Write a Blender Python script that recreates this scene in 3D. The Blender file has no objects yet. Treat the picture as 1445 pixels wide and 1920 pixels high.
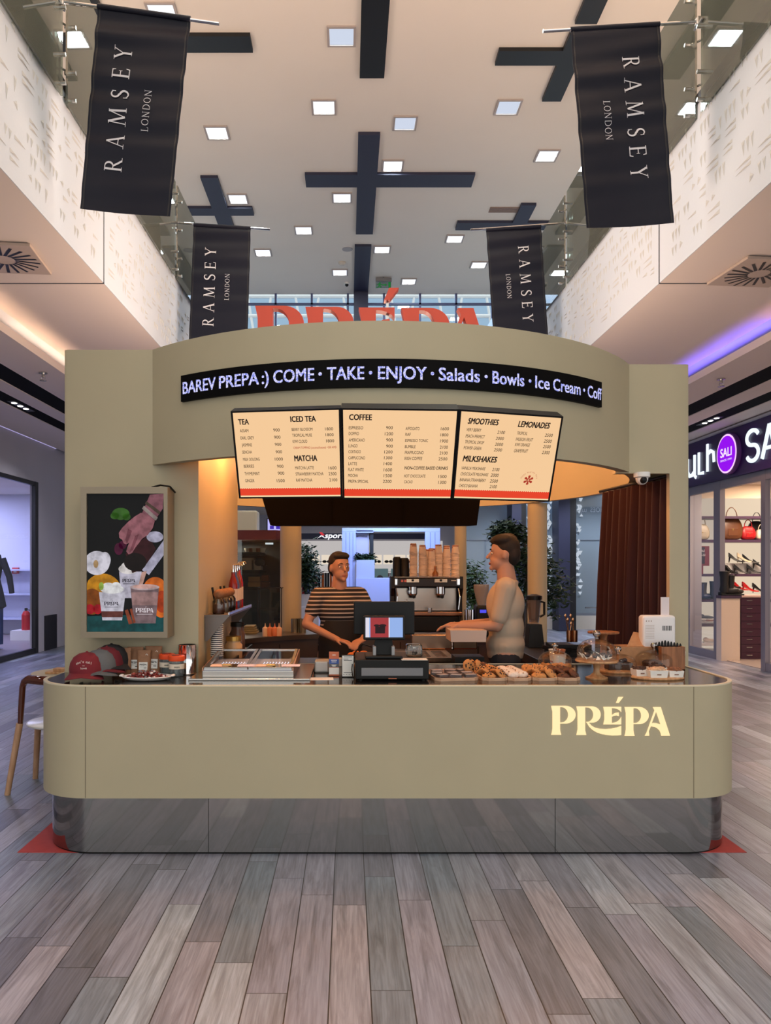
# Kiosk in a mall hall
import bpy, bmesh, math, random
from mathutils import Vector, Matrix
from math import sin, cos, pi, radians

sc = bpy.context.scene
COL = sc.collection
random.seed(7)

# ---------------------------------------------------------------- camera, world, exposure
F, VX, VY, CH = 1420.0, 652.0, 1066.0, 1.6      # focal length in pixels (1445x1920 frame), vanishing point, eye height
cam_d = bpy.data.cameras.new('camera'); cam = bpy.data.objects.new('camera', cam_d); COL.objects.link(cam)
cam.location = (0, 0, CH); cam.rotation_euler = (pi/2, 0, 0)
cam_d.sensor_fit = 'VERTICAL'; cam_d.sensor_height = 24.0; cam_d.lens = 24.0*F/1920
cam_d.shift_x = (722.5-VX)/1920.0; cam_d.shift_y = (VY-960)/1920.0
cam_d.clip_start = 0.05; cam_d.clip_end = 300
sc.camera = cam
EXPO = 0.0
sc.view_settings.view_transform = 'Standard'; sc.view_settings.look = 'None'
sc.view_settings.gamma = 1.0; sc.view_settings.use_curve_mapping = False
sc.view_settings.exposure = EXPO
sc.cycles.use_denoising = True
sc.cycles.max_bounces = 7; sc.cycles.diffuse_bounces = 3; sc.cycles.glossy_bounces = 4
sc.cycles.transparent_max_bounces = 16; sc.cycles.transmission_bounces = 4
sc.cycles.sample_clamp_indirect = 4.0
sc.cycles.caustics_reflective = False; sc.cycles.caustics_refractive = False

def srgb(c):
    if isinstance(c, (int, float)): c = (c, c, c)
    r = []
    for v in c[:3]:
        v /= 255.0
        r.append(v/12.92 if v <= .04045 else ((v+.055)/1.055)**2.4)
    return (r[0], r[1], r[2], 1.0)

w = bpy.data.worlds.new('daylight'); sc.world = w; w.use_nodes = True
nt = w.node_tree; nt.nodes.clear()
wo = nt.nodes.new('ShaderNodeOutputWorld'); bg = nt.nodes.new('ShaderNodeBackground')
tc = nt.nodes.new('ShaderNodeTexCoord'); sep = nt.nodes.new('ShaderNodeSeparateXYZ'); rmp = nt.nodes.new('ShaderNodeValToRGB')
nt.links.new(tc.outputs['Generated'], sep.inputs[0]); mrg = nt.nodes.new('ShaderNodeMapRange'); mrg.inputs['From Min'].default_value = -1.0; nt.links.new(sep.outputs['Y'], mrg.inputs['Value']); nt.links.new(mrg.outputs[0], rmp.inputs[0])
rmp.color_ramp.elements[0].position = 0.42; rmp.color_ramp.elements[0].color = tuple(v*1.95 for v in srgb((244, 243, 238))[:3])+(1,)
rmp.color_ramp.elements[1].position = 0.6; rmp.color_ramp.elements[1].color = srgb((178, 208, 238))
nt.links.new(rmp.outputs[0], bg.inputs[0]); bg.inputs[1].default_value = 0.85
nt.links.new(bg.outputs[0], wo.inputs[0])

def area(name, loc, size, power, col, rot=(0, 0, 0), size_y=None, spread=pi):
    l = bpy.data.lights.new(name, 'AREA'); l.energy = power; l.color = srgb(col)[:3]
    l.size = size
    if size_y: l.shape = 'RECTANGLE'; l.size_y = size_y
    l.spread = spread
    o = bpy.data.objects.new(name, l); COL.objects.link(o); o.location = loc; o.rotation_euler = rot
    return o
def point(name, loc, power, col, r=.04):
    l = bpy.data.lights.new(name, 'POINT'); l.energy = power; l.color = srgb(col)[:3]; l.shadow_soft_size = r
    o = bpy.data.objects.new(name, l); COL.objects.link(o); o.location = loc
    return o
def spot(name, loc, power, col, rot=(0, 0, 0), ang=120, r=.05, blend=.6):
    l = bpy.data.lights.new(name, 'SPOT'); l.energy = power; l.color = srgb(col)[:3]; l.shadow_soft_size = r
    l.spot_size = radians(ang); l.spot_blend = blend
    o = bpy.data.objects.new(name, l); COL.objects.link(o); o.location = loc; o.rotation_euler = rot
    return o

# cove lamps of the galleries, strip lamps inside the kiosk drum, gallery downlights
for y in (2.0, 5.9, 9.8, 13.7, 17.6):
    area('cove_light_left', (-3.58, y, 4.03), .05, 24 if y < 7 else 34, (255, 212, 180), (0, -.68*pi, 0), 3.8)
    for yy in (y-.95, y+.95): area('cove_light_right', (4.51, yy, 4.03), .05, 14 if y < 7 else 26, (255, 196, 156) if y < 7 or y > 12 else (120, 100, 255), (0, .68*pi, 0), 1.85)
# unseen fills added on kiosk roof and galleries to brighten ceiling, fascia and soffits
area('added_roof_fill', (0.187, 7.2, 2.88), 1.6, 190, (255, 222, 200), (pi, 0, 0), 1.6)
for y, p in ((0.0, 430), (4.0, 190), (9.5, 45), (14, 12)):
    area('added_gallery_fill', (-5.2, y, 5.6), 1.5, p, (255, 212, 176), (pi, 0, 0), 3.0); area('added_gallery_fill', (5.6, y, 5.6), 1.5, p, (255, 212, 176), (pi, 0, 0), 3.0)
for x, y, p, c in ((-4.8, 4, 60, (238, 234, 240)), (-4.8, 9, 60, (232, 230, 240)), (-4.8, 13, 60, (230, 230, 244)),
                (5.6, 4, 60, (255, 205, 170)), (5.6, 8, 90, (255, 190, 150)), (5.6, 11.5, 70, (255, 190, 150)), (5.6, 16, 70, (235, 230, 255)),
                (-4.0, 18, 90, (225, 225, 255)), (-1.5, 23.0, 260, (225, 228, 255)), (1.0, 23.0, 260, (225, 228, 255)), (4.5, 18.2, 260, (225, 235, 255)), (6.5, 18.2, 260, (225, 235, 255)), (5.0, 20.25, 160, (215, 230, 255)), (7.4, 20.25, 160, (215, 230, 255))):
    spot('gallery_downlight', (x, y, 3.93), p, c, ang=140, r=.12)
for a in (20, 55, 90, 125, 160, 200, 340):
    point('kiosk_warm_lamp', (.187+1.35*cos(radians(a)), 6.27+1.35*sin(radians(a)), 2.66), 12, (255, 182, 122), .05)
for x in (-.75, .2, 1.2):
    point('kiosk_front_lamp', (x, 5.0, 2.62), 16, (255, 176, 112), .05)
for x, z in ((-.7, 2.5), (-.72, 2.35)): point('side_wall_lamp', (x, 5.6, 2.62), 18, (255, 164, 88), .04)

# ---------------------------------------------------------------- materials
MATS = {}
def mat(name, c=200, rough=.5, metal=0.0, spec=.5, noise=0.0, nscale=8.0, coat=0.0, bump=0.0, sheen=0.0):
    if name in MATS: return MATS[name]
    m = bpy.data.materials.new(name); m.use_nodes = True; MATS[name] = m
    t = m.node_tree; b = t.nodes['Principled BSDF']; col = srgb(c)
    b.inputs['Base Color'].default_value = col; b.inputs['Roughness'].default_value = rough
    b.inputs['Metallic'].default_value = metal; b.inputs['Specular IOR Level'].default_value = spec
    if coat: b.inputs['Coat Weight'].default_value = coat; b.inputs['Coat Roughness'].default_value = .08
    if noise or bump:
        tc = t.nodes.new('ShaderNodeTexCoord'); n = t.nodes.new('ShaderNodeTexNoise')
        n.inputs['Scale'].default_value = nscale; n.inputs['Detail'].default_value = 6
        t.links.new(tc.outputs['Object'], n.inputs['Vector'])
        if noise:
            r = t.nodes.new('ShaderNodeValToRGB')
            r.color_ramp.elements[0].position = .3; r.color_ramp.elements[1].position = .7
            r.color_ramp.elements[0].color = tuple(v*(1-noise) for v in col[:3])+(1,)
            r.color_ramp.elements[1].color = tuple(min(1, v*(1+noise)) for v in col[:3])+(1,)
            t.links.new(n.outputs['Fac'], r.inputs[0]); t.links.new(r.outputs[0], b.inputs['Base Color'])
        if bump:
            bp = t.nodes.new('ShaderNodeBump'); bp.inputs['Strength'].default_value = bump; bp.inputs['Distance'].default_value = .01
            t.links.new(n.outputs['Fac'], bp.inputs['Height']); t.links.new(bp.outputs[0], b.inputs['Normal'])
    return m
def emit(name, c, level=1.0):
    if name in MATS: return MATS[name]
    m = bpy.data.materials.new(name); m.use_nodes = True; MATS[name] = m
    b = m.node_tree.nodes['Principled BSDF']
    b.inputs['Base Color'].default_value = (0.01, 0.01, 0.01, 1); b.inputs['Roughness'].default_value = .6; b.inputs['Specular IOR Level'].default_value = .12
    b.inputs['Emission Color'].default_value = srgb(c); b.inputs['Emission Strength'].default_value = level/(2**EXPO)
    return m
def glass(name, tint=(255, 255, 255), refl=1.0, rough=.02, haze=0.0, hazecol=(200, 210, 220)):
    if name in MATS: return MATS[name]
    m = bpy.data.materials.new(name); m.use_nodes = True; MATS[name] = m
    t = m.node_tree; t.nodes.clear()
    o = t.nodes.new('ShaderNodeOutputMaterial'); tr = t.nodes.new('ShaderNodeBsdfTransparent'); g = t.nodes.new('ShaderNodeBsdfGlossy')
    fr = t.nodes.new('ShaderNodeLayerWeight'); fr.inputs[0].default_value = .35
    mx = t.nodes.new('ShaderNodeMixShader'); mul = t.nodes.new('ShaderNodeMath'); mul.operation = 'MULTIPLY_ADD'
    mul.inputs[1].default_value = .8*refl; mul.inputs[2].default_value = .04*refl; mul.use_clamp = True
    tr.inputs[0].default_value = srgb(tint); g.inputs['Roughness'].default_value = rough
    t.links.new(fr.outputs['Fresnel'], mul.inputs[0]); t.links.new(mul.outputs[0], mx.inputs[0])
    t.links.new(tr.outputs[0], mx.inputs[1]); t.links.new(g.outputs[0], mx.inputs[2])
    out = mx
    if haze:
        d = t.nodes.new('ShaderNodeBsdfDiffuse'); d.inputs[0].default_value = srgb(hazecol)
        m2 = t.nodes.new('ShaderNodeMixShader'); m2.inputs[0].default_value = haze
        t.links.new(mx.outputs[0], m2.inputs[1]); t.links.new(d.outputs[0], m2.inputs[2]); out = m2
    t.links.new(out.outputs[0], o.inputs[0])
    return m
def stripes(name, c1, c2, scale, thr=.5, axis='Z'):
    if name in MATS: return MATS[name]
    m = mat(name, c1, .85); t = m.node_tree; b = t.nodes['Principled BSDF']
    tc = t.nodes.new('ShaderNodeTexCoord'); s = t.nodes.new('ShaderNodeSeparateXYZ'); mu = t.nodes.new('ShaderNodeMath'); mu.operation = 'MULTIPLY'
    mu.inputs[1].default_value = scale; fr = t.nodes.new('ShaderNodeMath'); fr.operation = 'FRACT'
    gt = t.nodes.new('ShaderNodeMath'); gt.operation = 'GREATER_THAN'; gt.inputs[1].default_value = thr
    mx = t.nodes.new('ShaderNodeMix'); mx.data_type = 'RGBA'; mx.inputs[6].default_value = srgb(c1); mx.inputs[7].default_value = srgb(c2)
    t.links.new(tc.outputs['Object'], s.inputs[0]); t.links.new(s.outputs[axis], mu.inputs[0]); t.links.new(mu.outputs[0], fr.inputs[0])
    t.links.new(fr.outputs[0], gt.inputs[0]); t.links.new(gt.outputs[0], mx.inputs[0]); t.links.new(mx.outputs[2], b.inputs['Base Color'])
    return m
def wood(name, c1, c2, scale=(14, 14, 1.2), rough=.45):
    if name in MATS: return MATS[name]
    m = mat(name, c1, rough); t = m.node_tree; b = t.nodes['Principled BSDF']
    tc = t.nodes.new('ShaderNodeTexCoord'); mp = t.nodes.new('ShaderNodeMapping'); mp.inputs['Scale'].default_value = scale
    n = t.nodes.new('ShaderNodeTexNoise'); n.inputs['Scale'].default_value = 3; n.inputs['Detail'].default_value = 8; n.inputs['Distortion'].default_value = .6
    r = t.nodes.new('ShaderNodeValToRGB'); r.color_ramp.elements[0].position = .35; r.color_ramp.elements[1].position = .65
    r.color_ramp.elements[0].color = srgb(c1); r.color_ramp.elements[1].color = srgb(c2)
    t.links.new(tc.outputs['Object'], mp.inputs[0]); t.links.new(mp.outputs[0], n.inputs['Vector'])
    t.links.new(n.outputs['Fac'], r.inputs[0]); t.links.new(r.outputs[0], b.inputs['Base Color'])
    return m

def floor_material():
    m = bpy.data.materials.new('plank_floor'); m.use_nodes = True; t = m.node_tree; N = t.nodes; L = t.links
    b = N['Principled BSDF']
    def math_(op, a, bb=None, c=None):
        n = N.new('ShaderNodeMath'); n.operation = op
        for i, v in enumerate((a, bb, c)):
            if v is None: continue
            if isinstance(v, (int, float)): n.inputs[i].default_value = v
            else: L.new(v, n.inputs[i])
        return n.outputs[0]
    tc = N.new('ShaderNodeTexCoord'); s = N.new('ShaderNodeSeparateXYZ'); L.new(tc.outputs['Object'], s.inputs[0])
    W, LEN = .157, 1.06
    xs = math_('MULTIPLY_ADD', s.outputs['X'], 1/W, 200.45); row = math_('FLOOR', xs); fx = math_('FRACT', xs)
    wn = N.new('ShaderNodeTexWhiteNoise'); wn.noise_dimensions = '1D'; L.new(row, wn.inputs['W'])
    ys = math_('ADD', math_('MULTIPLY_ADD', s.outputs['Y'], 1/LEN, 100.0), wn.outputs['Value']); cl = math_('FLOOR', ys); fy = math_('FRACT', ys)
    cv = N.new('ShaderNodeCombineXYZ'); L.new(row, cv.inputs[0]); L.new(cl, cv.inputs[1])
    w2 = N.new('ShaderNodeTexWhiteNoise'); w2.noise_dimensions = '2D'; L.new(cv.outputs[0], w2.inputs['Vector'])
    # grain: stretched noise shifted per plank
    off = N.new('ShaderNodeVectorMath'); off.operation = 'MULTIPLY_ADD'
    L.new(w2.outputs['Color'], off.inputs[0]); off.inputs[1].default_value = (37, 53, 11); L.new(tc.outputs['Object'], off.inputs[2])
    mp = N.new('ShaderNodeMapping'); mp.inputs['Scale'].default_value = (17, 1.5, 1); L.new(off.outputs[0], mp.inputs[0])
    n1 = N.new('ShaderNodeTexNoise'); n1.inputs['Scale'].default_value = 1.0; n1.inputs['Detail'].default_value = 7; n1.inputs['Roughness'].default_value = .62; n1.inputs['Distortion'].default_value = 1.4
    L.new(mp.outputs[0], n1.inputs['Vector'])
    mp2 = N.new('ShaderNodeMapping'); mp2.inputs['Scale'].default_value = (120, 4, 1); L.new(off.outputs[0], mp2.inputs[0])
    n2 = N.new('ShaderNodeTexNoise'); n2.inputs['Scale'].default_value = 1.0; n2.inputs['Detail'].default_value = 3; L.new(mp2.outputs[0], n2.inputs['Vector'])
    r1 = N.new('ShaderNodeValToRGB'); e = r1.color_ramp.elements
    e[0].position = 0; e[0].color = srgb((106, 108, 120)); e[1].position = 1; e[1].color = srgb((182, 192, 204))
    for p, c in ((.2, (128, 131, 145)), (.4, (150, 152, 170)), (.55, (122, 135, 149)), (.7, (168, 166, 178)), (.85, (137, 141, 160))):
        q = e.new(p); q.color = srgb(c)
    L.new(w2.outputs['Value'], r1.inputs[0])
    r2 = N.new('ShaderNodeValToRGB'); e = r2.color_ramp.elements
    e[0].position = .32; e[0].color = (.54, .52, .51, 1); e[1].position = .58; e[1].color = (1.0, 1.0, 1.0, 1)
    L.new(n1.outputs['Fac'], r2.inputs[0])
    r3 = N.new('ShaderNodeValToRGB'); e = r3.color_ramp.elements
    e[0].position = .35; e[0].color = (.82, .81, .80, 1); e[1].position = .6; e[1].color = (1.06, 1.05, 1.04, 1)
    L.new(n2.outputs['Fac'], r3.inputs[0])
    mA = N.new('ShaderNodeMix'); mA.data_type = 'RGBA'; mA.blend_type = 'MULTIPLY'; mA.inputs[0].default_value = 1
    L.new(r1.outputs[0], mA.inputs[6]); L.new(r2.outputs[0], mA.inputs[7])
    mB = N.new('ShaderNodeMix'); mB.data_type = 'RGBA'; mB.blend_type = 'MULTIPLY'; mB.inputs[0].default_value = 1
    L.new(mA.outputs[2], mB.inputs[6]); L.new(r3.outputs[0], mB.inputs[7])
    # seams
    ex = math_('MINIMUM', fx, math_('SUBTRACT', 1.0, fx)); ey = math_('MINIMUM', fy, math_('SUBTRACT', 1.0, fy))
    sx = math_('LESS_THAN', ex, .016); sy = math_('LESS_THAN', ey, .0018); seam = math_('MAXIMUM', sx, sy)
    mC = N.new('ShaderNodeMix'); mC.data_type = 'RGBA'; mC.inputs[7].default_value = srgb((38, 34, 36))
    L.new(seam, mC.inputs[0]); L.new(mB.outputs[2], mC.inputs[6]); L.new(mC.outputs[2], b.inputs['Base Color'])
    rr = math_('MULTIPLY_ADD', n1.outputs['Fac'], .22, .24); L.new(rr, b.inputs['Roughness'])
    bp = N.new('ShaderNodeBump'); bp.inputs['Strength'].default_value = .25; bp.inputs['Distance'].default_value = .004
    hh = math_('SUBTRACT', n2.outputs['Fac'], math_('MULTIPLY', seam, 2.0)); L.new(hh, bp.inputs['Height']); L.new(bp.outputs[0], b.inputs['Normal'])
    return m

# ---------------------------------------------------------------- helpers
def P(px, py, Y): return Vector(((px-VX)*Y/F, Y, CH+(VY-py)*Y/F))
def hit(px, py, p0, n):
    d = Vector(((px-VX)/F, 1, (VY-py)/F)); o = Vector((0, 0, CH))
    return o+d*((p0-o).dot(n)/d.dot(n))

class M:
    def __init__(s): s.bm = bmesh.new()
    def poly(s, pts): 
        return s.bm.faces.new([s.bm.verts.new(p) for p in pts])
    def box(s, x0, x1, y0, y1, z0, z1, bev=0, seg=2):
        b = bmesh.new(); bmesh.ops.create_cube(b, size=1)
        for v in b.verts: v.co = ((x0+x1)/2+v.co.x*(x1-x0), (y0+y1)/2+v.co.y*(y1-y0), (z0+z1)/2+v.co.z*(z1-z0))
        if bev: bmesh.ops.bevel(b, geom=b.edges[:], offset=bev, segments=seg, affect='EDGES', profile=.5)
        s._join(b); return s
    def _join(s, b, mtx=None):
        if mtx is not None: bmesh.ops.transform(b, matrix=mtx, verts=b.verts)
        me = bpy.data.meshes.new('tmp'); b.to_mesh(me); b.free(); s.bm.from_mesh(me); bpy.data.meshes.remove(me)
    def obox(s, c, size, rot=(0, 0, 0), bev=0):
        b = bmesh.new(); bmesh.ops.create_cube(b, size=1)
        for v in b.verts: v.co = (v.co.x*size[0], v.co.y*size[1], v.co.z*size[2])
        if bev: bmesh.ops.bevel(b, geom=b.edges[:], offset=bev, segments=2, affect='EDGES', profile=.5)
        from mathutils import Euler
        s._join(b, Matrix.Translation(c) @ Euler(rot).to_matrix().to_4x4()); return s
    def sph(s, c, r, seg=16, rings=10, mtx=None):
        if isinstance(r, (int, float)): r = (r, r, r)
        b = bmesh.new(); bmesh.ops.create_uvsphere(b, u_segments=seg, v_segments=rings, radius=1)
        m = Matrix.Translation(c) @ (mtx.to_4x4() if mtx is not None else Matrix.Identity(4)) @ Matrix.Diagonal((r[0], r[1], r[2], 1))
        s._join(b, m); return s
    def lathe(s, prof, c=(0, 0, 0), seg=32, cap=True, sx=1, sy=1):
        rings = []
        for r, z in prof:
            if r < 1e-6: rings.append([s.bm.verts.new((c[0], c[1], c[2]+z))])
            else: rings.append([s.bm.verts.new((c[0]+r*sx*cos(2*pi*i/seg), c[1]+r*sy*sin(2*pi*i/seg), c[2]+z)) for i in range(seg)])
        for a, b in zip(rings, rings[1:]):
            for i in range(seg):
                j = (i+1) % seg
                if len(a) == 1 and len(b) == 1: continue
                if len(a) == 1: s.bm.faces.new((a[0], b[j], b[i]))
                elif len(b) == 1: s.bm.faces.new((a[i], a[j], b[0]))
                else: s.bm.faces.new((a[i], a[j], b[j], b[i]))
        if cap:
            if len(rings[0]) > 1: s.bm.faces.new(rings[0][::-1])
            if len(rings[-1]) > 1: s.bm.faces.new(rings[-1])
        return s
    def cyl(s, c, r, h, seg=24, r2=None): 
        return s.lathe([(r, 0), (r2 if r2 is not None else r, h)], c, seg)
    def tube(s, pts, r, seg=8, cap=True, closed=False):
        pts = [Vector(p) for p in pts]; n = len(pts); rs = r if isinstance(r, (list, tuple)) else [r]*n
        rings = []; up = Vector((0, 0, 1)); prev = None
        for i, p in enumerate(pts):
            if closed: d = pts[(i+1) % n]-pts[i-1]
            else: d = pts[min(i+1, n-1)]-pts[max(i-1, 0)]
            if d.length < 1e-9: d = Vector((0, 0, 1))
            d.normalize()
            if prev is None: a = d.cross(up) if abs(d.z) < .95 else d.cross(Vector((1, 0, 0)))
            else:
                a = prev-d*prev.dot(d)
                if a.length < 1e-6: a = d.cross(up)
            a.normalize(); prev = a; b = d.cross(a)
            rings.append([s.bm.verts.new(p+(a*cos(2*pi*k/seg)+b*sin(2*pi*k/seg))*rs[i]) for k in range(seg)])
        rr = list(zip(rings, rings[1:]))
        if closed: rr.append((rings[-1], rings[0]))
        for A, B in rr:
            for k in range(seg): s.bm.faces.new((A[k], A[(k+1) % seg], B[(k+1) % seg], B[k]))
        if cap and not closed: s.bm.faces.new(rings[0][::-1]); s.bm.faces.new(rings[-1])
        return s
    def prism(s, poly, f, d0, d1):
        """polygon of (u, v) extruded from d0 to d1 through f(u, v, d)."""
        A = [s.bm.verts.new(f(u, v, d0)) for u, v in poly]; B = [s.bm.verts.new(f(u, v, d1)) for u, v in poly]
        s.bm.faces.new(A[::-1]); s.bm.faces.new(B)
        for i in range(len(A)): j = (i+1) % len(A); s.bm.faces.new((A[i], A[j], B[j], B[i]))
        return s
    def flat(s, poly, f, d=0): 
        s.bm.faces.new([s.bm.verts.new(f(u, v, d)) for u, v in poly]); return s
    def mesh2d(s, me, f, d=0):
        vs = [s.bm.verts.new(f(v.co.x, v.co.y, v.co.z+d)) for v in me.vertices]
        for p in me.polygons:
            try: s.bm.faces.new([vs[i] for i in p.vertices])
            except ValueError: pass
        return s
    def build(s, name, m, parent=None, smooth=None, world=True, kind=None):
        if smooth is not None:
            bmesh.ops.remove_doubles(s.bm, verts=s.bm.verts, dist=1e-6)
            lim = radians(smooth)
            for f in s.bm.faces: f.smooth = True
            for e in s.bm.edges:
                if len(e.link_faces) != 2 or e.calc_face_angle(0) > lim: e.smooth = False
        bmesh.ops.recalc_face_normals(s.bm, faces=s.bm.faces)
        me = bpy.data.meshes.new(name); 
        if parent is not None and world:
            root = Vector((0, 0, 0)); q = parent
            while q is not None: root += Vector(q.location); q = q.parent
            bmesh.ops.translate(s.bm, vec=-root, verts=s.bm.verts)
        s.bm.to_mesh(me); s.bm.free()
        me.materials.append(m)
        o = bpy.data.objects.new(name, me); COL.objects.link(o)
        if parent is not None: o.parent = parent
        if kind: o['kind'] = kind
        return o

def thing(name, label, cat, loc=(0, 0, 0), rz=0, group=None):
    o = bpy.data.objects.new(name, None); COL.objects.link(o); o.empty_display_size = .05
    o.location = loc; o.rotation_euler = (0, 0, rz); o['label'] = label; o['category'] = cat
    if group: o['group'] = group
    return o
def tag(o, label, cat, group=None, kind=None):
    o['label'] = label; o['category'] = cat
    if group: o['group'] = group
    if kind: o['kind'] = kind
    return o
def struct(o, label=None, cat=None):
    o['kind'] = 'structure'
    if label: o['label'] = label
    if cat: o['category'] = cat
    return o
def dup(root, loc, rz=None, label=None, group=None, scale=None):
    def cp(o, par):
        c = o.copy(); COL.objects.link(c); c.parent = par
        for ch in list(o.children): cp(ch, c)
        return c
    r = cp(root, None); r.location = loc
    if rz is not None: r.rotation_euler = (0, 0, rz)
    if label: r['label'] = label
    if group: r['group'] = group
    if scale: r.scale = (scale,)*3
    return r

def text_mesh(s, bold=0.0, extrude=0.0, res=3):
    c = bpy.data.curves.new('lettering', 'FONT'); c.body = s; c.size = 1; c.offset = bold; c.extrude = extrude; c.resolution_u = res
    o = bpy.data.objects.new('lettering', c); COL.objects.link(o)
    bpy.context.view_layer.update()
    me = bpy.data.meshes.new_from_object(o.evaluated_get(bpy.context.evaluated_depsgraph_get()))
    bpy.data.objects.remove(o); bpy.data.curves.remove(c)
    if not me.vertices: return me, (0, 0, 1, 1)
    xs = [v.co.x for v in me.vertices]; ys = [v.co.y for v in me.vertices]
    return me, (min(xs), min(ys), max(xs), max(ys))
def put_text(m, s, f, u, v, h, w=None, align='l', bold=.0, extrude=0.0, caps=.73, d=0):
    """text with cap height h starting at (u, v); w = wanted total width."""
    me, (x0, y0, x1, y1) = text_mesh(s, 0.0, extrude)
    k = h/caps; kx = (w/(x1-x0)) if w else k*.72
    W = (x1-x0)*kx; ox = {'l': 0, 'c': -W/2, 'r': -W}[align]
    if bold: kx = (W-1.6*bold*k)/(x1-x0); ox += .8*bold*k
    for i, (sx, sy) in enumerate(((0, 0),) if not bold else ((0, 0), (.8, .5), (-.8, .5), (.8, -.5), (-.8, -.5), (.8, 0), (-.8, 0))):
        m.mesh2d(me, lambda a, b, c: f(u+ox+(a-x0)*kx+sx*bold*k, v+b*k+sy*bold*k, d+c+.00008*i))
    bpy.data.meshes.remove(me)
    return W
def ell(cx, cy, rx, ry, a0, a1, n=14): 
    return [(cx+rx*cos(radians(a0+(a1-a0)*i/n)), cy+ry*sin(radians(a0+(a1-a0)*i/n))) for i in range(n+1)]
# ================================================================= THE MALL
WHITE = mat('white_paint', (226, 216, 208), .65, noise=.03, nscale=1.5)
CEIL = mat('ceiling_paint', (230, 220, 208), .8, noise=.02, nscale=.6)
FASC = mat('fascia_plaster', (210, 218, 228), .7, bump=.08, nscale=40)
RELF = mat('relief_shade', (199, 202, 202), .8)
SOFF = mat('soffit_paint', (242, 226, 214), .7)
BLACK = mat('black_paint', (14, 13, 15), .45)
NAVY = mat('navy_panel', (36, 38, 62), .5)
STEEL = mat('brushed_steel', (190, 188, 184), .22, 1.0)
STEELD = mat('worn_steel', (120, 112, 104), .3, 1.0)
CHROME = mat('chrome', (215, 215, 218), .08, 1.0)
GLASS = glass('clear_glass', (240, 248, 246))
RAILGL = glass('railing_glass', (206, 216, 208), 1.3, haze=.14, hazecol=(205, 210, 195))
CREAM = mat('cream_laminate', (176, 166, 138), .55, noise=.025, nscale=3)
GREY = mat('grey_plastic', (120, 120, 124), .45)
BLK = mat('black_plastic', (7, 7, 8), .45, spec=.3)
DKGREY = mat('dark_grey_metal', (58, 58, 62), .4, .3)
WHT = mat('white_plastic', (236, 234, 230), .35)
PAPER = mat('white_paper', (235, 233, 228), .8)
KRAFT = mat('kraft_paper', (176, 130, 92), .8, noise=.08, nscale=30)
INK = mat('black_ink', (16, 15, 15), .7)

m = M(); m.poly([(-14, -12, 0), (14, -12, 0), (14, 34, 0), (-14, 34, 0)]); struct(m.build('floor', floor_material()))
CZ = 9.6
m = M(); m.box(-11, 11, -1.5, 22.1, CZ, CZ+.3); struct(m.build('ceiling', CEIL))

# --- galleries
ZB, ZT = 4.2, 5.41
def LX(y): return -2.324+.0148*y
def RX(y): return 2.869-.005*y
def slab(fx, sgn, y0, y1):
    m = M(); xo = sgn*9.0
    a = [(fx(y0), y0), (fx(y1), y1), (xo, y1), (xo, y0)]
    lo = [m.bm.verts.new((x, y, ZB)) for x, y in a]; hi = [m.bm.verts.new((x, y, ZT)) for x, y in a]
    m.bm.faces.new(lo); m.bm.faces.new(hi[::-1])
    for i in range(4): j = (i+1) % 4; m.bm.faces.new((lo[i], lo[j], hi[j], hi[i]))
    return m
def cuneiform(m, fx, sgn, y0, y1, z0, z1, rows=8, seed=1):
    rnd = random.Random(seed); rh = (z1-z0)/rows
    for r in range(rows):
        zc = z0+(r+.5)*rh; y = y0+rnd.random()*.2
        while y < y1-.25:
            if rnd.random() < .28: y += .05+rnd.random()*.2; continue
            t = rnd.random(); s = rh*(.55+.4*rnd.random())
            def tri(ps):
                x = lambda yy: fx(yy)-sgn*.004
                A = [m.bm.verts.new((fx(p[0])-sgn*.001, p[0], p[1])) for p in ps]
                cy = sum(p[0] for p in ps)/3; cz = sum(p[1] for p in ps)/3
                k = m.bm.verts.new((fx(cy)-sgn*.010, cy, cz))
                for i in range(3): m.bm.faces.new((A[i], A[(i+1) % 3], k))
            if t < .45:   # upright wedge
                for k in range(rnd.choice((1, 2, 2, 3))):
                    tri([(y, zc+s/2), (y+.045, zc+s/2), (y+.012, zc-s/2)]); y += .06
            elif t < .75:  # lying wedge
                L = .10+.12*rnd.random()
                for k in range(rnd.choice((1, 2))): tri([(y, zc+s*(.4-.5*k)), (y, zc+s*(.1-.5*k)), (y+L, zc+s*(.3-.5*k))])
                y += L+.02
            else:
                tri([(y+.05, zc+s*.35), (y, zc), (y+.06, zc-s*.3)]); y += .07
            y += .025+.04*rnd.random()
JY = 6.9
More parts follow.
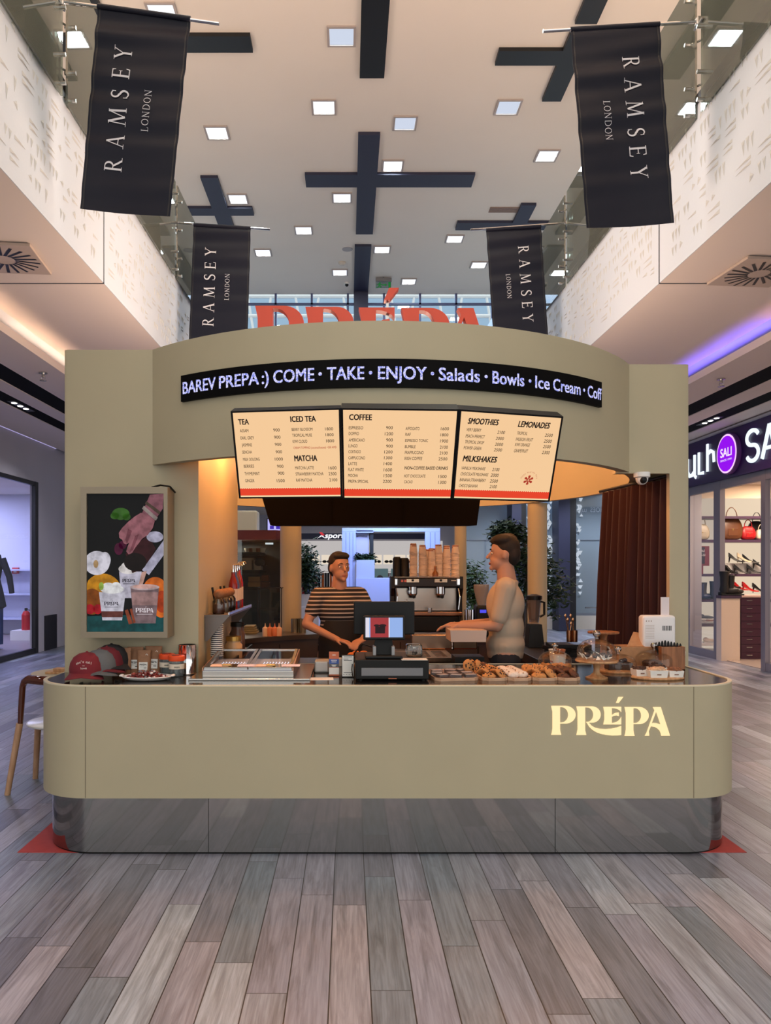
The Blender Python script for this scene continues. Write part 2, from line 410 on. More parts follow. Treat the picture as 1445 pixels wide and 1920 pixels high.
for side, fx, sgn, seed in (('left', LX, -1, 3), ('right', RX, 1, 5)):
    for k, (y0, y1) in enumerate(((-1.5, JY-.012), (JY+.012, 22.0))):
        o = struct(slab(fx, sgn, y0, y1).build('wall_%s_gallery' % side if k == 0 else 'wall_%s_gallery_far' % side, FASC))
        r = M(); cuneiform(r, fx, -(-sgn) if False else sgn, max(y0, 1.0), min(y1, 16), ZB+.1, ZT-.1, seed=seed+k*7)
        r.build('relief', RELF, o)
    # joint
    j = M(); j.box(*(sorted((fx(JY)+sgn*.002, sgn*9.0))), JY-.012, JY+.012, ZB-.001, ZT-.02); struct(j.build('trim_%d' % (1 if sgn < 0 else 2), BLACK))
    # soffit skin + metal curb
    m = M(); sx = -3.47 if sgn < 0 else 4.40
    for a, b in ((-1.5, JY-.012), (JY+.012, 22)):
        m.poly([(fx(a)+sgn*.003, a, ZB-.003), (fx(b)+sgn*.003, b, ZB-.003), (sx, b, ZB-.003), (sx, a, ZB-.003)])
    struct(m.build('ceiling_soffit_%s' % side, SOFF))
    m = M(); m.poly([(fx(-1.5)-sgn*.006, -1.5, ZT-.05), (fx(22)-sgn*.006, 22, ZT-.05), (fx(22)-sgn*.006, 22, ZT+.04), (fx(-1.5)-sgn*.006, -1.5, ZT+.04)])
    m.poly([(fx(-1.5)-sgn*.006, -1.5, ZT+.04), (fx(22)-sgn*.006, 22, ZT+.04), (fx(22)+sgn*.08, 22, ZT+.04), (fx(-1.5)+sgn*.08, -1.5, ZT+.04)])
    struct(m.build('trim_%d' % (3 if sgn < 0 else 4), mat('curb_metal', (52, 48, 50), .4, .4)))

# --- lower ceilings with black light troughs (the ceiling of the galleries, z 3.98)
LZ = 3.98
def lower_ceiling(side, edge, bands, wallx):
    m = M(); s = -1 if wallx < 0 else 1
    xs = [edge+s*.06]+[b for bb in bands for b in bb]+[wallx-s*.12]
    for i in range(0, len(xs), 2):
        a, b = sorted((xs[i], xs[i+1])); m.box(a, b, -1.5, 22, LZ, LZ+.06)
    a, b = sorted((edge, edge+s*.06)); m.box(a, b, -1.5, 22, LZ, LZ+.09)
    struct(m.build('ceiling_lower_%s' % side, SOFF))
    m = M()
    for b0, b1 in bands:
        a, b = sorted((b0, b1)); m.box(a, b, -1.5, 22, LZ+.012, LZ+.06)
    struct(m.build('ceiling_trough_%s' % side, mat('trough_black', (5, 5, 6), .8, spec=.1)))
lower_ceiling('left', -3.47, ((-4.03, -4.38), (-4.65, -4.94)), -5.9)
lower_ceiling('right', 4.40, ((4.96, 5.34), (5.68, 6.0)), 6.5)

# --- downlights in the troughs
DL = emit('downlight_glow', (255, 250, 240), 3.0)
def downlights(x, y0, n, label):
    t = thing('track_spotlight', label, 'spotlight', (x, y0, LZ+.05))
    m = M(); m.box(x-.05, x+.05, y0-.12, y0+.2*n, LZ+.002, LZ+.013); m.build('housing', DKGREY, t)
    for i in range(n):
        m = M(); m.lathe([(0, 0), (.035, .0), (.045, .012)], (x, y0+.2*i, LZ-.006), 16); m.build('lamp', DL, t)
downlights(-4.80, 10.9, 3, 'triple recessed spotlight in the black ceiling trough over the left shop window')
downlights(5.84, 12.0, 3, 'triple recessed spotlight in the black ceiling trough before the shoe shop sign')

# --- sprinklers
def sprinkler(loc, label):
    t = thing('sprinkler', label, 'sprinkler', loc); x, y, z = loc
    m = M(); m.cyl((x, y, z-.06), .018, .06, 12); m.cyl((x, y, z-.012), .05, .012, 20); m.build('body', STEEL, t)
    m = M(); m.cyl((x, y, z-.10), .04, .006, 16); m.tube([(x-.02, y, z-.05), (x-.025, y, z-.08), (x, y, z-.1)], .004); m.tube([(x+.02, y, z-.05), (x+.025, y, z-.08), (x, y, z-.1)], .004); m.build('deflector', STEEL, t)
sprinkler((-3.7, 9.2, LZ), 'fire sprinkler hanging from the pink ceiling left of the kiosk')
sprinkler((4.68, 9.5, LZ), 'fire sprinkler hanging from the ceiling right of the kiosk')

# --- swirl air vents in the soffit
def vent(cx, cy, lab, rz):
    t = thing('ceiling_vent', lab, 'vent', (cx, cy, ZB-.02), rz)
    z = -.0
    m = M(); m.box(-.30, .30, -.30, .30, -.012, .012, .004); m.build('plate', mat('vent_plate', (200, 180, 165), .5), t, world=False)
    m = M()
    for k in range(20):
        a = 2*pi*k/20+.08
        d = Vector((cos(a), sin(a))); p = Vector((-d.y, d.x))
        r0, r1 = .09, .27 if k % 5 else .28
        q = [d*r0+p*.012, d*r0-p*.012, d*r1-p*.012+p*.03, d*r1+p*.012+p*.03]
        m.poly([(v.x, v.y, -.014) for v in q])
    m.build('slot', BLACK, t, world=False)
vent(-2.86, 6.30, 'square swirl air vent in the soffit above the left shop front', .1)
vent(3.58, 6.60, 'square swirl air vent in the soffit on the right side', .1)

# --- crossing dark beams under the ceiling
def cross(label, vx0, vx1, vy0, vy1, hx0, hx1, hy0, hy1, mt=NAVY):
    m = M(); z0, z1 = CZ-.06, CZ-.001
    m.box(vx0, vx1, vy0, vy1, z0, z1)
    if hx0 is not None:
        m.box(hx0, vx0, hy0, hy1, z0, z1); m.box(vx1, hx1, hy0, hy1, z0, z1)
    o = m.build('ceiling_cross', mt); return tag(o, label, 'ceiling decoration')
cross('long dark ceiling bar of the cross nearest above the camera', .19, .587, 7.2, 12.27, -1.5, 2.3, 8.9, 9.3, BLACK)
cross('central navy cross on the ceiling between the light panels', .19, .592, 13.87, 18.0, -.87, 2.57, 15.28, 15.78)
cross('navy ceiling bar ending above the far glazing', .17, .58, 18.68, 22.0, None, None, 0, 0)
cross('black ceiling cross half hidden behind the large left banner', -3.95, -3.5, 9.4, 13.4, -5.8, -1.46, 11.3, 11.66, BLACK)
cross('dark ceiling cross right above the smaller left banner', -3.0, -2.65, 15.4, 18.4, -4.6, -2.11, 16.7, 17.05)
cross('black ceiling bar cut off by the top edge right of centre', 3.31, 3.63, 8.0, 11.05, None, None, 0, 0, BLACK)
cross('black ceiling cross half hidden behind the large right banner', 3.30, 3.62, 11.25, 12.88, 2.32, 4.9, 11.62, 11.96, BLACK)
cross('dark ceiling cross above the smaller right banner', 3.79, 4.12, 16.56, 19.2, 2.52, 5.5, 17.4, 17.78)

# --- square light panels
LIT = emit('panel_glow', (246, 248, 255), 1.35)
LITD = emit('panel_glow_dirty', (205, 214, 232), 1.0)
panels = [(640, 67, 'square ceiling light with a dirty bluish lens left of the nearest dark bar', 1), (607, 200, 'square ceiling light up left of the central navy cross', 0),
 (759, 230, 'square ceiling light with spotted lens right of the cross top', 1), (407, 248, 'square ceiling light right beside the large left banner', 0),
 (952, 200, 'bluish square ceiling light left of the large right banner', 1), (736, 310, 'square ceiling light touching the right arm of the central cross', 0),
 (1025, 291, 'square ceiling light left of the middle of the large right banner', 0), (641, 370, 'square ceiling light under the left arm of the central cross', 0),
 (446, 372, 'square ceiling light beside the dark cross over the small left banner', 0), (569, 431, 'square ceiling light left of the foot of the central cross', 0),
 (493, 473, 'square ceiling light just right of the small left banner', 0), (716, 467, 'square ceiling light right of the top of the last navy bar', 0),
 (852, 447, 'square ceiling light above left of the small right banner', 0), (897, 496, 'square ceiling light just left of the small right banner', 0),
 (637, 510, 'square ceiling light beside the dome camera near the far glazing', 0), (766, 527, 'square ceiling light right of the hanging exit sign', 0),
 (305, 24, 'square ceiling light peeping over the top of the large left banner', 0), (341, 431, 'square ceiling light seen through the left railing glass', 0),
 (1083, 403, 'square ceiling light seen through the right railing glass', 0), (1052, 480, 'square ceiling light low behind the right railing glass', 0)]
for px, py, lab, dirty in panels:
    Y = (CZ-CH)*F/(VY-py); x = (px-VX)*Y/F
    t = thing('ceiling_light', lab, 'ceiling light', (x, Y, CZ), group='square light panels of the hall ceiling')
    h = .215
    m = M()
    for a, b, c, d in ((-h, h, -h, -h+.035), (-h, h, h-.035, h), (-h, -h+.035, -h+.035, h-.035), (h-.035, h, -h+.035, h-.035)): m.box(a, b, c, d, -.025, 0)
    m.build('frame', mat('light_frame', (170, 160, 156), .4), t, world=False)
    m = M(); m.box(-h+.035, h-.035, -h+.035, h-.035, -.014, -.004); m.build('diffuser', LITD if dirty else LIT, t, world=False)
    l = bpy.data.lights.new('panel_lamp', 'AREA'); l.size = .34; l.energy = 22; l.color = srgb((230, 244, 246))[:3]
    o = bpy.data.objects.new('panel_lamp', l); COL.objects.link(o); o.location = (x, Y, CZ-.02)
for x, y, pw in ((-3.2, 3, 18), (0, 2.5, 16), (3.2, 3, 18), (-1.6, 6.5, 50), (2.0, 6.5, 50), (0, -.5, 22)):
    area('hall_lamp', (x, y, CZ-.02), .5, pw, (238, 250, 242))

# small ceiling fittings
t = thing('smoke_detector', 'small round smoke detector on the ceiling left of the last navy bar', 'smoke detector', P(641, 492, 20))
p = Vector(((641-VX)*8*1/(VY-492), 8*F/(VY-492), CZ))
t.location = p; m = M(); m.lathe([(.10, 0), (.10, -.03), (.06, -.07), (0, -.08)], p, 20); m.build('body', mat('cream_plastic', (205, 195, 180), .5), t)
p = Vector(((651-VX)*8/(VY-467), 8*F/(VY-467), CZ)); m = M(); m.lathe([(.13, 0), (.13, -.012), (0, -.014)], p, 28)
tag(m.build('ceiling_speaker', mat('speaker_grille', (165, 160, 160), .6)), 'round flush ceiling speaker left of the last navy bar', 'speaker')
p = Vector(((650-VX)*8/(VY-530), 8*F/(VY-530), CZ)); t = thing('dome_camera', 'tiny dark dome camera on the ceiling by the far glazing', 'security camera', p)
m = M(); m.cyl((p.x, p.y, CZ-.05), .07, .05, 20); m.build('base', WHT, t); m = M(); m.sph((p.x, p.y, CZ-.06), .05); m.build('dome', BLK, t)
Y1, Y2 = 8*F/(VY-388), 8*F/(VY-398); m = M()
for i in range(5): m.box(3.15+.0, 3.95, Y1+(Y2-Y1)*i/5, Y1+(Y2-Y1)*(i+.6)/5, CZ-.02, CZ-.002)
tag(m.build('air_grille', mat('grille_metal', (140, 120, 110), .5)), 'slatted air grille in the ceiling right of the cross', 'vent')

# exit sign
t = thing('exit_sign', 'hanging green running man exit sign before the far glazing', 'exit sign', P(718, 520, 20.8))
m = M(); a = P(704, 522, 20.8); b = P(734, 528, 20.8); m.box(a.x, b.x, 20.75, 20.85, b.z, a.z, .005); m.box((a.x+b.x)/2-.02, (a.x+b.x)/2+.02, 20.78, 20.82, a.z, CZ); m.build('bracket', mat('sign_grey', (120, 118, 118), .5), t)
m = M(); a = P(704, 529, 20.8); b = P(733, 540, 20.8); m.box(a.x, b.x, 20.79, 20.81, b.z, a.z); m.build('plate', glass('sign_acrylic', (190, 205, 205), .4, haze=.35, hazecol=(150, 160, 165)), t)
f = lambda u, v, d: Vector((a.x+u*(b.x-a.x), 20.785-d, b.z+v*(a.z-b.z)))
m = M(); G = emit('exit_green', (20, 120, 50), .8)
m.flat([(.82, .02), (.97, .02), (.97, .98), (.82, .98)], f); m.flat([(.42, .42), (.62, .42), (.62, .58), (.42, .58)], f); m.flat([(.6, .28), (.74, .5), (.6, .72)], f)
m.flat(ell(.27, .85, .05, .1, 0, 360, 10)[:-1], f)
for q in ([(.2, .35), (.3, .35), (.32, .72), (.2, .72)], [(.3, .72), (.42, .55), (.4, .48), (.28, .62)], [(.2, .72), (.08, .55), (.1, .48), (.22, .6)], [(.2, .38), (.12, .1), (.02, .1), (.02, .02), (.16, .02), (.28, .36)], [(.25, .38), (.38, .3), (.34, .02), (.28, .02), (.3, .24), (.2, .3)]): m.flat(q, f)
m.build('pictogram', G, t)

# --- railings of the galleries
def post(fx, sgn, y, lab):
    x = fx(y)+sgn*.06; t = thing('railing_post', lab, 'railing post', (x, y, ZT-.2))
    m = M()
    for dy in (-.05, .05): m.box(x-.006, x+.03, y+dy-.012, y+dy+.012, ZT-.25, ZT+.98, .003)
    m.box(x, x+.02, y-.06, y+.06, ZT+.90, ZT+.93); m.box(x, x+.02, y-.06, y+.06, ZT-.22, ZT-.19); m.build('upright', STEEL, t)
    for z in (ZT-.10, ZT+.12, ZT+.48, ZT+.84):
        m = M(); m.tube([(x-sgn*.09, y-.11, z), (x+.01, y-.0, z), (x-sgn*.09, y+.11, z)], .009)
        for s in (-1, 1): m.tube([(x-sgn*.05, y+s*.11, z), (x-sgn*.14, y+s*.11, z)], .016)
        m.build('clamp', STEEL, t)
for side, fx, sgn in (('left', LX, -1), ('right', RX, 1)):
    ys = [2.2, 5.9, 9.5, 13.1, 16.7, 20.3] if sgn < 0 else [2.4, 6.1, 9.75, 13.3, 16.9, 20.5]
    txt = ('carrying the large %s banner', 'carrying the small %s banner')
    for i, y in enumerate(ys):
        if i == 0: continue
        lab = 'steel railing post of the %s gallery ' % side+((txt[i-1] % side) if i < 3 else 'behind the banners, number %s from the far end' % ['', '', '', 'three', 'two', 'one'][i])
        post(fx, sgn, y, lab)
    for i, (a, b) in enumerate(zip(ys, ys[1:])):
        m = M(); o = sgn*-.02
        A = [(fx(a+.05)+o, a+.05), (fx(b-.05)+o, b-.05), (fx(b-.05)+o+.016, b-.05), (fx(a+.05)+o+.016, a+.05)]
        lo = [m.bm.verts.new((x, y, ZT-.16)) for x, y in A]; hi = [m.bm.verts.new((x, y, ZT+1.02)) for x, y in A]
        m.bm.faces.new(lo); m.bm.faces.new(hi)
        for q in range(4): w_ = (q+1) % 4; m.bm.faces.new((lo[q], lo[w_], hi[w_], hi[q]))
        tag(m.build('railing_glass', RAILGL), 'glass railing pane of the %s gallery, %s from the camera' % (side, ['first', 'second', 'third', 'fourth', 'fifth'][i]), 'glass railing')
# upper gallery back walls
m = M(); m.box(-9.2, -9.0, -1.5, 22, ZT, CZ); struct(m.build('wall_left_upper', WHITE))
m = M(); m.box(9.0, 9.2, -1.5, 22, ZT, CZ); struct(m.build('wall_right_upper', WHITE))

# --- far glazing above the passage
m = M(); m.box(-11, 11, 22.0, 22.3, 3.98, 5.4); struct(m.build('wall_far_lintel', WHITE))
m = M()
x = -8.4
for x in [-8.4+1.05*i for i in range(17)]:
    m.box(x-.03, x+.03, 22.02, 22.14, 5.4, CZ)
for z in (6.4, 7.5, 8.55, 9.3): m.box(-9, 9, 22.02, 22.12, z-.025, z+.025)
wd = struct(m.build('window_1', mat('window_frame_blue', (84, 92, 130), .5)))
m = M(); m.poly([(-9, 22.08, 5.4), (9, 22.08, 5.4), (9, 22.08, CZ), (-9, 22.08, CZ)]); m.build('glass_pane', GLASS, wd)
m = M(); m.box(.17, .58, 21.7, 22.0, 5.4, CZ-.0); struct(m.build('pillar_far', NAVY))
# the roof truss and stair building outside
m = M(); tr = mat('truss_white', (225, 230, 238), .6)
for x in [-7+1.7*i for i in range(9)]:
    m.tube([(x, 27, 6), (x+.9, 27, 11.5)], .05, 6); m.tube([(x+.9, 27, 6), (x, 27, 11.5)], .05, 6)
for z in (9.9, 10.6, 11.3): m.tube([(-8, 27, z), (8, 27, z)], .07, 6)
tag(m.build('roof_truss', tr), 'white lattice truss outside behind the far glazing', 'truss')
m = M(); m.box(-9, -1.2, 29, 30, 0, 10.6); m.box(1.5, 9, 29.5, 30.5, 0, 10.2)
for i in range(26): m.box(-8.6+.29*i, -8.53+.29*i, 28.9, 29, 10.0, 10.55)
for i in range(24): m.box(1.8+.3*i, 1.87+.3*i, 29.3, 29.4, 9.7, 10.15)
tag(m.build('neighbouring_building', mat('building_white', (205, 212, 222), .8)), 'pale building with rows of slats outside behind the far glazing', 'building')
sun = area('sky_light', (0, 26, 12), 10, 500, (190, 215, 255), (-pi/2.6, 0, 0), 5)
# --- banners
BAN = mat('banner_vinyl', (22, 24, 38), .5, spec=.22)
LET = mat('banner_letters', (214, 214, 220), .6)
def ribbon(pts, w):
    pts = [Vector(p) for p in pts]; n = len(pts); ws = w if isinstance(w, (list, tuple)) else [w]*n
    L, R = [], []
    for i, p in enumerate(pts):
        d = pts[min(i+1, n-1)]-pts[max(i-1, 0)]; d.normalize(); q = Vector((-d.y, d.x))*ws[i]/2
        L.append(tuple(p+q)); R.append(tuple(p-q))
    return L+R[::-1]
def serif(ch):
    """polygons of a roman capital, cap height 1; returns (polys, advance)."""
    T, t, s = .115, .05, .03
    def sf(x, y): return [(x-.13, y), (x+.13, y), (x+.13, y+s), (x-.13, y+s)]
    if ch == 'R': return [ribbon([(.16, 0), (.16, 1)], T), sf(.16, 0), sf(.16, 1-s), ribbon([(.16, .975), (.32, .975)]+ell(.33, .745, .2, .225, 85, -85, 12)+[(.16, .515)], [t, t]+[t+.065*sin(pi*i/12) for i in range(13)]+[t]), ribbon([(.34, .52), (.5, .25), (.66, .02)], [.1, .11, .1]), [(.58, 0), (.82, 0), (.82, s), (.6, s)]], .86
    if ch == 'A': return [ribbon([(.12, 0), (.40, 1)], t), ribbon([(.40, 1), (.70, 0)], T), sf(.12, 0), sf(.70, 0), ribbon([(.2, .34), (.6, .34)], t)], .86
    if ch == 'M': return [ribbon([(.12, 0), (.2, 1)], t), ribbon([(.2, 1), (.5, .06)], T), ribbon([(.5, .06), (.8, 1)], t), ribbon([(.8, 1), (.88, 0)], T), sf(.12, 0), sf(.88, 0), [(.1, 1-s), (.24, 1-s), (.24, 1), (.1, 1)], [(.76, 1-s), (.9, 1-s), (.9, 1), (.76, 1)]], 1.06
    if ch == 'S':
        c = ell(.33, .76, .2, .215, 30, 260, 14)+ell(.31, .25, .215, .235, 80, -150, 14)
        n = len(c); return [ribbon(c, [t+.07*sin(pi*i/(n-1)) for i in range(n)]), [(.48, .74), (.52, .74), (.52, .96), (.49, .96)], [(.09, .04), (.12, .04), (.13, .28), (.09, .28)]], .66
    if ch == 'E': return [ribbon([(.16, 0), (.16, 1)], T), [(.03, 0), (.6, 0), (.64, .22), (.6, .22), (.55, t), (.03, t)], [(.03, 1), (.56, 1), (.58, .8), (.545, .8), (.5, 1-t), (.03, 1-t)], ribbon([(.16, .52), (.47, .52)], t), ribbon([(.47, .42), (.47, .62)], .03)], .7
    if ch == 'Y': return [ribbon([(.38, 0), (.38, .48)], T), ribbon([(.1, 1), (.38, .47)], T), ribbon([(.66, 1), (.38, .47)], t), sf(.38, 0), sf(.1, 1-s), sf(.66, 1-s)], .78
    if ch == 'L': return [ribbon([(.16, 0), (.16, 1)], .09), sf(.16, 1-s), [(.03, 0), (.52, 0), (.56, .2), (.52, .2), (.48, t), (.03, t)]], .62
    if ch == 'O': return [ribbon(ell(.45, .5, .37, .47, 90, 270, 16), [t+.05*sin(pi*i/16) for i in range(17)]), ribbon(ell(.45, .5, .37, .47, -90, 90, 16), [t+.05*sin(pi*i/16) for i in range(17)])], .94
    if ch == 'N': return [ribbon([(.14, 0), (.14, 1)], t), ribbon([(.12, 1), (.74, 0)], .1), ribbon([(.74, 0), (.74, 1)], t), sf(.14, 0), sf(.74, 1-s)], .9
    if ch == 'D': return [ribbon([(.16, 0), (.16, 1)], .09), ribbon([(.16, .975), (.3, .975)]+ell(.32, .5, .42, .475, 88, -88, 16)+[(.16, .025)], [t, t]+[t+.05*sin(pi*i/16) for i in range(17)]+[t])], .84
    return [], .4
def serif_word(m, s, f, u, v, h, total, d=0):
    """letters run along +u from u, cap direction +v; tracked out to the wanted total length."""
    G = [serif(c) for c in s]; adv = sum(g[1] for g in G)*h; gap = (total-adv)/(len(s)-1)
    x = u; k = 0
    for polys, a in G:
        for p in polys: k += 1; m.flat([(x+q[0]*h, v+q[1]*h) for q in p], f, d+.0002*(k % 7))
        x += a*h+gap
def banner(lab, Y, TL, TR, BR, BL, pole, side, shorten=0):
    a, b, c, d = (P(*q, Y) for q in (TL, TR, BR, BL))
    t = thing('banner', lab, 'banner', a)
    nu, nv = 8, 60; rnd = random.Random(int(Y*10)+side)
    ph = [rnd.random()*6 for _ in range(4)]
    def S(u, v):     # u across, v down
        p = a.lerp(b, u).lerp(d.lerp(c, u), v)
        wob = .010*sin(v*34+ph[0])+.006*sin(v*57+ph[1]+u*2)+.012*sin(u*5+ph[2])*v
        return p+Vector((0, wob*(1.1-v*.8)+.02*sin(pi*u)*v, 0))
    m = M(); V = [[m.bm.verts.new(S(i/nu, j/nv)) for j in range(nv+1)] for i in range(nu+1)]
    W_ = [[m.bm.verts.new(S(i/nu, j/nv)+Vector((0, .003, 0))) for j in range(nv+1)] for i in range(nu+1)]
    for i in range(nu):
        for j in range(nv):
            m.bm.faces.new((V[i][j], V[i+1][j], V[i+1][j+1], V[i][j+1])); m.bm.faces.new((W_[i][j], W_[i][j+1], W_[i+1][j+1], W_[i+1][j]))
    for j in range(nv):
        for i in (0, nu): m.bm.faces.new((V[i][j], V[i][j+1], W_[i][j+1], W_[i][j]))
    for i in range(nu):
        for j in (0, nv): m.bm.faces.new((V[i][j], V[i+1][j], W_[i+1][j], W_[i][j]))
    m.build('cloth', BAN, t, smooth=40)
    wd = (b-a).length; ht = (d-a).length
    # hems
    for u0, u1 in ((.02, .035), (.965, .98)):
        m = M()
        for j in range(nv):
            p0, p1 = j/nv, (j+1)/nv
            m.poly([S(u0, p0)+Vector((0, -.003, 0)), S(u1, p0)+Vector((0, -.003, 0)), S(u1, p1)+Vector((0, -.003, 0)), S(u0, p1)+Vector((0, -.003, 0))])
        m.build('hem', mat('banner_hem', (20, 20, 27), .5), t)
    m = M()
    # reading bottom-to-top (left banners) or top-to-bottom (right banners)
    if side < 0:
        f = lambda u, v, dd: S(max(0, min(1, .5+v)), 1-u)+Vector((0, -.006-dd, 0))
        g = lambda x0, x1, ub: (1-x0, 1-x1)
        serif_word(m, 'RAMSEY', f, .205, -.17, .135*0+.0, 1) if False else None
    def word(s, v0, v1, ubase, cap):
        """from v0 to v1 down the banner (fractions); ubase = baseline across, cap = cap height in fraction of width."""
        k = ht/wd   # isotropy
        if side < 0:
            ff = lambda U, V, dd: S(ubase-(V*cap), v0+(v1-v0)*0-(U)*1.0)+Vector((0, -.006-dd, 0))
        else:
            ff = lambda U, V, dd: S(ubase+(V*cap), v0+U)+Vector((0, -.006-dd, 0))
        hh = cap*wd/ht          # letter unit along v
        G = [serif(c) for c in s]; adv = sum(q[1] for q in G)*hh; gap = (abs(v1-v0)-adv)/(len(s)-1); x = 0; kk = 0
        for polys, aa in G:
            for q in polys:
                kk += 1; m.flat([(x+r[0]*hh, r[1]) for r in q], ff, .0003*(kk % 7))
            x += aa*hh+gap
    if side < 0: word('RAMSEY', .800, .175, .41, .19); word('LONDON', .585, .375, .66, .078)
    else: word('RAMSEY', .145, .765, .56, .19); word('LONDON', .365, .565, .305, .078)
    m.build('lettering', LET, t)
    # pole
    p0, p1 = P(*pole[0], Y), P(*pole[1], Y)
    m = M(); dd = (p1-p0).normalized(); m.tube([p0, p1], .014 if Y < 8 else .014, 12); m.build('pole', CHROME, t)
    m = M(); m.tube([a.lerp(b, -.0)+Vector((0, 0, .0)), a.lerp(b, 1.0)], .021, 12); m.build('pole_sleeve', BAN, t)
    e = p0 if side < 0 else p1
    m = M(); m.obox(e, (.07, .05, .07), (0, 0, 0), .01); m.tube([e+Vector((0, -.05, 0)), e+Vector((0, .09, 0))], .012); m.build('pole_clamp', STEEL, t)
banner('large dark banner hanging from the left gallery with white letters', 5.8, (183, 12), (357, 36), (319, 406), (150, 391), ((112, 3), (411, 44)), -1)
banner('large dark banner hanging from the right gallery with white letters', 6.04, (1069, 56), (1236, 46), (1263, 418), (1099, 428), ((1018, 58), (1312, 41)), 1)
banner('smaller dark banner further along the left gallery', 9.5, (363, 421), (470, 428), (463, 664), (353, 656), ((322, 417), (506, 430)), -1)
banner('smaller dark banner further along the right gallery', 9.75, (911, 431), (1014, 424), (1029, 656), (927, 662), ((882, 431), (1066, 418)), 1)

# --- red sign letters and lit logo: traced outlines of the lettering
def logo_polys():
    stem = lambda x, y: [(x, y), (x+14, y+63), (x+14, y+243), (x+8, y+285), (x, y+313), (x+110, y+313), (x+101, y+285), (x+96, y+250), (x+96, y)]
    def bowl(x, y, rx, ry, irx, iry, c=155):
        o = [(x+96, y)]+ell(x+c, y+ry, rx, ry, -90, 90, 18)+[(x+96, y+2*ry)]
        return o+[(x+96, y+2*ry-12)]+ell(x+110, y+ry+1, irx, iry, 90, -90, 16)+[(x+96, y+14)]
    L = [stem(72, 137), bowl(72, 137, 110, 96, 74, 83)]
    L += [[(345, 143), (358, 203), (358, 390), (345, 452), (452, 452), (440, 400), (440, 143)],
          [(440, 143)]+ell(515, 231, 93, 88, -90, 90, 18)+[(452, 319), (452, 309)]+ell(458, 233, 70, 79, 80, -90, 14)+[(440, 153)],
          [(452, 312), (480, 319), (510, 352), (550, 374), (600, 385), (660, 388), (720, 384), (780, 372), (830, 354), (830, 452), (790, 457), (730, 458), (670, 452), (610, 440), (560, 422), (520, 398), (485, 365)]]
    L += [[(635, 147), (648, 203), (648, 285), (636, 338), (728, 338), (728, 147)],
          [(728, 147), (830, 147), (830, 205), (815, 188), (795, 175), (765, 165), (728, 160)],
          [(728, 240), (740, 228), (765, 214), (803, 208), (806, 248), (775, 240), (745, 246), (728, 256)],
          [(728, 324), (765, 316), (795, 302), (815, 282), (830, 255), (830, 338), (728, 338)],
          [(800, 40), (853, 40), (803, 105), (773, 105)]]
    L += [stem(866, 149), bowl(866, 149, 107, 93, 70, 81)]
    L += [[(1172, 150), (1258, 150), (1358, 460), (1262, 460), (1257, 432), (1245, 405), (1222, 382), (1190, 364), (1150, 358), (1160, 325), (1180, 322), (1210, 324), (1255, 338), (1207, 200), (1190, 185)],
          [(1190, 185), (1207, 200), (1160, 325), (1150, 358), (1128, 410), (1133, 460), (1085, 460), (1105, 425)]]
    return [[((x-72)/1286.0, (450-y)/1286.0) for x, y in p] for p in L]
LOGO = logo_polys()

# ================================================================= THE KIOSK
CX, CY, R = .187, 6.27, 2.07
ZH0, ZH1 = 2.25, 2.975
YL, YR = 4.76, 5.10
XL0, XL1 = -1.79, -.9386
XR0, XR1 = 2.22, 2.305
def arc_pt(r, a): return (CX+r*cos(a), CY+r*sin(a))
def rounded(x0, x1, y0, y1, r, n=14, back=True):
    """plan outline with rounded front corners, back edge square."""
    pts = [(x0+r-r*cos(pi/2*i/n), y0+r-r*sin(pi/2*i/n)) for i in range(n+1)]
    pts += [(x1-r+r*sin(pi/2*i/n), y0+r-r*cos(pi/2*i/n)) for i in range(n+1)]
    return pts+[(x1, y1), (x0, y1)]

# counter: body, metal top, plinth, seams, lit logo
BX0, BX1, BY0, BYB = -1.80, 2.262, 4.2, 5.18
kt = thing('service_counter', 'long beige service counter with rounded ends on a mirrored steel plinth', 'counter', (.2, 4.7, 0))
def ring_prism(m, outer, z0, z1, w):
    """solid plate with rim w left open inside is not needed: plain prism."""
    m.prism(outer, lambda u, v, d: Vector((u, v, d)), z0, z1)
m = M(); ring_prism(m, rounded(BX0, BX1, BY0, BYB, .345), .325, .945, 0); m.build('body', CREAM, kt, smooth=30)
o_ = rounded(BX0, BX1, BY0, BYB, .345); i_ = rounded(BX0+.022, BX1-.022, BY0+.022, BYB-.001, .325)
m = M(); n = len(o_); A = [m.bm.verts.new((x, y, .952)) for x, y in o_]; B = [m.bm.verts.new((x, y, .952)) for x, y in i_]
C_ = [m.bm.verts.new((x, y, .945)) for x, y in o_]; D_ = [m.bm.verts.new((x, y, .946)) for x, y in i_]
for i in range(n-1): m.bm.faces.new((A[i], A[i+1], B[i+1], B[i])); m.bm.faces.new((A[i], A[i+1], C_[i+1], C_[i])); m.bm.faces.new((B[i], B[i+1], D_[i+1], D_[i]))
m.build('rim', mat('rim_laminate', (214, 204, 178), .4), kt)
TOPM = mat('counter_top_steel', (88, 82, 80), .12, .85)
m = M(); m.poly([(x, y, .9475) for x, y in i_]); m.build('worktop', TOPM, kt)
PL = mat('mirror_steel', (150, 148, 148), .07, 1.0)
tt = PL.node_tree; tcn = tt.nodes.new('ShaderNodeTexCoord'); nz = tt.nodes.new('ShaderNodeTexNoise'); nz.inputs['Scale'].default_value = 1.1; nz.inputs['Detail'].default_value = 0
bpn = tt.nodes.new('ShaderNodeBump'); bpn.inputs['Strength'].default_value = .25; bpn.inputs['Distance'].default_value = .03
tt.links.new(tcn.outputs['Object'], nz.inputs['Vector']); tt.links.new(nz.outputs['Fac'], bpn.inputs['Height']); tt.links.new(bpn.outputs[0], tt.nodes['Principled BSDF'].inputs['Normal'])
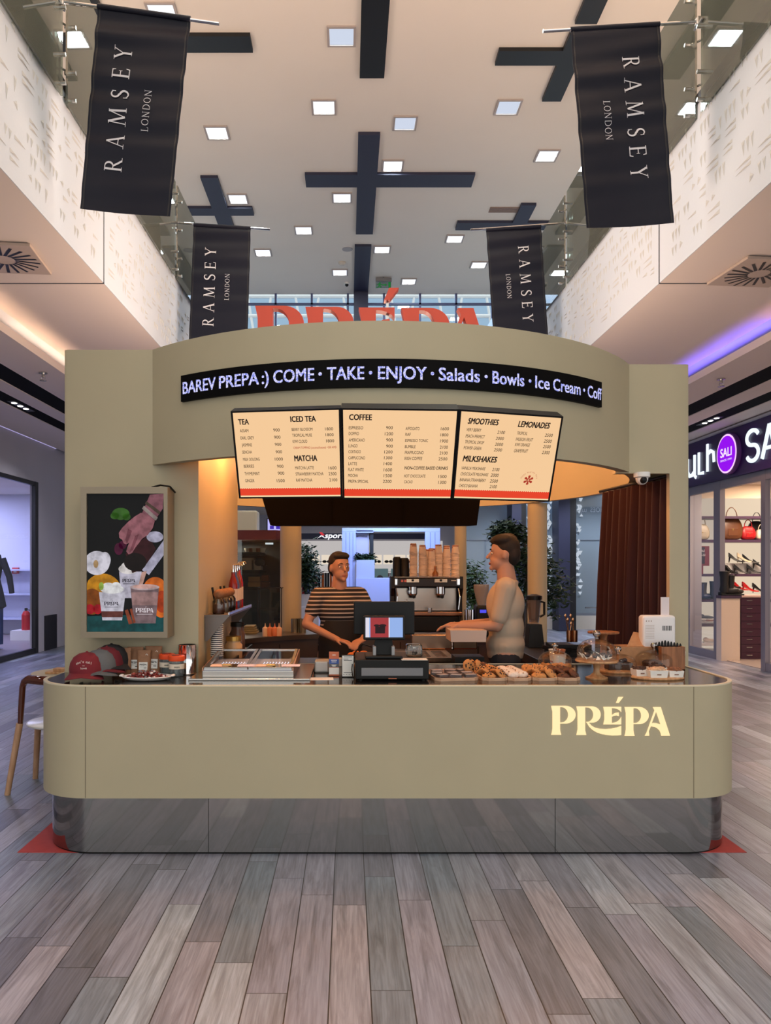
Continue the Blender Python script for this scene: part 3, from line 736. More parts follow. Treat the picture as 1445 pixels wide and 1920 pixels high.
m = M(); ring_prism(m, rounded(BX0+.042, BX1-.042, BY0+.04, BYB-.02, .33), .012, .325, 0); m.build('plinth', PL, kt, smooth=30)
m = M(); ring_prism(m, rounded(BX0+.046, BX1-.046, BY0+.044, BYB-.03, .33), .003, .012, 0); m.build('plinth_gap', BLK, kt)
m = M()
for x in (-1.455, 1.917): m.box(x-.0015, x+.0015, BY0-.0008, BY0+.001, .327, .944)
m.build('panel_seam', mat('seam_dark', (96, 86, 68), .8), kt)  # thin dark joints between the counter front panels
m = M()
for x in (-.78, 1.16): m.box(x-.0015, x+.0015, BY0+.0385, BY0+.0405, .012, .325)
m.build('plinth_seam', BLK, kt)
LG = emit('logo_glow', (255, 226, 170), 1.15)
m = M(); s = .6585; f = lambda u, v, d: Vector((1.126+u*s, BY0-d, .6785+v*s))
for p in LOGO: m.prism(p, f, .001, .004)
m.build('lit_logo', LG, kt)
# red mat under the kiosk
m = M(); m.box(-1.86, 2.245, 4.265, 7.9, .0, .003); tag(m.build('floor_mat', mat('red_mat', (176, 62, 58), .7, noise=.06, nscale=20)), 'flat red mat with pointed corners showing under the counter ends', 'mat')

# side wings: left (a deep wall) and right (a slim column with a curved return)
def drum_circle_y(x, r=R): return CY-math.sqrt(r*r-(x-CX)**2)
frame = thing('kiosk_frame', 'tall beige kiosk frame with round drum header, side walls and slim columns', 'kiosk', (.2, 6.2, 0))
m = M(); m.prism([(XL0+.03, YL), (XL1, YL), (XL1, 6.45), (XL0, 6.45), (XL0, YL+.03), (XL0+.009, YL+.009)], lambda u, v, d: Vector((u, v, d)), .0, ZH1); m.build('left_wall', CREAM, frame, smooth=30)
m = M(); m.prism([(XR0-.06, YR), (XR1-.03, YR), (XR1-.009, YR+.009), (XR1, YR+.03), (XR1, 6.3), (XR0-.06+.0, 6.3)], lambda u, v, d: Vector((u, v, d)), .95*0, ZH1)
m2 = M()
m.bm.free(); m = M()
m.prism([(2.165, YR), (XR1-.03, YR), (XR1-.009, YR+.009), (XR1, YR+.03), (XR1, 6.3), (2.255, 6.3), (2.255, YR+.05), (2.165, YR+.05)], lambda u, v, d: Vector((u, v, d)), 0.0, ZH1)
m.build('right_wall', CREAM, frame, smooth=30)
m = M(); m.box(1.80, 2.165, YR, YR+.05, 2.24, ZH1); m.box(XL1, -.93+.0, YL, YL+.05, 2.25, ZH1) if False else None
m.build('right_lintel', CREAM, frame)
# drum: ring wall full circle + roof deck
m = M(); N_ = 96; th = .06
def ringwall(m, r0, r1, z0, z1, n=96, a0=0, a1=2*pi):
    full = abs(a1-a0-2*pi) < 1e-6; k = n if full else n+1
    rows = []
    for i in range(k):
        a = a0+(a1-a0)*i/n
        rows.append([m.bm.verts.new((CX+r*cos(a), CY+r*sin(a), z)) for r, z in ((r1, z0), (r1, z1), (r0, z1), (r0, z0))])
    for i in range(n):
        A, B = rows[i], rows[(i+1) % k]
        for q in range(4): w_ = (q+1) % 4; m.bm.faces.new((A[q], B[q], B[w_], A[w_]))
    if not full: m.bm.faces.new(rows[0]); m.bm.faces.new(rows[-1][::-1])
ringwall(m, R-th, R, ZH0, ZH1); m.build('drum_header', CREAM, frame, smooth=30)
m = M(); m.lathe([(R-th-.002, 2.80), (R-th-.002, 2.84)], (CX, CY, 0), 64); m.build('roof_deck', CREAM, frame)
# inner ring lip on the underside
for px, Y, r, lab in ((545, 8.0, .112, None), (1007, 7.55, .095, None), (863, 8.28, .065, None)):
    p = P(px, 1066, Y); m = M(); m.cyl((p.x, p.y, 0), r, ZH0, 28); m.build('round_column', CREAM, frame, smooth=40)

# LED ticker on the drum
def on_drum(xarc, z, d):    # xarc = angle measured from the front, in metres of arc
    a = -pi/2+xarc/R; return Vector((CX+(R+d)*cos(a), CY+(R+d)*sin(a), z))
tk = thing('led_ticker', 'long curved black ticker display with lit text on the drum header', 'display', on_drum(0, 2.6, 0))
def ang(px):     # px -> arc position on the drum
    s = (px-VX)/F; a_, b_, c_ = 1+s*s, -2*(s*CX+CY), CX*CX+CY*CY-R*R
    Y = (-b_-math.sqrt(b_*b_-4*a_*c_))/(2*a_); return (math.atan2(Y-CY, s*Y-CX)+pi/2)*R
s0, s1 = ang(344), ang(1122)
m = M(); n = 48
for k in range(n):
    a, b = s0+(s1-s0)*k/n, s0+(s1-s0)*(k+1)/n
    z0, z1 = 2.602, 2.758
    q = [on_drum(a, z0, .001), on_drum(b, z0, .001), on_drum(b, z1, .001), on_drum(a, z1, .001)]; w_ = [on_drum(a, z0, .022), on_drum(b, z0, .022), on_drum(b, z1, .022), on_drum(a, z1, .022)]
    m.poly(w_); m.poly([q[0], q[1], w_[1], w_[0]]); m.poly([q[3], q[2], w_[2], w_[3]])
    if k == 0: m.poly([q[0], w_[0], w_[3], q[3]])
    if k == n-1: m.poly([q[1], w_[1], w_[2], q[2]])
m.build('screen', mat('led_black', (3, 3, 4), .6, spec=.1), tk, smooth=30)
def led_mat():
    m_ = emit('led_text', (198, 200, 255), 1.0); t = m_.node_tree; b = t.nodes['Principled BSDF']
    tc = t.nodes.new('ShaderNodeTexCoord'); v = t.nodes.new('ShaderNodeTexNoise'); v.inputs['Scale'].default_value = 120
    r = t.nodes.new('ShaderNodeValToRGB'); r.color_ramp.elements[0].position = .42; r.color_ramp.elements[0].color = srgb((128, 140, 235)); r.color_ramp.elements[1].position = .55; r.color_ramp.elements[1].color = srgb((225, 222, 255))
    t.links.new(tc.outputs['Object'], v.inputs['Vector']); t.links.new(v.outputs['Fac'], r.inputs[0]); t.links.new(r.outputs[0], b.inputs['Emission Color']); return m_
m = M(); f = lambda u, v, d: on_drum(u, v, .024+d)
for word, x0, x1 in (('BAREV', 348, 409), ('PREPA', 415, 489), (':)', 494, 507), ('COME', 515, 591), ('•', 598, 605), ('TAKE', 614, 683), ('•', 691, 698), ('ENJOY', 708, 798), ('•', 805, 812), ('Salads', 820, 896), ('•', 904, 911), ('Bowls', 919, 978), ('•', 985, 992), ('Ice', 998, 1025), ('Cream', 1031, 1082), ('•', 1086, 1091), ('Coff', 1095, 1121)):
    a, b = ang(x0), ang(x1)
    if word == '•': m.flat(ell((a+b)/2, 2.680, .010, .010, 0, 360, 12)[:-1], f); continue
    put_text(m, word, f, a, 2.645, .074, b-a, bold=.022)
m.build('lettering', led_mat(), tk)

# red letters on the roof
sg = thing('roof_sign', 'row of large red letters standing on the kiosk roof behind the header', 'sign', (.2, 4.8, 2.84))
YS = 4.85; sw = (922-478)*YS/F; x0 = (478-VX)*YS/F; zt = CH+(VY-573)*YS/F; zbase = zt-313/1286*sw
RED = mat('sign_red_face', (214, 76, 50), .5); RED2 = mat('sign_red_side', (150, 40, 28), .5)
names = [(0, 2), (2, 5), (5, 9), (9, 10), (10, 12), (12, 14)]
for a, b in names:
    m = M(); f = lambda u, v, d: Vector((x0+u*sw, YS+d, zbase+v*sw))
    for p in LOGO[a:b]: m.prism(p, f, .0, .07)
    m.build('letter' if a != 9 else 'accent', RED, sg)
m = M(); m.box(x0+.1, x0+sw-.05, YS+.03, YS+.05, 2.84, zbase+.03); ac = x0+.56*sw; m.box(ac-.008, ac+.008, YS+.03, YS+.045, zbase+.1, zbase+.30*sw); m.build('mounting_rail', STEEL, sg)

# --- menu lightbox, three angled panels
mt = thing('menu_board', 'backlit three panel menu board hanging under the drum header', 'menu board', P(740, 935, 4.2))
tops = [P(432, 771, 3.948), P(638.5, 765, 3.87), P(861, 768, 3.90), P(1056, 781, 4.087)]
bots = [P(448, 934, 4.17), P(642, 933, 4.20), P(847.5, 937, 4.22), P(1030, 941, 4.40)]
zt_ = sum(p.z for p in tops)/4; zb_ = 1.985
MENU = emit('menu_glow', (252, 208, 158), .93); MRED = emit('menu_red', (240, 70, 42), .9); MWH = emit('menu_pale', (255, 226, 176), .95)
MINK = mat('menu_ink', (34, 20, 14), .7); MINKR = emit('menu_red_ink', (190, 60, 40), .8)
menu_txt = [
 [('TEA', 447, 796, 10.5, 20), ('ICED TEA', 544.5, 791, 11, 48), ('MATCHA', 552, 864.5, 11, 43)],
 [('COFFEE', 654, 787, 11, 43)],
 [('SMOOTHIES', 876, 794, 11, 58), ('LEMONADES', 970, 800, 11, 60), ('MILKSHAKES', 866.5, 864.5, 11, 64)]]
rows = [
 [('ASSAM', 450, 810.5, 16), ('EARL GREY', 451.5, 824, 25), ('JASMINE', 453.5, 837, 19), ('SENCHA', 454.5, 850.5, 18), ('MILK OOLONG', 456, 864, 31), ('BERRIES', 457.5, 877, 19), ('THYME/MINT', 459, 891, 28), ('GINGER', 460, 904, 17),
  ('900', 512.5, 809, 12), ('900', 514, 822.5, 12), ('900', 515.5, 836, 12), ('900', 517, 850, 12), ('1000', 515.5, 863.5, 15), ('900', 519.5, 877, 12), ('900', 521, 890, 12), ('1500', 519, 904, 15),
  ('BERRY BLOSSOM', 547, 808, 39), ('TROPICAL MUSE', 548, 819, 37), ('KIWI CLOUD', 549, 830.5, 27), ('1800', 609.5, 807, 15), ('1800', 610.5, 818, 15), ('1800', 611.5, 829.5, 15),
  ('MATCHA LATTE', 553.5, 880, 35), ('STRAWBERRY MATCHA', 554.5, 891.5, 52), ('RAF MATCHA', 555.5, 903, 30), ('1600', 616, 880, 15), ('2300', 616, 891, 15), ('2100', 617.5, 902.5, 15)],
 [('ESPRESSO', 653.5, 804.5, 27), ('DOPPIO', 653.5, 815.5, 19), ('AMERICANO', 653.5, 827.5, 30), ('LUNGO', 653, 838.5, 17), ('CORTADO', 653, 849.5, 23), ('CAPPUCCINO', 653, 861, 31), ('LATTE', 653, 872, 16), ('FLAT WHITE', 652.5, 883, 29), ('MOCHA', 652.5, 894, 18), ('PREPA SPECIAL', 652.5, 905, 38),
  ('900', 723.5, 804.5, 12.5), ('1200', 721, 816, 15.5), ('900', 723.5, 827.5, 12.5), ('900', 723.5, 839, 12.5), ('1200', 720, 850, 15.5), ('1300', 719.5, 861, 15.5), ('1400', 719, 872, 15.5), ('1600', 719, 883.5, 15.5), ('1500', 719, 894.5, 15.5), ('2200', 717.5, 905, 16),
  ('AFFOGATO', 760, 806, 26), ('RAF', 759.5, 817, 10), ('ESPRESSO TONIC', 759, 828.5, 43), ('BUMBLE', 758.5, 840, 20), ('FRAPPUCCINO', 758.5, 851, 35), ('IRISH COFFEE', 758, 862, 33), ('HOT CHOCOLATE', 757, 895, 40), ('CACAO', 757, 906, 16),
  ('1600', 826, 806.5, 15), ('1800', 825, 818, 15), ('1900', 824.5, 829.5, 15), ('2100', 824, 841, 15), ('2100', 823.5, 852, 15), ('2500', 821.5, 863, 16.5), ('1500', 821.5, 896, 15), ('1300', 821, 907, 15)],
 [('VERY BERRY', 873.5, 808, 28), ('PEACH PERFECT', 872, 820, 36), ('TROPICAL DROP', 870.5, 831, 36), ('POWER GREEN', 868.5, 842, 33), ('2100', 931.5, 813, 14), ('2000', 928.5, 824.5, 15), ('2000', 927, 835.5, 15), ('2500', 925, 846, 15),
  ('TROPICAL', 968, 814.5, 20), ('PASSION FRUIT', 966, 826, 32), ('KIWI ORANGE', 964.5, 836, 28), ('GRAPEFRUIT', 962.5, 847.5, 26), ('2500', 1020.5, 818.5, 14.5), ('2500', 1018.5, 829.5, 14.5), ('2500', 1017, 840, 14), ('2300', 1015, 851, 14),
  ('VANILLA MILKSHAKE', 864, 880, 45), ('CHOCOLATE MILKSHAKE', 862.5, 891, 52), ('BANANA STRAWBERRY', 861, 902, 49), ('CHOCO BANANA', 859.5, 913, 35), ('2100', 922, 883, 13), ('2000', 919, 893.5, 14.5), ('2500', 917.5, 904.5, 14.5), ('2100', 917, 915, 13)]]
for k in range(3):
    TL, TR, BR, BL = tops[k].copy(), tops[k+1].copy(), bots[k+1].copy(), bots[k].copy()
    TL.z = TR.z = zt_; BL.z = BR.z = zb_
    TL.x += (0 if k == 0 else .001); 
    nrm = (TR-TL).cross(BL-TL).normalized()
    if nrm.y > 0: nrm = -nrm
    BR = hit((642, 847.5, 1030)[k], (933.5, 937, 941)[k], TL, nrm)
    Sf = lambda u, v, d, TL=TL, TR=TR, BL=BL, BR=BR, nrm=nrm: BL.lerp(BR, u).lerp(TL.lerp(TR, u), v)+nrm*d
    e = .018
    m = M(); A = [Sf(*q, 0) for q in ((0, 0), (1, 0), (1, 1), (0, 1))]; B = [Sf(*q, -.06) for q in ((.01, 0), (.99, 0), (.99, 1), (.01, 1))]
    I = [Sf(*q, 0) for q in ((e, e), (1-e, e), (1-e, 1-e), (e, 1-e))]
    for i in range(4): j = (i+1) % 4; m.poly([A[i], A[j], I[j], I[i]]); m.poly([A[i], A[j], B[j], B[i]])
    m.poly(B); m.build('frame', BLK, mt)
    m = M(); m.poly([Sf(e, .125, -.001), Sf(1-e, .125, -.001), Sf(1-e, 1-e, -.001), Sf(e, 1-e, -.001)]); pn = m.build('light_panel', MENU, mt)
    m = M(); m.poly([Sf(e, .035, -.001), Sf(1-e, .035, -.001), Sf(1-e, .112, -.001), Sf(e, .112, -.001)])
    nn = 46
    for i in range(nn):
        u0, u1 = e+(1-2*e)*i/nn, e+(1-2*e)*(i+1)/nn; m.flat([(u0, .112), (u1, .112), (u1-(u1-u0)*.25, .122), (u0+(u1-u0)*.25, .122)], Sf, -.0012)
    m.build('red_band', MRED, mt)
    m = M(); m.poly([Sf(e, e, -.001), Sf(1-e, e, -.001), Sf(1-e, .035, -.001), Sf(e, .035, -.001)]); m.poly([Sf(e, .112, -.0016), Sf(1-e, .112, -.0016), Sf(1-e, .126, -.0016), Sf(e, .126, -.0016)]); m.build('pale_edge', MWH, mt)
    ux = (BR-BL).normalized(); vy = (TL-BL); vy -= ux*vy.dot(ux); vy.normalize()
    Yc = 4.03
    def put(mm, s, px, py, hpx, wpx, bold):
        p = hit(px, py, BL, nrm); q = hit(px+wpx, py, BL, nrm); pt = hit(px, py-hpx, BL, nrm)
        ff = lambda u, v, d: p+ux*u+vy*v+nrm*(.001+d)
        put_text(mm, s, ff, 0, 0, (pt-p).length, (q-p).dot(ux), bold=bold)
    m = M()
    for s, px, py, h, w_ in menu_txt[k]: put(m, s, px, py, h, w_, .034)
    if k == 1: put(m, 'NON-COFFEE BASED DRINKS', 758, 880, 6.2, 81, .016)
    m.build('heading', MINK, mt)
    m = M()
    for s, px, py, w_ in rows[k]: put(m, s, px, py, 6.0, w_, .004)
    m.build('lettering', MINK, mt)
    if k == 0:
        m = M(); put(m, 'CREAM TOPPING (coconut/banana) +300 AMD', 550, 841.5, 4.2, 81, .004); m.build('red_note', MINKR, mt)
    if k == 2:
        c = hit(990, 900, BL, nrm); ff = lambda u, v, d: c+ux*u+vy*v+nrm*(.0012+d); m = M()
        for a in range(6):
            an = radians(90+60*a); d = (cos(an), sin(an)); q = (-d[1], d[0])
            m.flat([(d[0]*.004+q[0]*.003, d[1]*.004+q[1]*.003), (d[0]*.004-q[0]*.003, d[1]*.004-q[1]*.003), (d[0]*.026-q[0]*.008, d[1]*.026-q[1]*.008), (d[0]*.031, d[1]*.031), (d[0]*.026+q[0]*.008, d[1]*.026+q[1]*.008)], ff, .0001*a)
        msg = 'happy healthy here'
        for i, chh in enumerate(msg):
            if chh == ' ': continue
            an = radians(165-150*i/(len(msg)-1)); r_ = .047
            g = lambda u, v, d, an=an: ff(r_*cos(an)+u*sin(an)+v*cos(an), r_*sin(an)-u*cos(an)+v*sin(an), d)
            put_text(m, chh, g, -.003, 0, .0105)
        m.build('emblem', MINKR, mt)
# dark back of the second menu board, hanging on the far side of the drum
b0, b1 = P(488, 935, 6.9), P(902, 985, 6.9)
m = M(); zA, zB = 2.30, CH+(VY-985)*6.9/F
f = lambda u, v, d: Vector((u, v, d))
A = [(b0.x, 6.9, zA), (b1.x, 6.9, zA), (b1.x-.0, 7.3, zA), (b0.x+.0, 7.3, zA)]; B = [(b0.x+.09, 6.9, zB), (b1.x-.04, 6.9, zB), (b1.x-.1, 7.05, zB), (b0.x+.13, 7.05, zB)]
A = [m.bm.verts.new(p) for p in A]; B = [m.bm.verts.new(p) for p in B]; m.bm.faces.new(A); m.bm.faces.new(B)
for i in range(4): j = (i+1) % 4; m.bm.faces.new((A[i], A[j], B[j], B[i]))
for x in (b0.x+.65, b0.x+1.3): m.box(x-.004, x+.004, 6.892, 6.902, zB, zA)
tag(m.build('menu_board', mat('board_back', (7, 4, 4), .85, spec=.1)), 'black back of the second menu board hanging behind the first', 'menu board')
# ================================================================= SHOPS AND HALL AROUND THE KIOSK
LILAC = mat('lilac_wall', (196, 190, 192), .7, noise=.03, nscale=1)
FRAMEB = mat('dark_frame', (30, 28, 34), .4, .3)
PURP = mat('purple_sign', (44, 12, 84), .35)
ALU = mat('aluminium', (150, 142, 150), .35, .6)
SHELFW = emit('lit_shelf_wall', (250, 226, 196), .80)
SHELFD = mat('purple_shelf', (70, 48, 74), .4)

# --- left side: wall with shop window at X = -5.9, Y up to 15.2
WX = -5.9
m = M(); m.box(WX-.15, WX, 14.42, 15.3, 0, 4.1); m.box(WX-.15, WX, -1.5, 14.42, 3.24, 4.1); m.box(WX-.15, WX, -1.5, 6.0, 0, 3.24)
m.box(WX, WX+.75, 15.9, 16.1, 0, 4.1); m.box(WX-.15, WX, 15.3, 16.1, 0, 4.1)
struct(m.build('wall_left', LILAC))
m = M(); m.box(WX-.01, WX+.02, 14.72, 15.32, 0, .68); m.box(WX, WX+.75, 15.86, 15.9, 0, .68); struct(m.build('baseboard_left', mat('dark_base', (44, 42, 46), .5)))
m = M(); m.box(WX-.02, WX+.02, -1.5, 15.3, 4.02, 4.05); struct(m.build('trim_5', emit('cove_line', (190, 180, 235), 1.0)))
w2 = None
m = M(); m.box(WX-.06, WX+.01, 14.28, 14.42, 0, 3.24); m.box(WX-.056, WX+.006, 10.0, 14.28, 3.16, 3.235); m.box(WX-.056, WX+.006, 6.0, 14.28, 0.001, .10); m.box(WX-.058, WX+.008, 9.92, 10.0, 0, 3.2)
w2 = struct(m.build('window_2', FRAMEB))
m = M(); m.poly([(WX-.03, 6.0, .1), (WX-.03, 14.3, .1), (WX-.03, 14.3, 3.18), (WX-.03, 6.0, 3.18)]); m.build('glass_pane', glass('shop_glass', (235, 238, 246), .3), w2)
m = M(); m.box(WX-6, WX-.1, 17.4, 17.6, 0, 3.3); m.box(WX-6, WX-5.8, 6, 17.5, 0, 3.3); struct(m.build('wall_left_shop', mat('shop_white', (214, 216, 235), .7)))
m = M(); m.box(WX-6, WX-.1, 6, 17.5, 3.3, 3.4); struct(m.build('ceiling_left_shop', WHITE))
m = M(); m.box(WX-6, WX-.06, 6, 17.5, .0, .10); struct(m.build('floor_left_shop', mat('shop_floor', (150, 138, 140), .35)))
for x, y in ((-7.5, 14.5), (-8.5, 16), (-7.2, 11.5)): area('left_shop_lamp', (x, y, 3.28), .8, 75, (205, 208, 255))
# wall shelves, extinguisher, sign and clothes in that shop
m = M(); 
for z in (.45, 1.0, 1.55): m.box(-8.3, -6.55, 17.0, 17.4, z, z+.04)
m.box(-8.3, -8.26, 17.0, 17.4, .1, 1.6); tag(m.build('wall_shelf', mat('shelf_white', (200, 206, 236), .5)), 'white wall shelving deep inside the left clothes shop', 'shelf')
p = P(49, 1190, 16.0); t = thing('fire_extinguisher', 'red fire extinguisher standing behind the left shop window', 'fire extinguisher', (p.x, 16.0, .30))
m = M(); m.lathe([(.0, .0), (.085, 0), (.09, .03), (.09, .32), (.06, .39), (.025, .41)], (p.x, 16, .30), 20); m.build('cylinder', mat('ext_red', (190, 40, 44), .3), t)
m = M(); m.obox((p.x, 16, .74), (.03, .09, .05)); m.tube([(p.x, 16, .73), (p.x+.09, 16, .72), (p.x+.11, 16, .6), (p.x+.1, 16, .45)], .012); m.build('valve_and_hose', BLK, t)
m = M(); m.box(p.x-.25, p.x+.25, 15.8, 16.3, .1, .30); tag(m.build('plinth_block', WHT), 'white low block under the fire extinguisher', 'block')
p = P(29, 1070, 17.35); m = M(); m.box(p.x-.07, p.x+.07, 17.33, 17.39, p.z-.07, p.z+.07); t = tag(m.build('safety_sign', mat('sign_red', (200, 60, 70), .5)), 'small red safety sign on the wall of the left shop', 'sign')
m = M(); f = lambda u, v, d: Vector((p.x+u, 17.325, p.z+v)); m.flat(ell(0, .02, .02, .02, 0, 360, 10)[:-1], f); m.flat([(-.04, -.04), (.04, -.04), (.03, -.01), (-.03, -.01)], f); m.build('symbol', WHT, t)
# dressed mannequin at the window
def garment_rack():
    p = P(-16, 1090, 14.0); x, y = p.x, 14.0
    t = thing('mannequin', 'headless mannequin in a dark coat and jeans behind the left window', 'mannequin', (x, y, .1))
    m = M(); m.lathe([(.20, .75), (.27, .8), (.22, 1.05), (.16, 1.3), (.21, 1.55), (.17, 1.75), (.06, 1.83), (.05, 1.92), (0, 1.94)], (x, y, .1), 20, sy=.6); m.build('coat', mat('coat_dark', (34, 38, 56), .8), t)
    m = M(); m.tube([(x+.2, y, 1.78), (x+.33, y, 1.45), (x+.40, y-.05, 1.15)], [.07, .06, .05]); m.tube([(x-.2, y, 1.78), (x-.33, y, 1.45), (x-.38, y-.05, 1.1)], [.07, .06, .05]); m.build('sleeves', mat('coat_dark', 0), t)
    m = M(); m.tube([(x-.1, y, .95), (x-.12, y, .2)], [.11, .08], 12); m.tube([(x+.1, y, .95), (x+.13, y, .2)], [.11, .08], 12); m.build('jeans', mat('jeans_blue', (60, 78, 120), .8), t)
    m = M(); m.cyl((x, y, .1), .2, .02); m.build('base', CHROME, t)
garment_rack()
# reflected wayfinding screen is a real hanging sign further up the hall, left
def wayfinding(lab, c, w_, h_, facing_x):
    t = thing('wayfinding_sign', lab, 'sign', c)
    m = M(); m.box(c[0]-w_/2-.02, c[0]+w_/2+.02, c[1], c[1]+.08, c[2]-h_/2-.02, c[2]+h_/2+.02, .005); m.tube([(c[0], c[1]+.04, c[2]-h_/2), (c[0], c[1]+.04, 0)], .01); m.build('housing', FRAMEB, t)
    m = M(); m.box(c[0]-w_/2, c[0]+w_/2, c[1]-.004, c[1], c[2]-h_/2, c[2]+h_/2); m.build('screen', emit('sign_lilac', (186, 182, 250), 1.0), t)
    m = M(); f = lambda u, v, d: Vector((c[0]-w_/2+u*w_, c[1]-.006-d, c[2]-h_/2+v*h_))
    for i, s in enumerate(('H', 'P', 'Z')): 
        u = .08+.22*i; m.flat([(u, .12), (u+.14, .12), (u+.14, .42), (u, .42)], f)
    m.flat([(.08, .6), (.22, .6), (.22, .88), (.08, .88)], f); m.flat([(.86, .2), (.94, .27), (.86, .34)], f)
    m.build('pictogram', emit('sign_violet', (72, 48, 190), .8), t)
p = P(528, 984, 13.5); wayfinding('small lit violet wayfinding sign seen over the red shop canopy', (p.x, 13.5, p.z), .50, .20, 0)

# --- right side: shoe shop front at X = 6.5
SX = 6.5
t = thing('shop_sign', 'purple illuminated fascia sign with white letters and round badge over the shoe shop', 'sign', (SX-.05, 11, 3.13))
m = M(); m.box(SX-.10, SX+.15, -1.5, 15.2, 3.13, 3.93); m.build('board', PURP, t)
SIGW = emit('sign_white', (236, 250, 255), 1.15)
def side_f(u, v, d): return Vector((SX-.10-d, -u, v))      # u = -Y (reads left to right from inside the hall)
def py_(px): return SX_*F/(px-VX)
SX_ = SX-.14
def letter_y(px): return (SX-.15)*F/(px-VX)
m = M()
RB = [0]
def rb(m, pts, w, d0=.01, d1=.03): RB[0] += 1; m.prism(ribbon(pts, w*.88), side_f, d0, d1+.0006*(RB[0] % 5))
yS = -letter_y(1396); yE = -letter_y(1437)
# S
sh = .50; z0 = 3.29
cxs = -(letter_y(1394)+letter_y(1420))/2
rb(m, [(cxs+.17*cos(radians(a)), z0+.375+.115*sin(radians(a))) for a in range(20, 271, 12)]+[(cxs+.17*cos(radians(a)), z0+.135+.125*sin(radians(a))) for a in range(80, -161, -12)], .07)
cxa = cxs+.48
rb(m, [(cxa-.2, z0+.0), (cxa, z0+.5)], .08); rb(m, [(cxa, z0+.5), (cxa+.2, z0)], .08); rb(m, [(cxa-.1, z0+.15), (cxa+.1, z0+.15)], .06)
cxl = cxa+.34
rb(m, [(cxl, z0+.5), (cxl, z0)], .08); rb(m, [(cxl, z0+.035), (cxl+.24, z0+.035)], .07); rb(m, [(cxl+.36, z0), (cxl+.36, z0+.5)], .08)
# Armenian letters on the far side of the badge: U L h shapes
ya = [-letter_y(p) for p in (1296, 1303, 1309, 1322)]
rb(m, [(ya[0]-.22, z0+.36), (ya[0]-.22, z0+.12), (ya[0]-.14, z0+.03), (ya[0]-.04, z0+.04), (ya[0]+.06, z0+.1)], .07); rb(m, [(ya[0]+.06, z0+.40), (ya[0]+.06, z0+.02), (ya[0]+.12, z0-.02)], .07)
rb(m, [(ya[1]+.08, z0+.42), (ya[1]+.08, z0+.03), (ya[1]+.26, z0+.03)], .07)
rb(m, [(ya[2]+.28, z0+.52), (ya[2]+.28, z0+.03)], .07); rb(m, [(ya[2]+.28, z0+.34), (ya[2]+.40, z0+.38), (ya[2]+.50, z0+.34), (ya[2]+.52, z0+.17)], .07)
m.build('lettering', SIGW, t)
yb = -letter_y(1364); zb = 3.52
m = M(); m.prism(ell(yb, zb, .345, .345, 0, 360, 48)[:-1], side_f, .0, .07); m.build('badge', mat('badge_rim', (120, 70, 150), .4), t)
m = M(); m.prism(ell(yb, zb, .325, .325, 0, 360, 48)[:-1], side_f, .07, .075); m.build('badge_ring', emit('badge_pink', (250, 205, 250), 1.1), t)
m = M(); m.prism(ell(yb, zb, .295, .295, 0, 360, 48)[:-1], side_f, .075, .080); m.build('badge_face', emit('badge_violet', (150, 10, 240), 1.0), t)
m = M(); put_text(m, 'SALI', side_f, yb-.19, zb-.045, .15, .38, bold=.03, d=.082); put_text(m, 'SINCE 1991', side_f, yb-.19, zb-.12, .035, .38, bold=.01, d=.082); m.build('badge_lettering', emit('badge_text', (245, 225, 255), 1.1), t)
m = M(); m.box(SX-.02, SX+.15, -1.5, 15.5, 3.93, 4.02); m.box(SX-.16, SX+.1, -1.5, 15.3, 3.93, 3.96); struct(m.build('wall_right', LILAC))
m = M(); m.box(SX-.02, SX+.2, 14.35, 15.6, 0, 3.98); struct(m.build('wall_right_pier', LILAC))
# frames: near pane, door gap, far pane
m = M()
yf = lambda px: SX*F/(px-VX)
def post_(a, b): m.box(SX-.034, SX+.054, min(a, b), max(a, b), 0, 3.128)
post_(yf(1292), yf(1294)); post_(yf(1341), yf(1353)); post_(yf(1430), yf(1438)); post_(4.0, 4.1); post_(8.0, 8.1)
m.box(SX-.03, SX+.05, 4, yf(1438), 0, .14); m.box(SX-.03, SX+.05, yf(1350), yf(1293), 0, .14); m.box(SX-.03, SX+.05, 4, 14.4, 2.98, 3.13)
w3 = struct(m.build('window_3', ALU))
m = M(); m.poly([(SX+.01, yf(1350), .14), (SX+.01, yf(1294), .14), (SX+.01, yf(1294), 2.98), (SX+.01, yf(1350), 2.98)]); m.poly([(SX+.01, 4, .14), (SX+.01, yf(1438), .14), (SX+.01, yf(1438), 2.98), (SX+.01, 4, 2.98)]); m.build('glass_pane', glass('shop_glass', 0), w3)
# shop interior
m = M(); m.box(SX+.1, 11, 15.3, 15.4, 0, 3.6); m.box(10.8, 11, 4, 15.3, 0, 3.6); struct(m.build('wall_right_shop', mat('shop_cream', (235, 212, 188), .7)))
m = M(); m.box(SX+.1, 11, 4, 15.3, 3.3, 3.4); struct(m.build('ceiling_right_shop', WHITE))
m = M(); m.box(SX+.06, 11, 4, 15.3, .0, .012); struct(m.build('floor_right_shop', mat('shop_tile', (196, 180, 168), .2)))
for x, y in ((7.6, 13.6), (8.2, 11.5), (8.5, 14.4)): area('right_shop_lamp', (x, y, 3.28), .6, 60, (255, 226, 198))
YW = 14.75
sh_ = thing('shoe_shelf', 'tall lit shelving wall with dark purple boards inside the shoe shop', 'shelf', (7.4, YW, 0))
zs = [CH-(y-VY)*YW/F for y in (1012, 1076, 1124, 1170, 1206)]
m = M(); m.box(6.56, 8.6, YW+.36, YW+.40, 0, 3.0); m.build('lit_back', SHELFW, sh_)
for i, z in enumerate(zs+[2.62]):
    m = M(); m.box(6.56, 8.6, YW-.02, YW+.36, z-.05, z); m.build('shelf_board', SHELFD if i not in (4,) else WHT, sh_)
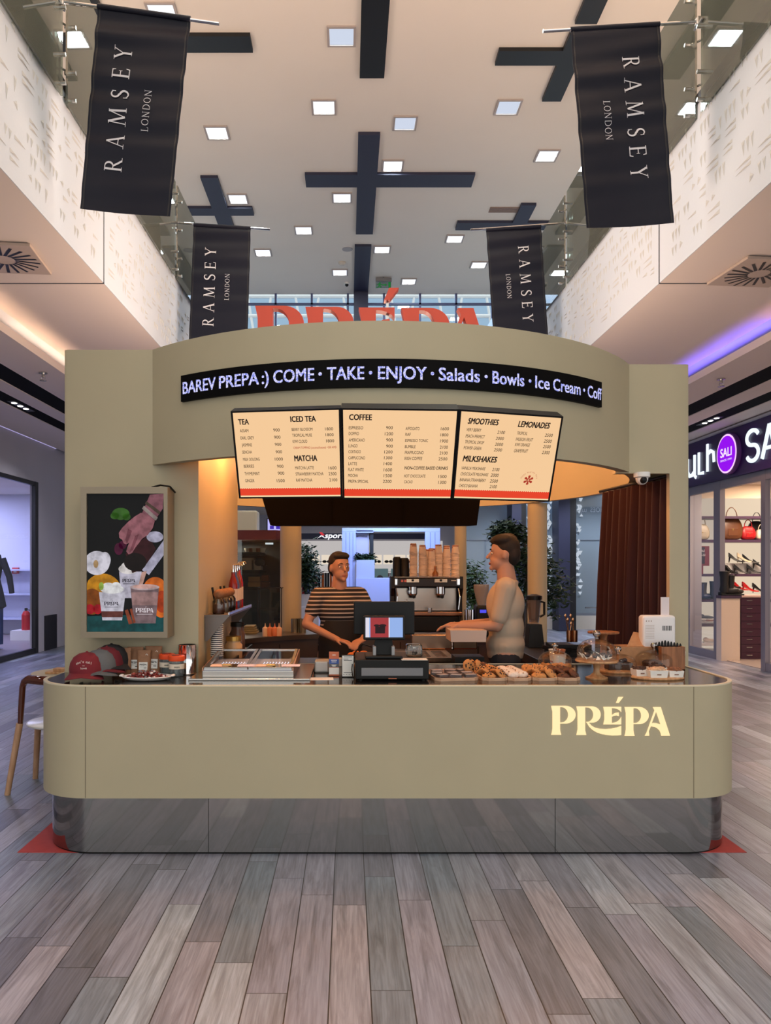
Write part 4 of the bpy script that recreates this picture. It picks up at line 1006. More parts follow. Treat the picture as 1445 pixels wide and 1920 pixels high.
m = M(); m.box(6.52, 6.56, YW, YW+.4, 0, 3.0); m.box(8.6, 8.64, YW, YW+.4, 0, 3.0); m.build('side_panel', mat('cream_panel', (226, 205, 185), .6), sh_)

def handbag(lab, px, py_b, wpx, hpx, col, Y=14.9, handle=True, mt=None):
    p = P(px, py_b, Y); w_ = wpx*Y/F; h = hpx*Y/F; z = min(zs+[2.62], key=lambda q: abs(q-p.z))
    t = thing('handbag', lab, 'handbag', (p.x, Y, z))
    m = M(); b = bmesh.new(); bmesh.ops.create_uvsphere(b, u_segments=28, v_segments=16, radius=1)
    for v in b.verts:
        q = [math.copysign(abs(t_)**.55, t_) for t_ in v.co]; k = 1-.22*max(0, q[2]); v.co = (q[0]*w_*.5*k, q[1]*.08*(1-.45*max(0, q[2])), (q[2]*.5+.5)*h)
    m._join(b, Matrix.Translation((p.x, Y, z)))
    c = mt or mat('bag_'+'_'.join(map(str, col)), col, .35); m.build('body', c, t, smooth=50)
    m = M(); m.box(p.x-w_*.22, p.x+w_*.22, Y-.084, Y-.066, z+h*.18, z+h*.52, .006); m.build('pocket', c, t)
    m = M(); m.box(p.x-.012, p.x+.012, Y-.088, Y-.082, z+h*.42, z+h*.5); m.build('clasp', mat('brass_clasp', (190, 160, 100), .3, .9), t)
    if handle:
        m = M(); m.tube([(p.x+w_*.25*cos(a), Y-.02, z+h*.95+h*.5*sin(a)) for a in [pi*i/12 for i in range(13)]], .009, 8); m.build('handle', c, t)
handbag('cream handbag with brown straps at the end of the top shelf', 1313, 1006, 32, 30, (196, 180, 150))
handbag('large brown leather duffel bag on the top shelf of the shoe shop', 1370, 1006, 42, 42, (104, 62, 36))
handbag('glossy red handbag on the top shelf of the shoe shop', 1401, 1011, 28, 26, (176, 26, 30))
handbag('black tote bag with thin handles behind the red handbag', 1417, 1000, 32, 36, (22, 20, 22), Y=15.02)
handbag('small cream handbag beside the red handbag', 1425, 1011, 18, 20, (222, 204, 180))
handbag('dark grey handbag at the near corner of the top shelf', 1303, 1011, 16, 16, (40, 38, 46), Y=14.83, handle=False)

def boot(lab, x, Y, z, s, col, yaw=0):
    t = thing('boot', lab, 'boot', (x, Y, z), yaw)
    m = M(); m.lathe([(0, .03), (.042, .03), (.05, .06), (.042, .12), (.046, .20), (.052, .26), (.048, .262), (.04, .2)], (0, 0, 0), 14, cap=False); m.sph((.07, 0, .05), (.10, .042, .04), 14, 8)
    m.build('upper', mat('boot_'+'_'.join(map(str, col)), col, .5), t, smooth=60, world=False)
    m = M(); m.box(-.05, .16, -.04, .04, 0, .018, .006); m.box(-.05, 0, -.035, .035, 0, .035); m.build('sole', BLK, t, world=False)
    t.scale = (s, s, s); return t
boot('dark blue ankle boot at the end of the third shoe shelf', 6.90, 14.8, zs[2], 1.15, (40, 50, 84))
boot('grey ankle boot on the third shoe shelf behind glass', 7.02, 14.95, zs[2], 1.25, (96, 92, 92))
boot('navy ankle boot nearest the window mullion on the third shelf', 7.16, 14.85, zs[2], 1.35, (36, 42, 70))
def pump(lab, x, Y, z, col, yaw=0, s=1):
    t = thing('high_heel_shoe', lab, 'shoe', (x, Y, z), yaw)
    m = M(); pts = [(-.09, .085), (-.06, .07), (0, .03), (.06, .008), (.13, .006)]
    a = []
    for i, (u, v) in enumerate(pts):
        w_ = (.022, .026, .026, .034, .012)[i]; h = (.06, .05, .03, .02, .012)[i]
        a.append([m.bm.verts.new(q) for q in ((u, -w_, v), (u, w_, v), (u, w_*.8, v+h), (u, -w_*.8, v+h))])
    for A, B in zip(a, a[1:]):
        for k in range(4): j = (k+1) % 4; m.bm.faces.new((A[k], A[j], B[j], B[k]))
    m.bm.faces.new(a[0]); m.bm.faces.new(a[-1]); m.build('upper', mat('shoe_'+'_'.join(map(str, col)), col, .3), t, smooth=70, world=False)
    m = M(); m.tube([(-.075, 0, .08), (-.085, 0, 0)], [.014, .006], 8); m.build('heel', mat('shoe_'+'_'.join(map(str, col)), col, .3), t, world=False)
    t.scale = (s, s, s); return t
Bk = (20, 18, 20)
for i, (px, dz, lab, yw) in enumerate(((1357, 0, 'black and tan court shoe at the left end of the second shelf', -1.2), (1368, 0, 'second black and tan court shoe on the second shelf', -1.2), (1378, .22, 'black stiletto raised on the upper riser of the second shelf', -.2), (1388, 0, 'front black stiletto on the second shelf near the middle', -.3),
        (1394, .22, 'pale strappy heel on the riser of the second shelf', -.2), (1404, .2, 'black stiletto right of the pale heels on the riser', -.4), (1412, 0, 'black stiletto at the right of the second shelf front row', -.3), (1424, .1, 'last black stiletto before the right window frame', -.4))):
    p = P(px, 1068, 14.86); pump(lab, p.x, 14.86, zs[1]+dz, Bk if i != 4 else (220, 200, 170), yw, 1.35)
m = M(); m.box(7.45, 8.55, 14.95, 15.05, zs[1], zs[1]+.21); tag(m.build('display_riser', WHT), 'white riser step carrying heels on the second shoe shelf', 'riser')
t = thing('sale_sign', 'dark red sale sign standing behind the shoe shop glass', 'sign', (6.86, 14.7, zs[1]))
a, b = P(1303, 1024, 14.68), P(1329, 1061, 14.68); m = M(); m.box(a.x, b.x, 14.67, 14.69, b.z, a.z); m.box((a.x+b.x)/2-.02, (a.x+b.x)/2+.02, 14.68, 14.7, zs[1], b.z); m.build('board', mat('sale_red', (110, 16, 30), .5), t)
m = M(); m.box(a.x+.09, b.x-.09, 14.664, 14.668, b.z+.04, a.z-.02); m.build('stripe', mat('sale_dark', (26, 14, 30), .5), t)
m = M(); f = lambda u, v, d: Vector((a.x+u, 14.66-d, b.z+v)); W_ = b.x-a.x; put_text(m, 'SALE', f, W_/2, .27, .045, .08, 'c'); put_text(m, '15-50', f, W_/2, .19, .045, .10, 'c'); m.build('lettering', PAPER, t)
def flatshoe(lab, x, Y, z, col, yaw=0):
    t = thing('shoe', lab, 'shoe', (x, Y, z), yaw)
    m = M(); m.sph((.03, 0, .045), (.13, .045, .035), 14, 8); m.sph((-.06, 0, .06), (.055, .042, .045), 12, 8); m.build('upper', mat('shoe_'+'_'.join(map(str, col)), col, .5), t, smooth=60, world=False)
    m = M(); m.box(-.11, .16, -.045, .045, 0, .022, .008); m.build('sole', WHT, t, world=False)
flatshoe('dark slate shoe on the fourth shelf of the shoe shop', 7.0, 14.85, zs[3]+.08, (62, 70, 90), -.4)
flatshoe('pink shoe on the fourth shelf of the shoe shop', 7.12, 14.95, zs[3]+.02, (205, 150, 140), .3)
flatshoe('cream trainer on the lowest shelf of the shoe shop', 7.08, 14.85, zs[4], (232, 214, 190), -.2)
m = M(); m.box(6.64, 7.0, 14.75, 15.05, zs[3], zs[3]+.05, .01); m.box(6.66, 6.98, 14.76, 15.04, zs[3]+.05, zs[3]+.09, .01); tag(m.build('shoe_box', mat('box_grey', (150, 146, 150), .6)), 'flat grey shoe box on the fourth shelf', 'box')
# counter cabinets in the doorway
t = thing('drawer_cabinet', 'dark purple cabinet of eight shallow drawers in the shop doorway', 'cabinet', (7.1, 13.3, 0))
a, b = P(1388, 1120, 13.3), P(1431, 1237, 13.3)
m = M(); m.box(a.x, b.x+.02, 13.32, 13.8, .0, a.z); m.build('body', mat('purple_lacquer', (62, 14, 42), .35), t)
for i in range(8):
    z1 = a.z-.01-(a.z/8)*i; m = M(); m.box(a.x+.01, b.x+.01, 13.30, 13.32, z1-a.z/8+.008, z1); d = m.build('drawer', mat('purple_lacquer', 0), t)
    m = M(); m.box(a.x+.10, a.x+.20, 13.285, 13.30, z1-.05, z1-.042); m.build('handle', CHROME, d)
m = M(); m.box(a.x-.03, b.x+.5, 13.28, 13.85, a.z, a.z+.03); tag(m.build('worktop', mat('pink_top', (216, 186, 176), .4)), 'pale pink worktop over the purple drawer cabinet', 'worktop')
a, b = P(1352, 1122, 13.1), P(1387, 1237, 13.1)
t = thing('display_plinth', 'cream display plinth with a purple top beside the drawer cabinet', 'plinth', (a.x, 13.1, 0)); m = M(); m.box(a.x, b.x, 13.1, 13.28, 0, a.z); m.build('body', mat('cream_panel', 0), t)
m = M(); m.box(a.x-.01, b.x+.02, 13.08, 13.27, a.z, a.z+.05); m.build('top', SHELFD, t)
boot('tall black boot on the plinth by the shop door', a.x+.08, 13.16, a.z+.05, 1.6, (18, 17, 20), 0)
boot('second black boot on the plinth with its toe to the right', a.x+.20, 13.18, a.z+.05, 1.35, (24, 22, 24), 0)
pump('bright red patent heel on the shop worktop', 7.12, 13.45, 1.15+.03, (215, 28, 30), 0, 1.3)
pump('second bright red heel lying on the shop worktop', 7.02, 13.6, 1.17+.03, (215, 28, 30), 0, 1.3)
pump('black low shoe on the worktop right of the red heels', 7.32, 13.5, 1.17, Bk, 0, 1.2)
m = M(); m.box(6.85, 7.0, 13.5, 13.75, 1.155, 1.28, .004); tag(m.build('shoe_box', mat('box_dark', (60, 40, 34), .6)), 'dark shoe box on the worktop behind the red heels', 'box')

# --- far right: glazed facade at Y = 20, dark columns
m = M(); g = mat('facade_frame', (128, 134, 146), .4, .5); 
m.box(3.0, 9.0, 19.95, 20.05, .36, .42); m.box(3.0, 9, 19.95, 20.05, 3.9, 3.98)
for x in (3.0, 4.9, 6.9): m.box(x-.03, x+.03, 19.95, 20.05, .4, 3.98)
for z in (2.35, 3.55): m.box(3, 9, 19.97, 20.03, z-.008, z+.008)
w4 = struct(m.build('window_4', g))
m = M(); m.poly([(3, 20, .4), (9, 20, .4), (9, 20, 3.95), (3, 20, 3.95)]); m.build('glass_pane', glass('facade_glass', (200, 214, 226), 1.2, haze=.45, hazecol=(186, 202, 212)), w4)
m = M(); m.box(3.0, 9, 19.9, 20.1, 0, .36); struct(m.build('trim_6', mat('sill_cream', (205, 196, 182), .5)))
m = M(); m.box(5.37, 5.66, 19.3, 19.9, 0, 3.98); m.box(4.18, 4.42, 19.3, 19.9, 0, 3.98); struct(m.build('pillar_blue', NAVY))
m = M(); m.box(5.66, 5.83, 19.35, 19.9, 0, 3.98); m.box(4.42, 4.55, 19.35, 19.9, 0, 3.98); struct(m.build('pillar_dark', BLACK))
m = M(); rnd = random.Random(4)
for px in (1087, 1031, 995):
    xc = (px-VX)*19.9/F
    for k in range(34):
        z = .95+k*.082
        if rnd.random() < .2: continue
        for q in range(rnd.choice((1, 2, 2, 3))):
            x = xc-.07+rnd.random()*.12; s = .035+.03*rnd.random()
            m.poly([(x-s, 19.94, z+s*.8), (x+s, 19.94, z+s*.8), (x, 19.94, z-s)] if rnd.random() < .6 else [(x-s, 19.94, z-s*.6), (x+s, 19.94, z-s*.6), (x, 19.94, z+s)])
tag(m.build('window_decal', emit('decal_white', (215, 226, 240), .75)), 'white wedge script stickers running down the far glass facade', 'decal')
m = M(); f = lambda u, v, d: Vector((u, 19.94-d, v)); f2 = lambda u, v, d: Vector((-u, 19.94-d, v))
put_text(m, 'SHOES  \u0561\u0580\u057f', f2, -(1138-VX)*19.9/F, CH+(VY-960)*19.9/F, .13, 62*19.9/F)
m.build('lettering', mat('reflect_text', (190, 200, 210), .6), w4)  # mirrored sign reflection drawn as flat letters on the facade glass
# floor barrier before the facade
t = thing('barrier_rail', 'low steel barrier rail before the far glass facade', 'barrier', (6.1, 19, 0)); m = M(); m.tube([(5.95, 19, .62), (7.4, 19, .62)], .02)
for x in (6.25, 6.35, 7.2): m.tube([(x, 19, 0), (x, 19, .62)], .018)
m.build('rail', STEEL, t)
struct((lambda mm: (mm.box(3, 14, 20.3, 20.6, 0, 3.98), mm.build('wall_right_far', mat('outside_dim', (150, 160, 172), .8)))[1])(M()))

# --- far hall end: sports shop, y = 26
YE = 26.0
m = M(); m.box(-9, 9, YE+1.6, YE+1.8, 0, 4); m.box(-9, -3.4, YE-1, YE-.8, 0, 4); m.box(4.2, 9, YE-1, YE-.8, 0, 4); struct(m.build('wall_far', mat('far_wall', (198, 196, 205), .8)))
m = M(); m.box(-9, 9, 22, YE+1.8, 3.55, 3.7); struct(m.build('ceiling_far', WHITE))
t = thing('shop_sign', 'navy sports shop sign with white italic letters at the far end of the hall', 'sign', (-.8, YE, 2.5)); a, b = P(566, 1001, YE), P(822, 1011, YE)
m = M(); m.box(a.x-.5, b.x, YE, YE+.1, b.z, a.z+.02); m.build('board', mat('sport_navy', (22, 24, 64), .4), t)
m = M(); f = lambda u, v, d: Vector((u+.22*(v-b.z), YE-.02-d, v)); q = P(608, 1010, YE); put_text(m, 'sport', f, q.x, q.z+.02, .19, 36*YE/F, bold=.04); q = P(594, 1010, YE); m.flat([(q.x, q.z), (q.x+.14, q.z+.08), (q.x+.28, q.z), (q.x+.14, q.z+.15)], f); m.build('lettering', emit('sport_white', (245, 245, 250), 1.1), t)
m = M(); m.flat([(q.x+.02, q.z+.22), (q.x+.12, q.z+.22), (q.x+.24, q.z+.12), (q.x+.14, q.z+.10)], f, .003); m.build('logo_stroke', emit('sport_red', (210, 60, 70), .9), t)
m = M(); m.box(a.x-.2, b.x+.3, YE+1.3, YE+1.35, 0, 2.6); struct(m.build('wall_far_shop', emit('far_shop_glow', (214, 208, 206), .75)))
rnd = random.Random(11)
def rack(px, cols, lab):
    x = (px-VX)*(YE+.8)/F; t = thing('clothes_rail', lab, 'clothes rail', (x, YE+.8, 0))
    m = M(); m.tube([(x-.32, YE+.8, 0), (x-.32, YE+.8, 1.5), (x+.32, YE+.8, 1.5), (x+.32, YE+.8, 0)], .02); m.build('rail', STEEL, t)
    for i in range(7):
        xx = x-.27+.09*i; m = M(); m.box(xx-.036, xx+.036, YE+.6, YE+1.0, .55+rnd.random()*.2, 1.45, .02); m.build('garment', mat('cloth_'+cols[i % len(cols)], {'o': (226, 110, 50), 'k': (30, 30, 36), 'w': (220, 220, 226), 'b': (70, 90, 150), 'r': (170, 40, 50)}[cols[i % len(cols)]], .8), t)
rack(620, 'okkor', 'rail of orange and black sportswear in the far sports shop'); rack(583, 'rkbwk', 'rail of mixed dark sportswear beyond the left plant'); rack(735, 'kowkb', 'rail of clothes right of the blue kiosk post in the far shop'); rack(778, 'wkwbw', 'rail of white and black clothes far behind the coffee machine')
for i, px in enumerate((590, 612, 633, 706, 728, 750, 772, 795)):
    x = (px-VX)*(YE+1.25)/F; t = thing('wall_display', 'lit wall display of dark goods in the far sports shop, %s' % ('first from the left', 'second from the left', 'third from the left', 'fourth from the left', 'fifth from the left', 'sixth from the left', 'seventh from the left', 'last on the right')[i], 'display', (x, YE+1.2, 1.75), group='wall displays of the far sports shop')
    m = M(); m.box(-.18, .18, 0, .06, 0, .34); m.build('back', emit('display_pale', (240, 225, 205), .9), t, world=False)
    m = M(); m.sph((-.07, -.03, .1), (.08, .04, .05)); m.sph((.08, -.03, .1), (.07, .04, .05)); m.build('goods', BLK, t, world=False)
# blue-white pavilion kiosk at Y = 13
PB = mat('pavilion_blue', (176, 192, 236), .6); PY = 13.0
t = thing('pavilion', 'pale blue framed sales pavilion standing in the hall behind the coffee kiosk', 'kiosk', (.6, PY, 0))
def bx(name, x0, y0, x1, y1, mt=PB, Y=PY, dep=.1):
    a, b = P(x0, y0, Y), P(x1, y1, Y); m = M(); m.box(a.x, b.x, Y, Y+dep, max(0, b.z), a.z, .004); return m.build(name, mt, t)
bx('post', 641, 997, 667, 1245); bx('post', 797, 997, 825, 1245); bx('beam', 641, 990, 825, 997, PB); bx('beam', 667, 994, 700, 999, PB)
for x in (648, 655, 661, 806, 815): bx('groove', x, 998, x+.8, 1240, mat('groove_blue', (120, 136, 190), .6), PY-.004, .006)
bx('base_panel', 667, 1084, 739, 1245, PB, PY-.15, .4); bx('planter', 668, 1050, 702, 1084, PB, PY-.1, .3); bx('side_panel', 667, 998, 692, 1050, mat('panel_grey', (186, 188, 202), .6), PY+.1, .05); bx('dark_post', 693, 998, 700, 1050, mat('dark_green', (26, 34, 34), .5), PY+.05, .1)
q = P(668, 1007, PY+.09); m = M(); put_text(m, 'ermosa', lambda u, v, d: Vector((u, PY+.09-d, v)), q.x, q.z, .045, 20*PY/F); m.build('lettering', INK, t)
area('pavilion_lamp', (.7, PY-1.0, 3.0), .8, 70, (160, 185, 255), (radians(25), 0, 0))
# far green chairs and seated person
def chair_far(px, lab):
    p = P(px, 1085, 17); x = p.x; t = thing('cafe_chair', lab, 'chair', (x, 17, 0)); m = M(); m.box(x-.22, x+.22, 17, 17.4, .42, .47, .01); m.build('seat', mat('chair_green', (108, 140, 132), .6), t)
    m = M(); m.box(x-.22, x+.22, 16.96, 17.0, .8, 1.6, .01); m.build('backrest', mat('chair_green', 0), t)
    for a in (-.19, .19):
        for b_ in (17.02, 17.36): m = M(); m.cyl((x+a, b_, 0), .015, .42, 8); m.build('leg', STEEL, t)
chair_far(709, 'grey green high backed cafe chair behind the blue pavilion'); chair_far(751, 'second grey green cafe chair further right behind the pavilion')

# --- plants
LEAF = mat('leaf_dark', (36, 58, 34), .45, noise=.5, nscale=6); LEAF2 = mat('leaf_mid', (62, 92, 50), .5, noise=.5, nscale=6); BARK = mat('bark', (72, 58, 46), .8)
def plant(lab, c, h, crown, n, ls, mt, pot, seed, trunk=True, name='potted_tree'):
    rnd = random.Random(seed); t = thing(name, lab, 'plant', c); x, y, z = c
    m = M(); ph = pot
    if pot: m.lathe([(pot*.7, 0), (pot, pot*1.5), (pot*.92, pot*1.5), (pot*.9, pot*1.35), (0, pot*1.35)], c, 24); m.build('pot', mat('pot_white', (210, 210, 214), .5), t)
    z0 = z+(pot*1.35 if pot else 0); cc = crown[0]
    if trunk:
        m = M()
        for k in range(3):
            a = rnd.random()*6; m.tube([(x+.03*cos(a), y+.03*sin(a), z0-.05), (x+.05*cos(a+1), y+.05*sin(a+1), z0+(h-z0+z)*.4), (x+.2*cos(a), y+.2*sin(a), z+h*.85)], [.022, .018, .008], 6)
        m.build('trunk', BARK, t)
    m = M()
    for i in range(n):
        ce, r = crown[rnd.randrange(len(crown))]
        while True:
            d = Vector((rnd.uniform(-1, 1), rnd.uniform(-1, 1), rnd.uniform(-1, 1)))
            if d.length < 1: break
        d = d*(.55+.45*rnd.random())
        p = Vector((x+ce[0]+d.x*r[0], y+ce[1]+d.y*r[1], z+ce[2]+d.z*r[2]))
        a = rnd.random()*6.28; u = Vector((cos(a), sin(a), rnd.uniform(-.9, .4))).normalized(); v = u.cross(Vector((rnd.uniform(-.4, .4), rnd.uniform(-.4, .4), 1))).normalized()
        l = ls*(.7+.6*rnd.random()); nn = u.cross(v)*l*.12
        m.poly([p, p+u*l*.5+v*l*.2+nn, p+u*l]); m.poly([p, p+u*l, p+u*l*.5-v*l*.2+nn])
    m.build('foliage', mt, t)
p = P(935, 1066, 10.6)
plant('tall potted fig tree with dark leaves behind the right barista', (p.x+.35, 10.6, 0), 2.3, [((-.0, 0, 1.75), (.55, .5, .45)), ((.25, 0, 1.35), (.5, .5, .55)), ((-.25, 0, 2.1), (.3, .3, .25))], 2600, .11, LEAF, .25, 1)
plant('leafy plant in the window light left of the right barista', (1.95, 12.2, 0), 1.7, [((0, 0, 1.35), (.35, .3, .5))], 900, .10, LEAF2, .2, 2)
p = P(577, 1066, 12.0)
plant('green bushy plant on the white stand seen left of the striped barista', (p.x-.02, 12.0, 1.0), 1.0, [((0, 0, .62), (.26, .26, .5))], 1000, .10, LEAF, .13, 3, False, 'potted_plant')
m = M(); m.box(p.x-.3, p.x+.18, 11.85, 12.4, 0, 1.0, .005); tag(m.build('planter_stand', mat('stand_white', (196, 200, 214), .5)), 'white block stand under the bushy plant left of the barista', 'stand')
p = P(682, 1050, PY+.05)
plant('low row of green plants in the pale blue pavilion planter', (p.x, PY+.05, p.z-.02), .3, [((-.08, 0, .08), (.1, .08, .09)), ((.1, 0, .06), (.1, .08, .09))], 260, .10, LEAF, 0, 4, False, 'planter_plants')
# --- left back: glazed shop cabinet with dark red canopy
vx0, vx1, VYY = P(440, 0, 9.6).x-1.2, P(526, 0, 9.6).x, 9.6
zc1, zc0 = CH+(VY-994)*VYY/F, CH+(VY-1012)*VYY/F
t = thing('display_case', 'tall glazed display case with dark red canopy and shelves behind the left kiosk wall', 'display case', (vx0+1, VYY, 0))
m = M(); m.prism([(vx0, VYY), (vx1-.06, VYY), (vx1, VYY+.1), (vx1, VYY+.9), (vx0, VYY+.9)], lambda u, v, d: Vector((u, v, d)), zc0, zc1); m.build('canopy', mat('canopy_red', (96, 24, 20), .5), t)
m = M(); m.box(vx0, vx1, VYY+.85, VYY+.9, 0, zc0); m.box(vx0, vx1, VYY, VYY+.9, 0, .5); m.build('carcass', mat('case_dark', (46, 48, 50), .5), t)
m = M(); m.poly([(vx0, VYY+.02, .5), (vx1, VYY+.02, .5), (vx1, VYY+.02, zc0), (vx0, VYY+.02, zc0)]); m.poly([(vx1, VYY+.02, .5), (vx1, VYY+.85, .5), (vx1, VYY+.85, zc0), (vx1, VYY+.02, zc0)]); m.build('glass_pane', glass('case_glass', (205, 216, 214), 1.2), t)
for py in (1035, 1069, 1101):
    z = CH+(VY-py)*VYY/F; m = M(); m.box(vx0, vx1-.28, VYY+.1, VYY+.8, z-.04, z); m.build('shelf_board', BLK, t)
m = M(); area('added_case_fill', (vx1-.6, VYY+.4, zc0-.03), .3, 9, (255, 236, 215)); q = P(494, 1018, VYY); m.box(q.x, q.x+.10, VYY+.2, VYY+.23, q.z-.012, q.z+.01); m.build('strip_light', emit('case_strip', (240, 240, 245), 1.2), t)  # unseen area fill added to brighten the case contents, apart from the strip
def carton(px, py, Y, w_, h, d, lab, mt=KRAFT, rz=0, name='cardboard_box', cat='box'):
    p = P(px, py, Y); m = M(); m.obox((0, 0, h/2), (w_, d, h), (0, 0, 0), .004); o = m.build(name, mt); o.location = p; o.rotation_euler.z = rz; return tag(o, lab, cat)
zA = 1101
carton(478, 1101, 9.95, .16, .07, .2, 'kraft box on the lower case shelf, under another box'); carton(478, 1090.5, 9.95, .15, .065, .2, 'kraft box stacked on top of the lower one in the case')
carton(498, 1101, 9.95, .10, .07, .15, 'small brown box at the bottom right of the case shelf', mat('brown_box', (110, 62, 44), .7)); carton(498, 1090, 9.95, .09, .08, .14, 'dark brown carton standing on the small brown box', mat('brown_box', 0))
carton(466, 1069, 9.95, .16, .16, .2, 'pale wedge shaped carton on the middle case shelf', mat('pale_card', (176, 160, 146), .8)); carton(482, 1069, 9.95, .13, .13, .2, 'pale carton beside the grey cap in the case', mat('pale_card', 0))
q = P(486, 1055, 9.9); m = M(); m.sph((0, 0, 0), (.075, .08, .06)); m.box(-.02, .10, -.06, .06, -.04, -.03, .005); o = tag(m.build('cap', mat('cap_grey_dark', (50, 54, 60), .8), smooth=50), 'dark grey cap on the middle shelf of the glass case', 'cap'); o.location = q
for i, px in enumerate((464, 470, 477, 484, 492)):
    q = P(px, 1035, 9.9); m = M(); m.lathe([(0, 0), (.03, 0), (.045, .05), (.038, .05), (.025, .01)], (0, 0, 0), 16, cap=False); o = m.build('bowl', mat('bowl_brown' if i % 2 else 'bowl_cream', (150, 90, 60) if i % 2 else (214, 200, 180), .5), smooth=50)
    o.location = q; tag(o, 'small %s bowl on the top shelf of the glass case, %s' % ('brown' if i % 2 else 'cream', ('first', 'second', 'third', 'fourth', 'fifth')[i]+' from the left'), 'bowl', 'bowls on the top case shelf')
plant('dark leafy tree added behind the glass case in place of a reflection', (vx1-.28, 10.9, 0), 2.1, [((0, 0, 1.55), (.34, .3, .55))], 1100, .09, LEAF, .18, 6)  # tree added to stand in for foliage reflected in the case glass
# cream rounded pylon over the case
a, b = P(440, 957, 10.8), P(482, 996, 10.8); m = M(); m.box(a.x-.5, b.x, 10.8, 11.1, zc1, a.z, .03, 4); tag(m.build('cream_panel', mat('cream_panel2', (212, 208, 186), .5)), 'cream rounded panel standing above the red canopy', 'panel')
# ================================================================= ON THE COUNTER
TZ = .9475           # counter top height
def topc(px, lim, z=TZ): return Vector(((px-VX)*lim/F, lim, z))
def top(px, py, z=TZ):      # point on the counter top seen at a pixel
    Y = (CH-z)*F/(py-VY); return Vector(((px-VX)*Y/F, Y, z))
OAK = wood('oak_wood', (176, 126, 84), (206, 160, 114)); WALN = wood('walnut_wood', (120, 76, 46), (160, 104, 66)); PALEW = wood('pale_tray_wood', (190, 150, 120), (214, 178, 148), (3, 20, 20))
CUPW = mat('cup_white', (226, 222, 214), .6)
def wrap_logo(m, f, w_, u=0, v=0):
    for p in LOGO: m.flat([((q[0]-.5)*w_+u, q[1]*w_+v) for q in p], f)

# --- wall screen with the drinks picture
YP = 4.58
t = thing('wall_screen', 'framed portrait screen showing iced drinks on the left kiosk wall', 'screen', (-1.36, YP, 1.18))
a, b = P(151, 913, YP), P(314, 1196, YP)
FRM = mat('screen_frame', (134, 122, 104), .35, .5)
fw = .04
m = M()
for q in ((a.x, a.x+fw*.9, b.z+fw*.9, a.z-fw), (b.x-fw*.6, b.x, b.z+fw*.9, a.z-fw), (a.x, b.x, b.z, b.z+fw*.9), (a.x, b.x, a.z-fw, a.z)): m.box(q[0], q[1], YP, YP+.18, q[2], q[3])
m.box(a.x+.036, b.x-.024, YP+.02, YP+.178, b.z+.036, a.z-.04); m.build('frame', FRM, t)
sx0, sx1, sz0, sz1 = a.x+fw*.9, b.x-fw*.6, b.z+fw*.9, a.z-fw
W_, H_ = 156.0, 275.0      # picture units: px within the screen; u right, v down
def scr(u, v, d): return Vector((sx0+u/W_*(sx1-sx0), YP+.014-d*.0006, sz1-v/H_*(sz1-sz0)))
m = M(); m.flat([(0, 0), (W_, 0), (W_, H_), (0, H_)], scr, 0); m.build('display', emit('scr_black', (10, 12, 14), .9), t)
LAY = [0]
def pic(name, col, polys, lvl=.8):
    LAY[0] += 1; m = M()
    for p in polys: m.flat([(min(max(q[0], 0), W_), min(max(q[1], 0), H_)) for q in p], scr, LAY[0])
    mt_ = emit('scr_'+name+str(LAY[0]), col, lvl*.74); nt_ = mt_.node_tree; b_ = nt_.nodes['Principled BSDF']
    tc_ = nt_.nodes.new('ShaderNodeTexCoord'); n_ = nt_.nodes.new('ShaderNodeTexNoise'); n_.inputs['Scale'].default_value = 22; n_.inputs['Detail'].default_value = 5
    r_ = nt_.nodes.new('ShaderNodeValToRGB'); cc = srgb(col); r_.color_ramp.elements[0].position = .36; r_.color_ramp.elements[1].position = .62
    r_.color_ramp.elements[0].color = tuple(v*.66 for v in cc[:3])+(1,); r_.color_ramp.elements[1].color = tuple(min(1, v*1.15) for v in cc[:3])+(1,)
    nt_.links.new(tc_.outputs['Object'], n_.inputs['Vector']); nt_.links.new(n_.outputs['Fac'], r_.inputs[0]); nt_.links.new(r_.outputs[0], b_.inputs['Emission Color'])
    return m.build(name, mt_, t)
E = lambda cx, cy, rx, ry, a0=0, a1=360, n=28: ell(cx, cy, rx, ry, a0, a1, n)[:-1] if a1-a0 == 360 else ell(cx, cy, rx, ry, a0, a1, n)
pic('picture_table', (22, 82, 84), [[(0, 244), (W_, 240), (W_, H_), (0, H_)]])
pic('picture_broccoli', (70, 120, 46), [E(68, 40, 18, 12), E(56, 44, 9, 7), E(80, 46, 8, 7)], .7)
pic('picture_flower', (92, 22, 60), [E(64, 110, 9, 12), E(72, 102, 8, 8)], .7)
pic('picture_pumpkin', (236, 116, 36), [E(138, 190, 24, 24), E(150, 225, 16, 22)], .85)
pic('picture_pumpkin_flesh', (200, 70, 24), [E(152, 215, 14, 22)], .8)
pic('picture_mango', (222, 150, 30), [E(32, 195, 38, 36)], .8)
pic('picture_mango_shade', (160, 84, 24), [E(10, 215, 22, 26), E(44, 224, 24, 10)], .7)
pic('picture_apple', (224, 220, 232), [E(20, 138, 26, 24), E(36, 132, 12, 16)], .95)
pic('picture_apple_core', (210, 170, 120), [E(18, 140, 5, 8)])
pic('picture_cherry', (190, 24, 40), [E(6, 230, 10, 10), E(22, 230, 9, 10)], .8)
def cupshape(cx, y0, y1, r0, r1): return [(cx-r0, y0), (cx+r0, y0), (cx+r1, y1), (cx-r1, y1)]
pic('picture_far_cup', (206, 200, 218), [cupshape(88, 155, 208, 23, 18)], .9); pic('picture_far_cream', (240, 232, 230), [E(84, 150, 20, 10), E(78, 146, 9, 9)], .9)
pic('picture_jug', (58, 22, 28), [[(78, 120), (124, 82), (140, 110), (116, 150), (92, 158)]], .9)
pic('picture_jug_shine', (188, 184, 208), [[(112, 152), (156, 92), (156, 122), (126, 162)], E(138, 86, 17, 11)], .9)
